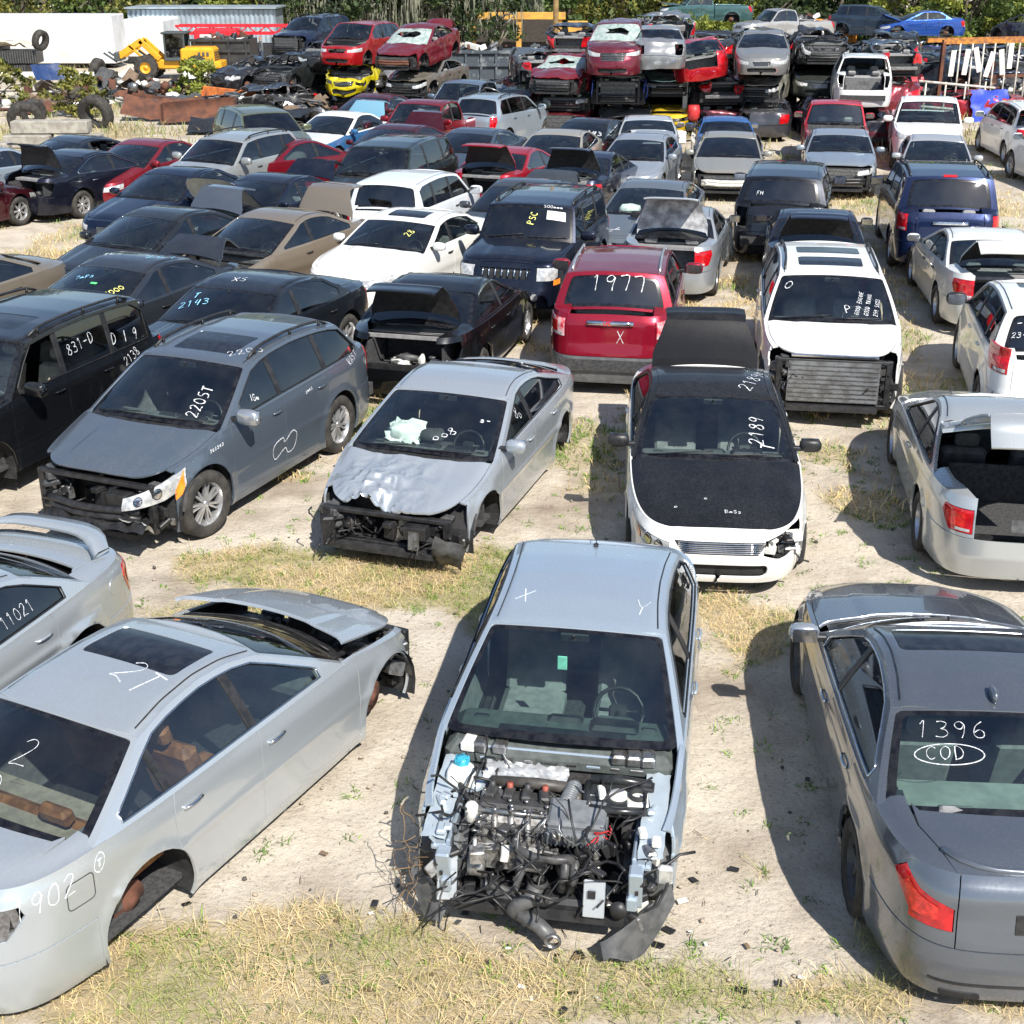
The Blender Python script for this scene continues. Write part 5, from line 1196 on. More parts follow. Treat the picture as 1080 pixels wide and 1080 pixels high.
    # hoses low at the front
    m = MB(); H = [[(1.75, -.20, .66), (1.86, -.16, .62), (1.90, -.05, .60), (1.90, .10, .60), (1.88, .22, .60)], [(1.88, -.14, .60), (1.94, -.13, .50), (1.96, -.15, .38), (1.92, -.25, .30), (1.90, -.42, .28)], [(1.86, .15, .62), (1.93, .16, .52), (1.95, .14, .40)], [(1.86, .22, .62), (1.94, .22, .50), (1.95, .20, .40)], [(1.80, -.45, .42), (1.90, -.35, .36), (1.95, -.20, .34)]]
    for h in H: m.tube([tuple(p) for p in h], .032, 10, 0)
    m.tube([(1.98, -.02, .44), (2.02, -.05, .36), (2.0, -.12, .30), (2.02, -.18, .24)], .055, 12, 1); m.tube([(2.02, -.12, .24), (2.06, .02, .19), (2.12, .10, .16)], .050, 12, 1); m.lathe([(.052, 0), (.058, .02), (.050, .035), (.042, .035), (.040, -.01)], (2.13, .115, .155), 'X', 16, 2); m.lathe([(.05, 0), (.062, .02), (.05, .04)], (1.97, 0, .44), 'Z', 14, 0)
    m.build('coolant_hose', [plain('hose_rubber', (.03, .03, .032), .45, c2=(.07, .07, .07)), plain('grey_duct', (.07, .072, .075), .45, c2=(.11, .11, .11)), STEEL], root)
    # brackets, alternator, wiring
    m = MB(); m.lathe([(.001, .05), (.07, .05), (.075, .03), (.075, -.05), (.05, -.06)], (1.90, -.42, .50), 'Y', 18, 1); m.lathe([(.001, .03), (.045, .03), (.06, .0), (.045, -.03)], (1.92, -.36, .36), 'Y', 16, 0); m.lathe([(.001, .04), (.05, .04), (.06, .0)], (2.02, .52, .36), 'X', 16, 0)
    for i in range(60):
        y = rr.uniform(-.74, .74); m.box((rr.uniform(1.62, 2.02), y, rr.uniform(.26, .66) ), (rr.uniform(.02, .12), rr.uniform(.02, .10), rr.uniform(.02, .10)), Matrix.Rotation(rr.uniform(-.6, .6), 3, 'X') @ Matrix.Rotation(rr.uniform(0, 3), 3, 'Z'), rr.choice([0, 0, 0, 0, 1, 2, 3]), .008)
    m.box((1.88, .02, .30), (.22, .8, .10), None, 0, .03)
    m.build('ancillaries', [TRIM, plain('cast_alloy', (.38, .38, .37), .45, .6, c2=(.16, .15, .14), scale=22), STEEL, WHITEP], root)
    m = MB(); m.box((2.02, .36, .42), (.02, .14, .26), Matrix.Rotation(-.2, 3, 'Y'), 0, .008); m.box((2.034, .345, .46), (.01, .05, .05), Matrix.Rotation(-.2, 3, 'Y'), 1); m.box((2.034, .37, .35), (.01, .03, .03), None, 1); m.build('bumper_bracket', [paint((.5, .55, .60), .5, .35, .2), DARK, PLAST], root); m = MB(); m.box((1.99, -.60, .46), (.02, .13, .34), Matrix.Rotation(-.25, 3, 'Y') @ Matrix.Rotation(.3, 3, 'Z'), 0, .008); m.box((2.0, -.60, .50), (.012, .04, .07), Matrix.Rotation(-.25, 3, 'Y'), 1)
    m.build('bumper_bracket', [paint((.5, .55, .60), .5, .35, .2), DARK, PLAST], root)
    m = MB(); wires(m, (1.5, -.05, .74), (.8, 1.1, .08), 34, 21, (.004, .010), 0, 6); wires(m, (1.9, 0, .50), (.3, 1.4, .3), 46, 22, (.004, .012), 0, 6); wires(m, (1.55, -.62, .72), (.6, .2, .1), 16, 23, (.006, .012), 0, 7); wires(m, (1.6, 0, .76), (.6, 1.1, .05), 12, 26, (.004, .007), 1, 5); wires(m, (1.75, .40, .72), (.1, .2, .05), 6, 27, (.004, .006), 2, 4)
    m.build('wiring', [TRIM, STEEL, plain('red_wire', (.4, .02, .02), .5)], root)
    # torn plastic liners and the hanging splash shield
    for s, zlow in ((1, .12), (-1, .22)):
        m = MB(); V = []; F = []
        for i in range(9):
            a = -.05 + 1.35 * i / 8
            for j in range(6): r_ = .37 + rr.uniform(-.012, .012); V.append((c.xw + .02 + r_ * math.cos(a) * 1.25, s * (.52 + .062 * j), max(zlow, .31 + r_ * math.sin(a))))
        for i in range(8):
            for j in range(5): F.append((i * 6 + j, i * 6 + j + 1, i * 6 + j + 7, i * 6 + j + 6))
        m.add(V, F, 0, True); m.build('wheel_liner', PLAST, root)
    for s, L in ((1, 1.0), (-1, .55)):
        m = MB(); V = []; F = []
        for i in range(11):
            u = i / 10; yy = s * (.84 - .42 * u * L); xx = 1.84 + .32 * math.sin(u * 1.5) * L; w_ = (.10 + .17 * math.sin(min(1, u * 1.15) * PI)) * (1 if L == 1 else .8)
            for j in range(4): v = j / 3; V.append((xx + .05 * v + rr.uniform(-.006, .006), yy + s * .03 * v, max(.02, .36 - .26 * u - w_ * v + .10)))
        for i in range(10):
            for j in range(3): F.append((i * 4 + j, i * 4 + j + 1, i * 4 + j + 5, i * 4 + j + 4))
        m.add(V, F, 0, True); m.build('splash_shield', PLAST, root)
    m = MB(); m.box((1.93, .80, .60), (.05, .10, .16), Matrix.Rotation(.2, 3, 'Y'), 0, .02); m.build('reflector', CLEARL, root)
    m = MB(); m.box((1.04, 0, .90), (.16, 1.30, .03), Matrix.Rotation(.25, 3, 'Y'), 0, .01)
    for y in (-.62, -.54, -.40, .42, .52, .62): m.box((1.10, y, .90), (.14, .10, .08), .2 * y, rr.choice([0, 1, 2]), .015)
    m.build('scuttle_panel', [A, STEEL, WHITEP], root)
    for s in (1, -1):
        m = MB(); m.sheet((1.55, s * .70, .77), .80, .16, 12, 4, .012, 40 + s, Matrix.Rotation(.14, 3, 'Y'), 0); m.sheet((1.72, s * .64, .58), .5, .34, 8, 6, .02, 44 + s, Matrix.Rotation(1.1 * s, 3, 'X'), 0)
        for k_ in range(7): m.box((rr.uniform(1.25, 1.95), s * rr.uniform(.60, .74), rr.uniform(.72, .80)), (rr.uniform(.04, .12), rr.uniform(.03, .07), rr.uniform(.02, .05)), rr.uniform(-.5, .5), rr.choice([0, 0, 1, 2]), .01)
        m.build('apron', [paint((.46, .53, .58), .35, .4, .3), STEEL, WHITEP], root)
    m = MB(); wires(m, (1.80, -.84, .40), (.3, .05, .4), 30, 24, (.002, .004), 0, 7); m.build('dry_vine', plain('dry_vine', (.16, .10, .05), .9), root)
jetta_front(jet, jc)
place_writing(jc, jet, jc.roof, 'X', -.12, -.50, .16, 1.2, seed=3, wd=.006, off=.004); place_writing(jc, jet, jc.roof, 'Y', -.05, .40, .18, 1.4, seed=4, wd=.006, off=.004)
m = MB(); p_ = jc.wind(np.array([-.02]), np.array([.62]))[0]; m.box((p_[0] - .06, -.06, p_[2] - .06), (.012, .07, .11), None, 0, .004); m.build('air_freshener', plain('green_card', (.25, .62, .50), .7), jet)

# ---- silver luxury saloon, hood lifted, no wheels
lux, lc = build_car('sedan_car', 'silver saloon at left without wheels, tan leather seats and hood lying loose', NEAR_ROW, 'luxury', (-2.44, 8.58), rad(63), paint((.47, .51, .54), .55, .26, .4), 'near', z=-.09, miss=('front_bumper', 'headlight', 'wheels', 'mirror', 'taillight_right'),
    hood_tf=(-.06, 0, .15, .08, .0), sunroof=(-.08, -.55, .42), seat=LEATHER, chrome=True, sp=dict(crease=.010, tl=(.62, -2.34, .74, .95)), glassF=G_SIDE, glassR=glass('smoked_glass', (.60, .66, .64)), clutter=dict(beam=False), shelf=BEIGE)
lqz = [(lc.tx(-1.98), .80)]
place_writing(lc, lux, lc.shell, '1902', float(lc.tx(-2.40)), .86, .13, .05, seed=9, wd=.009, side=-1, flipu=-1)
place_writing(lc, lux, lc.shell, '@', float(lc.tx(-1.86)), .92, .09, 0, seed=10, wd=.008, side=-1, flipu=-1)
place_writing(lc, lux, lc.roof, '2T', -.72, -.02, .24, -1.9, seed=11, wd=.010, off=.004)
place_writing(lc, lux, lc.back, '2', .02, .34, .20, 0, seed=12, wd=.006, flipu=-1); place_writing(lc, lux, lc.back, '@', .04, .14, .10, 0, seed=12, wd=.005, flipu=-1)
def panel_line(c, root, pts, fn, mat, w=.006, side=1, off=.002, name='panel_seam', r=None):
    P = Panel(c); q = densify(pts + [pts[-1]], .06)[:-1]
    V = []
    A = np.array(q); d = np.gradient(A, axis=0); l = np.hypot(d[:, 0], d[:, 1]); l[l == 0] = 1; nx, ny = -d[:, 1] / l * w / 2, d[:, 0] / l * w / 2
    U = np.concatenate([A[:, 0] + nx, A[:, 0] - nx]); W_ = np.concatenate([A[:, 1] + ny, A[:, 1] - ny]); g = lambda a, b: fn(a, b) * np.array([1, side, 1]); p = g(U, W_); n = np.cross(g(U + .004, W_) - p, g(U, W_ + .004) - p); n /= np.maximum(np.linalg.norm(n, axis=1), 1e-9)[:, None]
    cen = np.stack([p[:, 0] * .72, p[:, 1] * 0, p[:, 2] * 0 + c.zmid], 1)
    if np.sum(n * (p - cen)) < 0: n = -n
    k = len(A); F = np.array([f for i in range(k - 1) for f in ((i, i + 1, k + i + 1), (i, k + i + 1, k + i))])
    if np.sum(np.cross(p[F[:, 1]] - p[F[:, 0]], p[F[:, 2]] - p[F[:, 0]]) * n[F[:, 0]]) < 0: F = F[:, ::-1]
    P.put(p + n * off, n, F, 0)
    return P.build(name, mat, root)
tq = float(lc.tx(-1.98)); panel_line(lc, lux, [p for p in rrect(tq - .10, .76, tq + .10, .94, .03)] + [rrect(tq - .10, .76, tq + .10, .94, .03)[0]], lc.shell, TRIM, .006, -1, name='fuel_flap')
P = Panel(lc); ta_, tb_ = float(lc.tx(-2.34)), lc.tr(.62); P.region(lc.shell, [(ta_, .76), (ta_ + .06, .95), (tb_, .95), (tb_, .74), (ta_ + .1, .74)], [[(ta_ + .07, .79), (ta_ + .10, .90), (tb_ - .12, .89), (tb_ - .10, .79)]], side=-1, th=.03, off=-.02); P.region(lc.shell, [(ta_ + .05, .77), (ta_ + .05, .92), (tb_ - .08, .92), (tb_ - .08, .77)], side=-1, th=.0, off=-.06, mi=1); P.build('lamp_socket', [STEEL, TRIM], lux)

# ---- silver coupe-like sedan with spoiler, far left
av, ac = build_car('sedan_car', 'silver sedan with a rear spoiler, cut off by the left edge of the photo', NEAR_ROW, 'midsedan', (-4.98, 8.92), rad(-111), paint((.47, .51, .54), .55, .26, .25), 'near', z=-.02, spoiler=True, nowheel=(2,), glassF=G_TINT, glassR=G_TINT, sp=dict(crease=.018, zline=.70, flare=.035, xb=-1.66))
place_writing(ac, av, ac.gside, '11021', -.62, 1.08, .09, .05, seed=15, wd=.006, flipu=-1)
P = Panel(ac); P.region(ac.shell, circle((float(ac.tx(-1.95)), .86), .075), th=.01, off=.004); P.build('fuel_flap', [paint((.47, .51, .54), .55, .26, .25), DARK], av)
# ---- dark grey saloon, right
bm, bc = build_car('sedan_car', 'metallic dark grey saloon at the right edge, shark fin antenna, seen from behind', NEAR_ROW, 'premium', (3.27, 8.66), rad(86), paint((.15, .17, .20), .65, .24, .3), 'near', z=-.04, sunroof=(-.06, -.46, .50), antenna='fin', chrome=True, glassR=G_SIDE, glassB=glass('rear_glass', (.62, .76, .72)), shelf=plain('shelf_grey', (.26, .28, .27), .85, c2=(.36, .38, .36), scale=5), seat=GREYC, miss=('mirror_right',), pc={'mirror': paint((.5, .53, .55), .7, .2, .1)}, rimmat=PLAST, platemat=TRIM, norev=True, sp=dict(crease=.014, zline=.74, tlp=[('x', -2.20, .92), ('x', -2.30, .985), ('y', .70, .905), ('y', .515, .84), ('y', .515, .70), ('y', .74, .69), ('x', -2.36, .74)]))
place_writing(bc, bm, bc.back, '1396', .52, .50, .13, 0, seed=20, wd=.006, flipu=-1); place_writing(bc, bm, bc.back, 'COD', .46, .34, .09, 0, seed=21, wd=.006, flipu=-1)
el = [(.335 + .19 * math.cos(a), .375 + .075 * math.sin(a)) for a in np.linspace(0, 2 * PI, 30)]; panel_line(bc, bm, el, bc.back, CHALK, .006, 1, .008, 'marker_ring')
m = MB(); LP = [bc.top(np.array([-bc.ar * .955 + .20 * (abs(y) / .56) ** 4]), np.array([y]))[0] for y in np.linspace(-.56, .56, 13)]
m.tube([(p[0], p[1], p[2] + .004) for p in LP], .022, 8); m.build('trunk_lip', paint((.15, .17, .20), .65, .24, .3), bm)
for s_ in (.45, -.45): P = Panel(bc); P.region(bc.shell, rrect(bc.tr(s_) - .12, .205, bc.tr(s_) + .12, .27, .02), th=.01, off=.008); P.build('exhaust_cutout', [DARK], bm)
P = Panel(bc); P.region(bc.shell, [(bc.tr(.62), .335), (bc.tr(.62), .355), (bc.tr(-.62), .355), (bc.tr(-.62), .335)], th=0, off=.008); P.build('bumper_groove', [TRIM], bm)
P = Panel(bc); P.region(bc.back, [(-.62, .02), (.62, .02), (.62, .03), (-.62, .03)], th=0, off=-.03); P.build('parcel_edge', [BEIGE], bm)

# ---- second row
cx, cc = build_car('suv_car', 'dark grey crossover marked 2205 with its front bumper torn off and roof rails', R2, 'crossover', (-3.62, 15.12), rad(-113), paint((.115, .145, .185), .5, .30, .35), 'near', miss=('front_bumper', 'grille', 'headlight_right', 'mirror_right'), sunroof=(.05, -.55, .42), glassW=G_WIND, glassR=G_DARK, glassF=G_TINT, steer=-.12, rim='twin', nsp=7, railmat=TRIM, seat=BLACKC, sp=dict(hl=(.50, 1.74, .56, .70, .70, .90), zn=.80), pc={'mirror': paint((.45, .47, .5), .7, .25, .1)}, clutter=dict(bright=False, norad=True))
place_writing(cc, cx, cc.wind, '2205T', .44, .10, .105, 1.50, seed=30, wd=.011); place_writing(cc, cx, cc.roof, '2205', .10, .42, .13, 2.4, seed=31, wd=.011, off=.004)
place_writing(cc, cx, cc.gside, 'IGm', .42, 1.24, .07, -.2, seed=32, wd=.010, flipu=-1); place_writing(cc, cx, cc.shell, 'Strm', float(cc.tx(.62)), .96, .06, .1, seed=33, wd=.008); place_writing(cc, cx, cc.shell, 'smes', float(cc.tx(-.62)), 1.03, .05, .1, seed=34, wd=.009)
place_writing(cc, cx, cc.shell, 'sesses', float(cc.tx(1.35)), .93, .05, .1, seed=35, wd=.009); place_writing(cc, cx, cc.shell, 'RAST', float(cc.tx(-1.75)), 1.07, .09, .3, seed=36, wd=.010)
tl_ = float(cc.tx(-.05)); lp_ = [(tl_ - .22, .50), (tl_ - .2, .62), (tl_ + .0, .66), (tl_ + .02, .60), (tl_ + .22, .68), (tl_ + .30, .60), (tl_ + .24, .46), (tl_ + .10, .44), (tl_ + .04, .52), (tl_ - .16, .44), (tl_ - .22, .50)]; panel_line(cc, cx, smooth_line(lp_), cc.shell, CHALK, .010, 1, .006, 'marker_ring')
m = MB(); m.sheet((cc.af - .10, .15, .42), .25, 1.3, 3, 12, .05, 4, Matrix.Rotation(.3, 3, 'Y')); m.build('torn_bumper', TRIM, cx)
m = MB(); m.sheet((cc.af - .12, .62, .40), .18, .35, 4, 5, .03, 6, Matrix.Rotation(-.9, 3, 'Y')); m.build('bumper_scrap', WHITEP, cx)

def dent_opt(p):
    q = p.copy(); x, y, z = p[:, 0], p[:, 1], p[:, 2]; k = np.clip((x - 1.15) / .7, 0, 1) * np.exp(-((y + .22) / .42) ** 2) * (z > .5)
    n = np.abs(fbm(x * 2.6, y * 2.6, 0, 77, 2) - .5) * 2 + .22 * np.abs(fbm(x * 7 + y * 3, y * 8, 0, 91, 2) - .5) * 2; q[:, 2] += k * (.10 - n * .34) ; q[:, 0] -= k * .12; q[:, 1] += k * (n - .3) * .06
    return q
op, oc = build_car('wrecked_car', 'light silver sedan with crumpled hood, missing nose and a deployed airbag', R2, 'slopesedan', (-.66, 14.62), rad(-108.5), paint((.46, .50, .54), .55, .26, .3), 'near', z=-.05, miss=('front_bumper', 'headlight', 'mirror_right'), deform=dent_opt, step=.036, nowheel=(0, 2, 3), glassW=G_WIND, seat=BLACKC, sp=dict(crease=.014), clutter=dict(beam=False, norad=True), glassR=G_TINT)
m = MB(); m.sheet((.62, -.36, 1.02), .34, .42, 9, 9, .05, 8, Matrix.Rotation(.5, 3, 'Y')); m.blob((.58, -.36, 1.0), (.30, .42, .20), 14, 9, 0, 5, .12); m.build('airbag', SHEET, op)
m = MB(); m.blob((.66, -.02, 1.02), (.24, .28, .14), 10, 7, 0, 4, .1); m.build('dash_bundle', BLACKC, op)
place_writing(oc, op, oc.wind, 'oo8', .12, .16, .10, .7, seed=40, wd=.010); place_writing(oc, op, oc.wind, 'xs-', .40, .52, .07, .1, seed=41, wd=.012); place_writing(oc, op, oc.gside, '8o', .20, 1.16, .11, -.3, seed=42, wd=.008, flipu=-1)
m = MB(); m.lathe([(.001, .06), (.12, .06), (.15, .03), (.15, -.05), (.12, -.06), (.001, -.06)], (1.38, .66, .34), 'Y', 20, 0); m.build('brake_drum', [RUST, STEEL], op)
m = MB(); m.box((oc.af - .16, .36, .44), (.03, .12, .24), Matrix.Rotation(-.15, 3, 'Y'), 0, .01); m.build('bumper_bracket', STEEL, op)
m = MB(); m.box((oc.af - .20, -.62, .40), (.14, .14, .32), Matrix.Rotation(.5, 3, 'Z'), 0, .02); wires(m, (oc.af - .2, -.6, .4), (.2, .3, .3), 12, 5); m.build('hanging_bracket', [TRIM], op)
m = MB(); m.sheet((oc.af - .16, .72, .28), .40, .34, 7, 6, .025, 33, Matrix.Rotation(-1.1, 3, 'Y') @ Matrix.Rotation(.3, 3, 'Z'), 0, bend=.06); m.build('splash_shield', PLAST, op)

im, ic = build_car('wrecked_car', 'white sedan with matt black hood and roof marked 2189, black trunk lid standing open behind', R2, 'bigsedan', (2.25, 14.22), rad(-95), paint((.76, .76, .74), .05, .30, .12), 'near', miss=('headlight_left',), rh=.955, fhole=[(.42, .50), (.62, .44), (.98, .50), (1.12, .60), (1.10, .74), (.8, .72), (.44, .64)], roofpillar=True, open={'trunk': 1.38}, dust=.15, glassW=G_WIND, glassF=G_TINT, glassR=G_TINT, lidin=TRIM,
    pc={'hood': paint((.010, .011, .014), .1, .42, .16, .25), 'roof': paint((.014, .015, .018), .2, .35, .22, .4), 'trunk': paint((.010, .010, .012), .1, .5, .2, .2), 'mirror': TRIM}, sp=dict(grille=(.46, .50, .63), gbars=6, hl=(.50, 1.98, .50, .60, .55, .66)))
place_writing(ic, im, ic.wind, '2189', .42, .18, .13, 1.45, seed=50, wd=.012); place_writing(ic, im, ic.wind, 'T', .50, .12, .12, 1.3, seed=51, wd=.011); place_writing(ic, im, ic.roof, '21894', -.10, .42, .15, 2.7, seed=52, wd=.012, off=.004)
m = MB(); rr = random.Random(41)
for i in range(30): m.box((rr.uniform(1.85, 2.22), rr.uniform(.42, .78), rr.uniform(.36, .64)), (rr.uniform(.03, .16), rr.uniform(.03, .14), rr.uniform(.03, .12)), Matrix.Rotation(rr.uniform(-.6, .6), 3, 'Y') @ Matrix.Rotation(rr.uniform(0, 3), 3, 'Z'), rr.choice([0, 1, 2, 2]), .01)
wires(m, (2.05, .62, .5), (.2, .3, .2), 10, 3); m.build('lamp_bracket', [TRIM, STEEL, WHITEP], im)
for a, b_ in ((2.0, -.45), (1.85, -.15)): place_writing(ic, im, ic.top, 'o', a, b_, .05, 0, seed=53, wd=.008, off=.005)
place_writing(ic, im, ic.top, 'BmSs', 2.12, .05, .05, PI / 2, seed=54, wd=.008, off=.005)

acd, adc = build_car('coupe_car', 'silver two-door coupe with its hatch raised, at the right of the second row', R2, 'coupe', (5.42, 14.25), rad(81), paint((.48, .51, .52), .55, .26, .2), 'near', liftback=.62, glassF=G_TINT, glassR=G_SIDE, miss=('mirror',), seat=BLACKC, lidin=paint((.48, .51, .52), .55, .26, .2), sp=dict(tl=(.52, -2.16, .66, .90), zrb=.62), rim='spoke')
ou, oc2 = build_car('suv_car', 'white crossover with two dark sunroofs and its front bumper missing', R2, 'bigcross', (4.66, 19.3), rad(-99), paint((.76, .76, .74), .05, .30, .15), 'near', miss=('front_bumper', 'headlight', 'mirror', 'grille'), sunroof=(.10, -.38, .46), sunroof2=(-.58, -1.05, .46), glassW=G_WIND, clutter=dict(rad=plain('condenser', (.22, .23, .24), .5, .4, c2=(.12, .12, .12), scale=6), bright=False, beam=False), railmat=TRIM, seat=GREYC)
for i, (t_, u_) in enumerate((('GOOD ENGINE', .22), ('GOOD TRANS', .32), ('259 5603', .42))): place_writing(oc2, ou, oc2.wind, t_, u_ + .05, .10, .045, 1.35, seed=60 + i, wd=.007)
place_writing(oc2, ou, oc2.wind, 'P', .14, .12, .11, .2, seed=64, wd=.010); place_writing(oc2, ou, oc2.wind, '0', -.58, .55, .14, -.2, seed=65, wd=.012)
m = MB(); m.box((oc2.af - .28, 0, .96), (.05, 1.15, .05), None, 0, .015); m.build('chrome_strip', CHROME, ou)

gm, gc = build_car('suv_car', 'burgundy red suv seen from behind with 1977 written across its rear window', R2, 'suv', (1.76, 20.7), rad(81), paint((.26, .006, .022), .4, .28, .25), 'near', tgtrim=True, tgz=1.08, plate=False, glassB=G_DARK, glassR=G_DARK, railmat=ALU, pc={'roof': paint((.16, .015, .028), .3, .45, .6), 'rear_bumper': plain('bumper_grey', (.10, .105, .11), .5)}, sp=dict(tl=(.66, -1.78, .86, 1.12), zrb=.60), tlmat=plain('red_clear_lens', (.62, .03, .05), .15, c2=(.75, .55, .55), scale=9, coat=.8))
place_writing(gc, gm, gc.back, '1977', .30, .20, .23, 0, seed=70, wd=.016, flipu=-1, off=.012); place_writing(gc, gm, gc.shell, 'X', gc.TT + .1, .80, .17, 0, seed=71, wd=.007)
place_writing(gc, gm, gc.shell, 'GMC', gc.TT - .10, 1.045, .055, 0, seed=72, wd=.012, mat=REDL, off=.062, name='badge')
m = MB(); m.box((-gc.ar + .03, 0, .46), (.10, 1.5, .20), None, 0, .05); m.build('bumper_step', PLAST, gm)
m = MB()
for y in (-.66, -.74): m.tube([(-gc.ar + .3, y, .30), (-gc.ar - .02, y, .30)], .035, 10)
m.build('exhaust_tip', CHROME, gm)

li, lic = build_car('suv_car', 'black boxy suv at the left edge with 831-D and 2138 written on its side', R2, 'boxsuv', (-6.35, 15.75), rad(-110), paint((.006, .007, .009), .3, .22, .3), 'near', sunroof=(.10, -.42, .42), nowin=((0, 1),), glassR=G_DARK, miss=('front_bumper', 'headlight'), seat=BEIGE, nowheel=(0,), sp=dict(zn=.95, xc=.85), railmat=TRIM)
place_writing(lic, li, lic.gside, '831-D', -.30, 1.38, .13, .1, seed=80, wd=.011, flipu=-1); place_writing(lic, li, lic.gside, 'D I 9', -1.15, 1.30, .14, -.1, seed=81, wd=.013, flipu=-1); place_writing(lic, li, lic.shell, '2138', float(lic.tx(-1.30)), .98, .11, .25, seed=82, wd=.011)
place_writing(lic, li, lic.wind, '36D', .05, .35, .14, .4, seed=83, wd=.012); place_writing(lic, li, lic.wind, 'P', .35, .12, .13, .1, seed=84, wd=.012); place_writing(lic, li, lic.shell, 'LIBERTY', float(lic.tx(.95)), .78, .035, 0, seed=85, wd=.007, mat=CHROME, name='badge')

wh, wc = build_car('suv_car', 'white suv cut by the right edge with -P 23-49 written on its rear window', R2, 'suv', (7.45, 18.3), rad(78), paint((.76, .76, .74), .05, .30, .15), 'near', glassB=G_DARK, norails=True, sunroof=(.05, -.5, .42), sp=dict(tl=(.70, -1.75, .98, 1.30), xrr=-1.62), pc={'mirror': TRIM})
place_writing(wc, wh, wc.back, '-P', .53, .30, .10, 0, seed=90, wd=.011, flipu=-1, off=.012); place_writing(wc, wh, wc.back, '23-49', .55, .16, .065, 0, seed=91, wd=.009, flipu=-1, off=.012)
place_writing(wc, wh, wc.shell, 'Aees', wc.TT - .35, .98, .05, 0, seed=92, wd=.006, mat=CHROME, name='badge')
# ------------------------------------------------------------------ middle and back rows: one call per car, every look its own
def mid(name, label, grp, spec, x, y, h, col, **k):
    lod = k.pop('lod', 'mid'); return build_car(name, label, grp, spec, (x, y), rad(h), col, lod, **k)
m1, c1 = mid('sedan_car', 'black sedan with its trunk wide open and junk inside, tail lamps removed', MIDG, 'midsedan', -.95, 20.2, 76, BLACK, open={'trunk': 1.3}, junk=4, taillight=0, miss=('taillight', 'mirror'), sp=dict(zrb=.58), glassF=G_TINT, glassB=G_DARK, dust=.25)
m = MB(); m.tube([(-c1.ar + .35, .6, 1.02), (-c1.ar + .35, -.6, 1.02)], .02, 6); m.build('trunk_strut', TRIM, m1)
m2, c2 = mid('suv_car', 'black boxy suv with a seven-bar chrome grille and a white paper on its windshield', MIDG, 'boxsuv', .46, 24.6, -106, (.006, .010, .024), glassW=G_TINT, glassR=G_DARK, sp=dict(gvert=8, grille=(.46, .78, .95), hl=(.56, 1.90, .76, .98, .80, .98)), rim='spoke', railmat=TRIM, dust=.3, steer=.2)
P = Panel(c2); P.region(c2.wind, rect_t(.28, .36, .56, .54), th=.002, off=.004); P.build('paper_sheet', [WHITEP], m2); place_writing(c2, m2, c2.wind, 'PSC', .10, .24, .10, 1.4, mat=CHALKY, seed=3, wd=.014); place_writing(c2, m2, c2.wind, 'SOOmmm', .22, .60, .06, 0, seed=4, wd=.01); place_writing(c2, m2, c2.top, 'Jeep', 1.72, -.08, .06, PI / 2, seed=5, wd=.010, mat=CHROME, name='badge', off=.006)
for s_ in (1, -1): P = Panel(c2); P.region(c2.shell, circle((c2.tf(.55 * s_), .50), .06, 16), th=.01, off=.01); P.build('fog_lamp', [CLEARL], m2)
P = Panel(c2); t_ = float(c2.tx(1.93)); P.region(c2.shell, [(t_ - .12, .68), (t_ + .1, .68), (t_ + .1, .77), (t_ - .12, .77)], th=.02, off=.008); P.build('indicator', [ORANGEL], m2)
m3, c3 = mid('sedan_car', 'white sedan with a mesh grille and a dark sunroof parked beside the black boxy suv', MIDG, 'boxsedan', -2.0, 24.7, -115, (.78, .78, .75), metal=.05, dust=.12, sunroof=(-.05, -.5, .40), sp=dict(grille=(.40, .60, .76)), glassR=G_SIDE, nowheel=(0,)); place_writing(c3, m3, c3.wind, '28', .36, .34, .11, 1.3, mat=CHALKY, seed=6, wd=.012)
m4, c4 = mid('sedan_car', 'tan gold sedan with its front bumper gone and trunk lid raised', MIDG, 'midsedan', -4.55, 24.9, -120, (.27, .22, .165), miss=('front_bumper', 'hood', 'headlight', 'mirror'), open={'trunk': 1.35}, dust=.3, glassW=G_WIND, glassF=G_TINT, glassR=G_TINT)
m5, c5 = mid('sedan_car', 'charcoal sedan with blue and yellow marker notes on its windshield, trunk lid raised', MIDG, 'midsedan', -6.27, 20.8, -116, (.035, .042, .055), miss=('mirror_right',), glassW=G_WIND, glassF=G_TINT, glassR=G_TINT, open={'trunk': .75})
place_writing(c5, m5, c5.wind, 'BJS', .12, .06, .12, .2, mat=CHALKB, seed=7, wd=.018); place_writing(c5, m5, c5.wind, 'Z000', .42, .28, .09, 1.1, mat=CHALKY, seed=8, wd=.014); place_writing(c5, m5, c5.wind, '7mPs', -.30, .55, .09, .4, seed=9, wd=.012, mat=CHALKB); place_writing(c5, m5, c5.roof, '267', -.4, .30, .20, 2.2, mat=CHALKB, seed=10, wd=.015, off=.004); place_writing(c5, m5, c5.roof, 'TKS', -.3, -.50, .13, 2.0, seed=11, wd=.012, off=.004)
P = Panel(c5); P.region(c5.wind, rect_t(.02, .50, .12, .54), th=.002, off=.004); P.build('green_sticker', [plain('green_sticker', (.1, .6, .2), .6)], m5)
m6, c6 = mid('sedan_car', 'black hardtop sedan marked T 2143, half hidden behind the dark grey crossover', MIDG, 'boxsedan', -4.02, 19.3, -114, (.012, .016, .024), glassW=G_TINT, glassF=G_TINT, glassR=G_TINT, miss=('mirror_right',)); place_writing(c6, m6, c6.wind, '2143', -.52, .26, .13, .35, mat=CHALKB, seed=12, wd=.013); place_writing(c6, m6, c6.wind, 'T', -.45, .50, .12, .2, mat=CHALKB, seed=13, wd=.013); place_writing(c6, m6, c6.roof, 'XS', -.1, -.2, .15, 1.8, seed=14, wd=.012, off=.004)
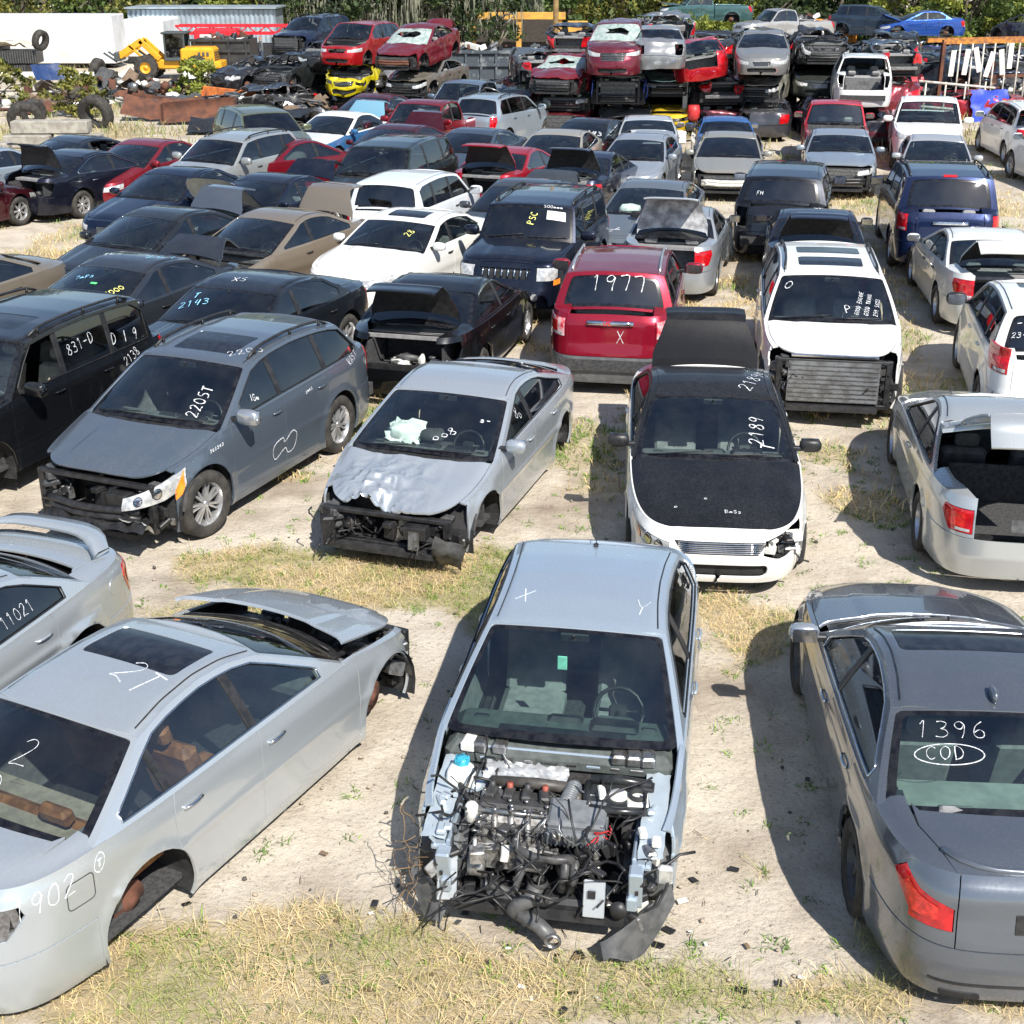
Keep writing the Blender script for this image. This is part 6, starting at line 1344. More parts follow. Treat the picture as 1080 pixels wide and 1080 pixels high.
mid('sedan_car', 'tan sedan cut by the left edge above the black boxy suv', MIDG, 'midsedan', -9.35, 21.0, -117, (.26, .22, .17), dust=.3, glassF=G_TINT, glassR=G_TINT, miss=('taillight_left',))
mid('sedan_car', 'black sedan with a grey raised trunk lid, left of the tan gold sedan', MIDG, 'midsedan', -6.75, 25.1, -119, (.02, .024, .028), open={'trunk': 1.15}, pc={'trunk': (.10, .12, .15)}, miss=('headlight',), glassW=G_WIND)
m7, c7 = mid('sedan_car', 'navy luxury sedan with double kidney grille parked behind the black sedan', MIDG, 'bigsedan', -7.65, 30.2, -113, NAVY, glassW=G_WIND, chrome=True, dust=.25, sp=dict(grille=(.22, .48, .62), gbars=5))
m8, c8 = mid('sedan_car', 'black sedan with chrome window trim and an open emptied trunk near the left edge', MIDG, 'midsedan', -10.45, 34.0, 62, (.008, .010, .022), open={'trunk': 1.5}, chrome=True, junk=7, miss=('taillight', 'mirror'), glassF=G_TINT, rim='twin')
mid('sedan_car', 'dark navy sedan with both its hood and its trunk lid standing open', MIDG, 'midsedan', -5.4, 29.3, -115, (.008, .013, .030), open={'trunk': .95, 'hood': .95}, hoodin=WHITEP, glassW=G_TINT, miss=('headlight',))
mid('suv_car', 'silver suv with roof rails between the red sedan and the open-hooded navy sedan', MIDG, 'suv', -7.1, 34.3, -117, (.38, .40, .40), glassW=G_WIND, glassR=G_TINT)
mid('sedan_car', 'metallic red sedan in the left rows facing the camera', MIDG, 'midsedan', -9.6, 35.2, -113, (.24, .012, .022), glassW=G_WIND)
mid('sedan_car', 'dark blue sedan with its rear door window open, left of the red sedan', MIDG, 'midsedan', -11.75, 35.9, -124, (.02, .028, .045), glassW=G_WIND, nowin=((1, 1),))
mid('sedan_car', 'pale blue silver sedan at the left edge showing its rear window', MIDG, 'midsedan', -13.1, 34.6, 64, (.38, .45, .52), glassB=G_WIND)
mid('sedan_car', 'maroon sedan almost wholly cut off by the left edge', MIDG, 'midsedan', -12.95, 30.6, 64, (.05, .004, .01))
mid('sedan_car', 'red sedan with its black-lined trunk open behind the navy sedan', MIDG, 'midsedan', -5.6, 36.2, 52, (.20, .006, .016), open={'trunk': 1.3}, glassF=G_TINT, miss=('mirror',))
mid('suv_car', 'dull olive green suv in the back left rows', BACKG, 'suv', -7.3, 40.2, -60, (.13, .15, .09), glassW=G_TINT, norails=True, dust=.5)
mid('sedan_car', 'blue old sedan with a white roof and its sky blue trunk lid raised', BACKG, 'bigsedan', -5.35, 41.6, -114, (.03, .12, .28), roofpillar=True, pc={'roof': (.72, .73, .72), 'trunk': (.16, .34, .46), 'hood': (.62, .64, .62)}, open={'trunk': 1.0}, metal=.1)
mid('sedan_car', 'maroon sedan with a dark trunk lid standing up, left of the dark green van', BACKG, 'midsedan', -3.3, 38.4, -114, (.07, .006, .015), open={'trunk': 1.2}, dust=.4)
mid('pickup', 'red pickup truck behind the maroon sedan with the raised lid', BACKG, 'pickup', -2.55, 42.4, -116, (.22, .008, .018), dust=.4)
mid('minivan', 'dark green black minivan with a dusty roof', MIDG, 'minivan', -2.95, 33.0, -108, (.012, .020, .018), glassW=G_WIND, glassR=G_TINT, cat='van', dust=.45)
mid('box_van', 'small white box-shaped car with an opaque black rear window', MIDG, 'boxvan', -2.0, 29.1, 70, (.70, .74, .78), glassB=G_DARK, glassR=G_TINT, metal=.1, norails=True, dust=.15)
mid('suv_car', 'bluish silver suv seen from behind with red tail lamps, below the dark roll-off bin', BACKG, 'suv', -.3, 45.3, 64, (.34,.40,.46), glassB=G_DARK, glassR=G_TINT)
mid('sedan_car', 'slate blue sedan between the dark green minivan and the red sedan with the open trunk', BACKG, 'midsedan', -1.12, 37.5, -113, (.06, .085, .12), glassW=G_TINT)
mid('sedan_car', 'bright red sedan with its trunk open in the middle of the yard', BACKG, 'midsedan', .10, 34.6, 69, (.42, .006, .02), open={'trunk': 1.35}, miss=('mirror',), glassB=G_TINT)
mid('sedan_car', 'dark grey sedan with a silver-edged raised trunk lid behind the black boxy suv', MIDG, 'midsedan', .22, 28.6, -110, (.06, .07, .08), open={'trunk': .6}, glassW=G_TINT)
mid('sedan_car', 'beige sedan with a pale bent hood in the middle of the yard', BACKG, 'midsedan', 1.22, 37.2, -106, (.42, .40, .34), pc={'hood': (.62, .60, .55)}, glassW=G_WIND)
a_, ca_ = mid('compact_car', 'black compact car with a number on its windshield, behind the beige sedan', BACKG, 'compact', 2.2, 40.0, -113, (.012, .014, .018), glassW=G_TINT); place_writing(ca_, a_, ca_.wind, '9143', .10, .30, .16, 0, seed=15, wd=.025)
mid('sedan_car', 'navy black sedan with its trunk open and one red tail lamp', BACKG, 'midsedan', 2.0, 33.8, 72, (.010, .014, .035), open={'trunk': 1.4}, miss=('taillight_left', 'mirror'), glassF=G_TINT)
a_, ca_ = mid('compact_car', 'small silver car with a round nose badge and a white raised trunk edge', BACKG, 'compact', 3.42, 36.3, -106, (.34,.38,.43), open={'trunk': .45}, lidin=WHITEP, glassW=G_TINT, steer=.2); P = Panel(ca_); P.region(ca_.shell, circle((0, .56), .13, 20), th=.02, off=.012); P.build('nose_badge', [TRIM], a_)
mid('compact_car', 'silver white sedan with a loose trunk lid, left of the yellow car', BACKG, 'midsedan', 4.1, 41.5, 85, (.55, .58, .60), open={'trunk': .35}, dust=.15, glassB=G_WIND)
a_, ca_ = mid('sedan_car', 'grey sedan with yellow and white numbers written down its windshield', MIDG, 'midsedan', 2.95, 28.4, -106, (.16, .19, .22), glassW=G_WIND, rim='steel'); place_writing(ca_, a_, ca_.wind, 'TP06', .22, .56, .12, -1.45, mat=CHALKY, seed=17, wd=.020); place_writing(ca_, a_, ca_.wind, '9143', .40, .56, .12, -1.45, seed=18, wd=.020); place_writing(ca_, a_, ca_.top, 'X', 1.9, -.5, .2, .3, seed=19, wd=.016)
m = MB(); m.blob((.62, -.35, 1.0), (.3, .45, .22), 9, 6, 0, 5, .15); m.build('airbag', SHEET, a_)
mid('compact_car', 'silver compact sedan with its trunk lid upright and crumpled inner lining showing', MIDG, 'compact', 3.3, 26.1, 77, (.38,.41,.44), open={'trunk': 1.55}, lidin=plain('crumpled_foil', (.60, .61, .62), .5, c2=(.25, .25, .26), scale=5, bump=.5), glassR=G_TINT, sp=dict(tl=(.50, -1.98, .70, .97)), pc={'mirror': TRIM})
a_, ca_ = mid('minivan', 'black minivan seen from behind with a wide dark rear window', MIDG, 'minivan', 6.05, 29.7, 76, (.008, .010, .016), glassB=G_DARK, glassR=G_DARK, cat='van', tgtrim=False, miss=('taillight',), sp=dict(zrb=.66), dust=.3); place_writing(ca_, a_, ca_.back, 'FH', .40, .12, .07, 0, seed=20, wd=.009, flipu=-1, off=.012)
mid('sedan_car', 'dark blue sedan with its trunk fully open, behind the white crossover', MIDG, 'midsedan', 5.85, 25.8, 79, (.010, .012, .030), open={'trunk': 1.25}, junk=5, glassR=G_TINT)
a_, ca_ = mid('wrecked_car', 'champagne silver sedan with its nose stripped to the radiator frame', BACKG, 'midsedan', 5.85, 36.7, -100, (.36, .35, .31), miss=('front_bumper', 'headlight', 'grille'), clutter=dict(beammat=WHITEP), glassW=G_TINT)
mid('compact_car', 'bright blue compact sedan seen from behind near the stacks', BACKG, 'compact', 6.35, 41.2, 85, (.03, .13, .38), glassB=G_WIND, miss=('taillight_left',))
mid('wrecked_car', 'silver blue full-size sedan without front bumper, radiator showing', BACKG, 'boxsedan', 8.9, 37.1, -101, (.30, .35, .41), miss=('front_bumper', 'grille', 'headlight_right'), glassW=G_WIND, clutter=dict(rad=STEEL))
mid('pickup', 'red pickup truck with a white edged rear window', BACKG, 'pickup', 9.9, 42.2, 79, (.40, .010, .025), glassB=G_WIND, norails=True, metal=.2)
mid('pickup', 'large white pickup truck facing the camera with blue reflections on its windshield', BACKG, 'bigpickup', 12.65, 42.0, -104, (.74, .74, .73), metal=.05, dust=.12, glassW=G_WIND, sp=dict(grille=(.42, .72, .98)))
a_, ca_ = mid('wrecked_car', 'silver sedan whose hood is covered by a torn brown sheet', BACKG, 'midsedan', 11.2, 36.0, -104, (.50, .52, .54), glassW=G_WIND, miss=('front_bumper',))
a_, ca_ = mid('suv_car', 'large dark blue suv with black roof rails and a wide rear window', MIDG, 'fullsuv', 8.95, 28.5, 80, (.006, .014, .055), glassB=G_DARK, glassR=G_DARK, glassF=G_SIDE, tgtrim=True, tgz=1.10, pc={'rear_bumper': (.006, .016, .06), 'fender': (.02, .03, .07)}, railmat=TRIM, sp=dict(tl=(.80, -2.30, .92, 1.24)), nsp=5)
P = Panel(ca_); P.region(ca_.back, rect_t(-.10, .58, .12, .64), th=.01, off=.012); P.build('brake_lamp', [REDL], a_)
a_, ca_ = mid('sedan_car', 'white sedan with its trunk fully open below the dark blue suv', MIDG, 'midsedan', 8.4, 23.9, 83, (.66, .67, .64), metal=.15, open={'trunk': 1.0}, lidin=TRIM, miss=('mirror_right',), pc={}, rim='twin', dust=.12, glassF=G_TINT)
mid('minivan', 'white minivan at the right edge with its tailgate swung up', BACKG, 'minivan', 15.9, 42.6, 86, (.74, .74, .74), metal=.05, open={'tailgate': 1.3}, cat='van', dust=.12)
mid('suv_car', 'silver white suv with side steps at the right edge', BACKG, 'suv', 15.1, 37.2, 92, (.62, .64, .66), metal=.2, dust=.15)
m = MB(); rr = random.Random(9)
for i in range(26): m.box((rr.uniform(-.3, .3), rr.uniform(-.4, .4), rr.uniform(.05, .65)), (rr.uniform(.1, .35), rr.uniform(.1, .3), rr.uniform(.08, .25)), Matrix.Rotation(rr.uniform(-.5, .5), 3, 'X') @ Matrix.Rotation(rr.uniform(0, 3), 3, 'Z'), rr.choice([0, 0, 1]), .02)
for i in range(8): m.tube([(rr.uniform(-.3, .3), rr.uniform(-.4, .4), .5), (rr.uniform(-.4, .4), rr.uniform(-.5, .5), .75), (rr.uniform(-.4, .4), rr.uniform(-.5, .5), .5)], .03, 6, 1)
o = m.build('engine_block', [RUST, TRIM]); o.location = (10.35, 27.0, 0); tag(o, 'rusty brown engine block lying on the ground at the right edge', 'engine')
m = MB(); m.sheet((0, 0, 0), 1.7, 1.2, 10, 9, .06, 5, None, 0, bend=.06); o = m.build('torn_sheet', plain('brown_sheet', (.12, .095, .07), .9, c2=(.20, .16, .12), scale=4)); o.location = (10.85, 34.35, .95); tag(o, 'torn brown padded sheet draped over the silver sedan hood', 'sheet')
mid('pickup', 'blue grey pickup truck below the dark roll-off bin', BACKG, 'pickup', -1.5, 49.2, -118, (.14, .19, .26), miss=('front_bumper',), lod='far')
mid('suv_car', 'dark green wagon with a glossy windshield beside the red stack', BACKG, 'crossover', .45, 47.4, -112, (.02, .03, .026), lod='far', glassW=G_WIND)
mid('sedan_car', 'grey sedan with its driver door open below the roll-off bin', BACKG, 'midsedan', -.4, 50.5, -112, (.20, .21, .22), lod='far', door_open={(0, 1): 1.0}, open={'hood': .8})
mid('sedan_car', 'maroon low sedan between the red pickup and the beige stacked sedan', BACKG, 'midsedan', -4.8, 47.2, -112, (.10, .010, .02), lod='far', miss=('hood',), dust=.5)

# ------------------------------------------------------------------ stacks of wrecks
def st(name, label, spec, x, y, h, z, col, seed=1, amp=.05, roof=1.0, grp=STK, **k):
    k.setdefault('lod', 'far'); k.setdefault('miss', ('wheels', 'windows', 'mirror')); lod = k.pop('lod'); k.setdefault('dust', .5)
    return build_car(name, label, grp, spec, (x, y), rad(h), col, lod, z=z, deform=crush(seed, amp, roof), **k)
WM = ('wheels', 'mirror', 'wiper'); WW = WM + ('windows', 'windshield', 'rear_window')
st('minivan', 'bright red minivan without wheels on top of the left stack, hood gone', 'minivan', -6.0, 56.0, -108, 1.66, (.42, .008, .012), 1, .04, cat='van', miss=WM + ('hood', 'grille'), lod='mid', pitch=.03)
st('wrecked_car', 'crushed yellow car squeezed under the red minivan', 'compact', -6.1, 55.4, -100, .72, (.80, .66, .01), 2, .22, .25, miss=WW + ('hood', 'headlight'))
st('wrecked_car', 'flattened black car at the bottom of the left stack', 'midsedan', -6.0, 56.2, -100, .1, (.015, .015, .02), 12, .15, .3, miss=WW + ('hood',))
st('wrecked_car', 'dusty red sedan with a smashed windshield and raised trunk lid, above the beige sedan', 'midsedan', -3.5, 52.3, -111, 1.98, (.22, .012, .022), 3, .06, pitch=-.09, miss=WM + ('front_bumper', 'headlight', 'windows'), open={'trunk': .6}, shatter=5, lod='mid', clutter=dict(beammat=RUST))
st('wrecked_car', 'beige grey sedan under the red sedan, grille gone', 'midsedan', -3.2, 52.5, -111, .88, (.22, .20, .165), 4, .06, .8, miss=WM + ('grille', 'windows', 'front_bumper'), lod='mid')
st('wrecked_car', 'pale crushed car at the bottom of the middle left stack', 'midsedan', -3.0, 53.4, -108, -.35, (.40, .40, .38), 5, .15, .35, miss=WW)
st('wrecked_car', 'burnt black sedan shell with an empty windshield at the left end of the stacks', 'compact', -8.6, 56.4, -122, .75, (.025, .03, .032), 6, .10, miss=WW + ('front_bumper', 'headlight', 'hood'), lod='mid')
st('wrecked_car', 'flattened black shell under the burnt sedan', 'midsedan', -8.4, 55.4, -100, -.25, (.02, .02, .02), 7, .2, .4, miss=WW + ('hood',))
st('suv_car', 'dark blue suv shell resting behind the burnt black sedan', 'suv', -8.6, 60.8, -115, 1.7, (.015, .025, .06), 8, .06, miss=WM + ('front_bumper', 'headlight'))
st('wrecked_car', 'crushed blue and white wreckage under the dark blue suv', 'midsedan', -9.6, 60.6, -150, .15, (.04, .12, .34), 9, .35, .5, miss=WW + ('hood', 'front_bumper'))
st('wrecked_car', 'crushed white wreckage beside the blue wreckage', 'midsedan', -7.3, 60.0, -60, .1, (.45, .47, .5), 10, .35, .5, miss=WW + ('hood', 'front_bumper'))
st('suv_car', 'burgundy crossover with a chrome grille ring on top of the central stack', 'bigcross', 3.62, 47.6, -99, 2.05, (.16, .016, .03), 11, .05, miss=WM + ('windows',), shatter=9, lod='mid', norails=True, sp=dict(grille=(.44, .62, .88)))
st('pickup', 'crushed bright blue pickup nose under the burgundy crossover', 'pickup', 3.84, 48.9, -97, .95, (.02, .07, .40), 13, .14, .2, miss=WW + ('front_bumper', 'headlight', 'hood'))
st('wrecked_car', 'flattened grey sedan at the bottom of the central stack', 'midsedan', 4.05, 49.0, -96, .0, (.24, .25, .25), 14, .10, .3, miss=WW + ('front_bumper', 'headlight'))
st('wrecked_car', 'smashed red sedan with broken glass, second stack from the bin', 'midsedan', 1.95, 48.2, -107, 1.35, (.24, .008, .018), 15, .13, .8, miss=WM + ('windows', 'front_bumper', 'headlight'), shatter=3)
st('wrecked_car', 'crushed dark wreck squeezed between the two red cars', 'midsedan', 2.1, 48.8, -100, .75, (.05, .06, .05), 16, .25, .2, miss=WW + ('hood', 'front_bumper'))
st('pickup', 'flat dull red pickup nose at the base of the second stack', 'pickup', 2.0, 48.4, -104, -.1, (.22, .016, .025), 17, .08, .3, miss=WW + ('front_bumper', 'headlight', 'tailgate'))
st('wrecked_car', 'small magenta red shell lying on the bin side of the stacks', 'compact', 2.2, 54.5, 170, 1.3, (.36, .02, .06), 18, .2, .5, miss=WW)
st('compact_car', 'silver hatch shell seen from behind on top of the stack beside the burgundy crossover', 'compact', 4.98, 47.8, 85, 2.2, (.30, .31, .32), 19, .07, miss=WM + ('taillight', 'windows'), pc={'trunk': (.28, .28, .29)})
st('wrecked_car', 'pale teal car nose in the middle of the stack', 'compact', 5.5, 50.3, -93, 1.05, (.35, .58, .58), 20, .09, .6, miss=WW + ('front_bumper',))
st('compact_car', 'bright yellow car with a black hood gap at the bottom of the stack', 'compact', 5.55, 49.9, -93, .0, (.78, .52, .01), 21, .03, .9, miss=WM + ('headlight',), sp=dict(grille=(.5, .50, .62)), glassW=G_TINT, open={'hood': .12})
st('coupe_car', 'bright red coupe tilted sideways with an empty trunk opening', 'coupe', 6.65, 49.3, 86, 1.75, (.50, .006, .012), 22, .08, roll=-.16, miss=WM + ('trunk', 'windows', 'taillight_left'))
st('wrecked_car', 'black tangled wreck under the tilted red coupe', 'midsedan', 7.0, 49.8, 95, .85, (.02, .02, .022), 23, .3, .3, miss=WW + ('trunk', 'rear_bumper'))
st('wrecked_car', 'dark maroon crushed car at ground level under the red coupe', 'midsedan', 7.1, 49.6, 92, -.1, (.06, .006, .012), 24, .12, .4, miss=WW + ('taillight',))
st('sedan_car', 'silver grey sedan facing the camera with an oval grille, topmost of its stack', 'midsedan', 8.65, 48.4, -100, 1.98, (.27, .27, .26), 25, .03, miss=WM, lod='mid', sp=dict(grille=(.30, .46, .60)), glassW=G_WIND)
st('wrecked_car', 'beige sedan with a torn front under the silver grey sedan', 'midsedan', 9.0, 49.9, -108, .98, (.36, .35, .29), 26, .12, .5, miss=WW + ('front_bumper',), lod='mid')
st('wrecked_car', 'dark grey sedan rear with one red lamp at the foot of the stack', 'midsedan', 8.9, 48.6, 80, -.05, (.07, .07, .08), 27, .07, .7, miss=WM + ('taillight_left',))
st('wrecked_car', 'burnt crumpled black shell on top of the dark green sedan', 'midsedan', 11.1, 50.9, -96, 2.1, (.04, .04, .04), 28, .3, .5, miss=WW + ('hood', 'front_bumper'))
st('sedan_car', 'dark green sedan with clear headlights in the middle of its stack', 'bigsedan', 11.1, 50.9, -98, 1.05, (.04, .048, .042), 29, .05, .85, miss=WM, lod='mid')
st('wrecked_car', 'navy sedan at the foot of the stack with a red lamp', 'midsedan', 11.0, 49.0, 85, -.05, (.012, .02, .07), 30, .08, .7, miss=WM)
st('suv_car', 'white suv shell seen from behind with its tailgate missing', 'suv', 11.75, 46.9, 79, 1.12, (.70, .70, .68), 31, .02, miss=WM + ('tailgate', 'windows', 'taillight'), lod='mid', norails=True, metal=.05)
a_, ca_ = st('suv_car', 'dark red and black suv crushed under the white suv shell', 'suv', 12.0, 47.2, 79, -.2, (.10, .008, .015), 32, .06, .55, miss=WM + ('windows',), pc={'tailgate': (.015, .015, .02)})
place_writing(ca_, a_, ca_.shell, 'H', ca_.TT - .12, .92, .2, 0, seed=3, wd=.04, mat=CHROME, name='badge', off=.03)
# highest level
m = ('wheels', 'mirror', 'wiper')
st('pickup', 'teal green pickup truck standing side-on on top of the far stack', 'pickup', 10.9, 82.0, 182, 1.95, (.05, .115, .115), 40, .02, grp=TOPG, miss=('mirror', 'wheels'), open={'hood': .18}, lod='mid')
st('pickup', 'pale silver pickup truck cab beside the teal pickup', 'pickup', 14.0, 74.0, 200, 1.45, (.42, .41, .40), 41, .04, grp=TOPG, miss=('mirror', 'wheels'))
st('suv_car', 'dark blue suv with tinted windows on top of the far right stack', 'suv', 19.7, 77.3, -28, 1.55, (.03, .05, .08), 42, .02, grp=TOPG, miss=('mirror', 'wheels'), lod='mid', norails=True)
st('compact_car', 'bright blue sedan side-on on top of the far right stack', 'compact', 21.9, 75.9, 176, 1.6, (.02, .08, .36), 43, .02, grp=TOPG, miss=('mirror', 'wheels'), lod='mid', open={'hood': .55})
st('wrecked_car', 'charcoal wreck with its rear torn open at the right end of the stacks', 'hatch', 27.2, 74.5, 118, 1.5, (.06, .065, .075), 44, .12, grp=TOPG, miss=WW + ('trunk', 'tailgate', 'rear_bumper'))
st('suv_car', 'black jeep-like suv with rusty hubs under the bright blue sedan', 'suv', 17.0, 57.0, -20, .55, (.02, .03, .045), 45, .07, miss=('mirror', 'wheels', 'windows'), pitch=.15)
for i, (x, y, h, z, col, lb) in enumerate([(12.2, 81, 170, .3, (.2, .2, .2), 'flattened grey wreck carrying the teal pickup'), (14.5, 74.5, 190, -.1, (.03, .03, .04), 'flattened black wreck carrying the silver pickup'), (20, 77, -20, .2, (.08, .1, .12), 'flattened slate wreck carrying the dark blue suv'), (22.3, 76, 180, .2, (.03, .04, .10), 'flattened navy wreck carrying the bright blue sedan'),
    (20.5, 63, 5, .6, (.02, .022, .025), 'long black wreck behind the rusty pipe rack'), (23.5, 62, -8, .5, (.05, .05, .055), 'dark grey wreck behind the right end of the rack'), (21.8, 60.6, 0, -.2, (.012, .02, .04), 'flattened dark wreck low behind the rack'), (17.2, 53.4, 176, -.2, (.34, .01, .02), 'bright red wreck on the ground left of the rack'), (18.2, 57.5, 10, -.2, (.05, .05, .05), 'flattened dark wreck under the black jeep-like suv'),
    (27.5, 73, 100, .1, (.10, .012, .02), 'dull red wreck at the right end of the stacks'), (17.3, 71, -160, -.1, (.22, .22, .22), 'grey shell far behind the white suv shell'), (8.6, 56, 20, .8, (.30, .31, .32), 'silver shell behind the tilted red coupe'), (15.0, 61.5, 30, .4, (.10, .16, .22), 'blue grey crushed shell above the red wreck'), (1.2, 57.5, 170, .3, (.05, .05, .05), 'black shell behind the central stacks'), (6.6, 60.5, 10, 1.0, (.55, .57, .58), 'white crushed shell behind the silver hatch shell'), (-9.9, 53.6, 200, -.2, (.03, .03, .03), 'black flattened shell in front of the burnt sedan')]):
    st('wrecked_car', lb, 'midsedan' if i % 3 else 'suv', x, y, h, z, col, 50 + i, .16, .55 if i not in (4, 5) else .9, miss=WW + (('hood',) if i % 2 else ('front_bumper',)), **({'norails': True} if i % 3 == 0 else {}))

XW = [(.9, 50.4, 95, 1.5, (.10, .11, .12), 'dark grey crushed shell left of the smashed red sedan'), (.8, 50.6, 100, .5, (.30, .03, .03), 'flattened dull red shell left of the second stack'), (2.4, 52.0, 80, 2.2, (.03, .03, .035), 'black crushed shell behind the smashed red sedan'), (3.9, 52.6, 85, 1.6, (.05, .07, .10), 'dark blue shell behind the burgundy crossover'), (5.6, 53.0, 95, 2.4, (.20, .21, .22), 'grey shell behind the silver hatch shell'),
      (7.6, 53.4, 80, 1.9, (.03, .03, .03), 'black crushed roof behind the tilted red coupe'), (9.3, 53.4, 100, 2.0, (.10, .10, .09), 'dark olive shell behind the silver grey sedan'), (10.6, 54.0, 85, 1.2, (.02, .02, .025), 'black flattened shell behind the dark green sedan'), (13.3, 50.6, 95, 1.7, (.05, .07, .09), 'slate crushed shell right of the white suv shell'), (13.5, 50.4, 90, .6, (.20, .02, .03), 'dark red crushed shell right of the white suv shell'),
      (14.6, 53.6, 75, 1.7, (.03, .035, .04), 'black roofless shell above the blue grey crushed shell'), (16.3, 60.5, 10, .7, (.06, .07, .08), 'grey black shell behind the jeep-like suv'), (19.2, 66.0, -10, .4, (.12, .13, .14), 'grey shell under the dark blue suv on the stack'), (23.5, 67.0, 5, .4, (.03, .03, .04), 'black shell under the bright blue sedan stack'), (12.5, 62.0, 20, .8, (.04, .05, .05), 'dark shell behind the burnt crumpled black shell'),
      (9.0, 66.0, 10, .5, (.08, .12, .14), 'teal grey shell below the teal pickup'), (-7.4, 57.8, -100, 1.2, (.02, .02, .02), 'black shell between the burnt sedan and the red minivan'), (-4.6, 57.0, -100, .9, (.03, .03, .03), 'black crushed shell between the two left red cars'), (-10.2, 57.0, -130, .7, (.03, .03, .035), 'black stripped shell at the left end of the wrecks'), (26.0, 64.0, 5, .9, (.06, .06, .07), 'dark stripped shell at the far right behind the rack')]
for i, (x, y, h, z, col, lb) in enumerate(XW):
    st('wrecked_car', lb, ['midsedan', 'suv', 'compact'][i % 3], x, y, h, z, col, 90 + i, .24, .6, miss=WW + (('hood', 'front_bumper') if i % 2 else ('trunk', 'tailgate', 'rear_bumper')), norails=True)
# ------------------------------------------------------------------ yard machinery, scrap and background
def leafmesh(name, C, size, cols, r, seedc=0, stretch=(1, 1)):
    N = len(C); a = r.normal(size=(N, 3)); a /= np.linalg.norm(a, axis=1)[:, None]; b = np.cross(a, r.normal(size=(N, 3))); b /= np.linalg.norm(b, axis=1)[:, None]
    s = size * r.uniform(.5, 1.3, (N, 1)); a = a * s * stretch[0]; b = b * s * stretch[1] * .6
    V = np.stack([C - a, C - b * .9, C + a, C + b * .9], 1).reshape(-1, 3); F = np.arange(N * 4)
    me = bpy.data.meshes.new(name); me.vertices.add(N * 4); me.vertices.foreach_set('co', V.ravel()); me.loops.add(N * 4); me.loops.foreach_set('vertex_index', F); me.polygons.add(N); me.polygons.foreach_set('loop_start', np.arange(0, N * 4, 4)); me.polygons.foreach_set('loop_total', np.full(N, 4)); me.update()
    col = np.array(cols)[(np.clip(fbm(C[:, 0] * .9, C[:, 1] * .9, C[:, 2] * .9, seedc, 3) * 2.2 - .6 + r.normal(0, .15, N), 0, .999) * len(cols)).astype(int)] * r.uniform(.7, 1.3, (N, 1))
    at = me.color_attributes.new('tint', 'FLOAT_COLOR', 'POINT'); at.data.foreach_set('color', np.repeat(np.concatenate([col, np.ones((N, 1))], 1), 4, 0).ravel())
    m = MATS.get('leaf')
    if not m:
        m = bpy.data.materials.new('leaf'); nt, bs = nodes_of(m); an = nt.nodes.new('ShaderNodeAttribute'); an.attribute_name = 'tint'; nt.links.new(an.outputs['Color'], bs.inputs['Base Color']); bs.inputs['Roughness'].default_value = .6
        bs.inputs['Transmission Weight'].default_value = 0; tr = nt.nodes.new('ShaderNodeBsdfTranslucent'); nt.links.new(an.outputs['Color'], tr.inputs[0]); mx = nt.nodes.new('ShaderNodeMixShader'); mx.inputs[0].default_value = .3
        out = nt.nodes['Material Output']; nt.links.new(bs.outputs[0], mx.inputs[1]); nt.links.new(tr.outputs[0], mx.inputs[2]); nt.links.new(mx.outputs[0], out.inputs[0]); MATS['leaf'] = m
    me.materials.append(m); return me
BARK = plain('bark', (.13, .11, .085), .95, c2=(.06, .05, .04), scale=3, bump=.6)
PBARK = plain('pale_bark', (.30, .27, .22), .95, c2=(.15, .13, .10), scale=3, bump=.6)
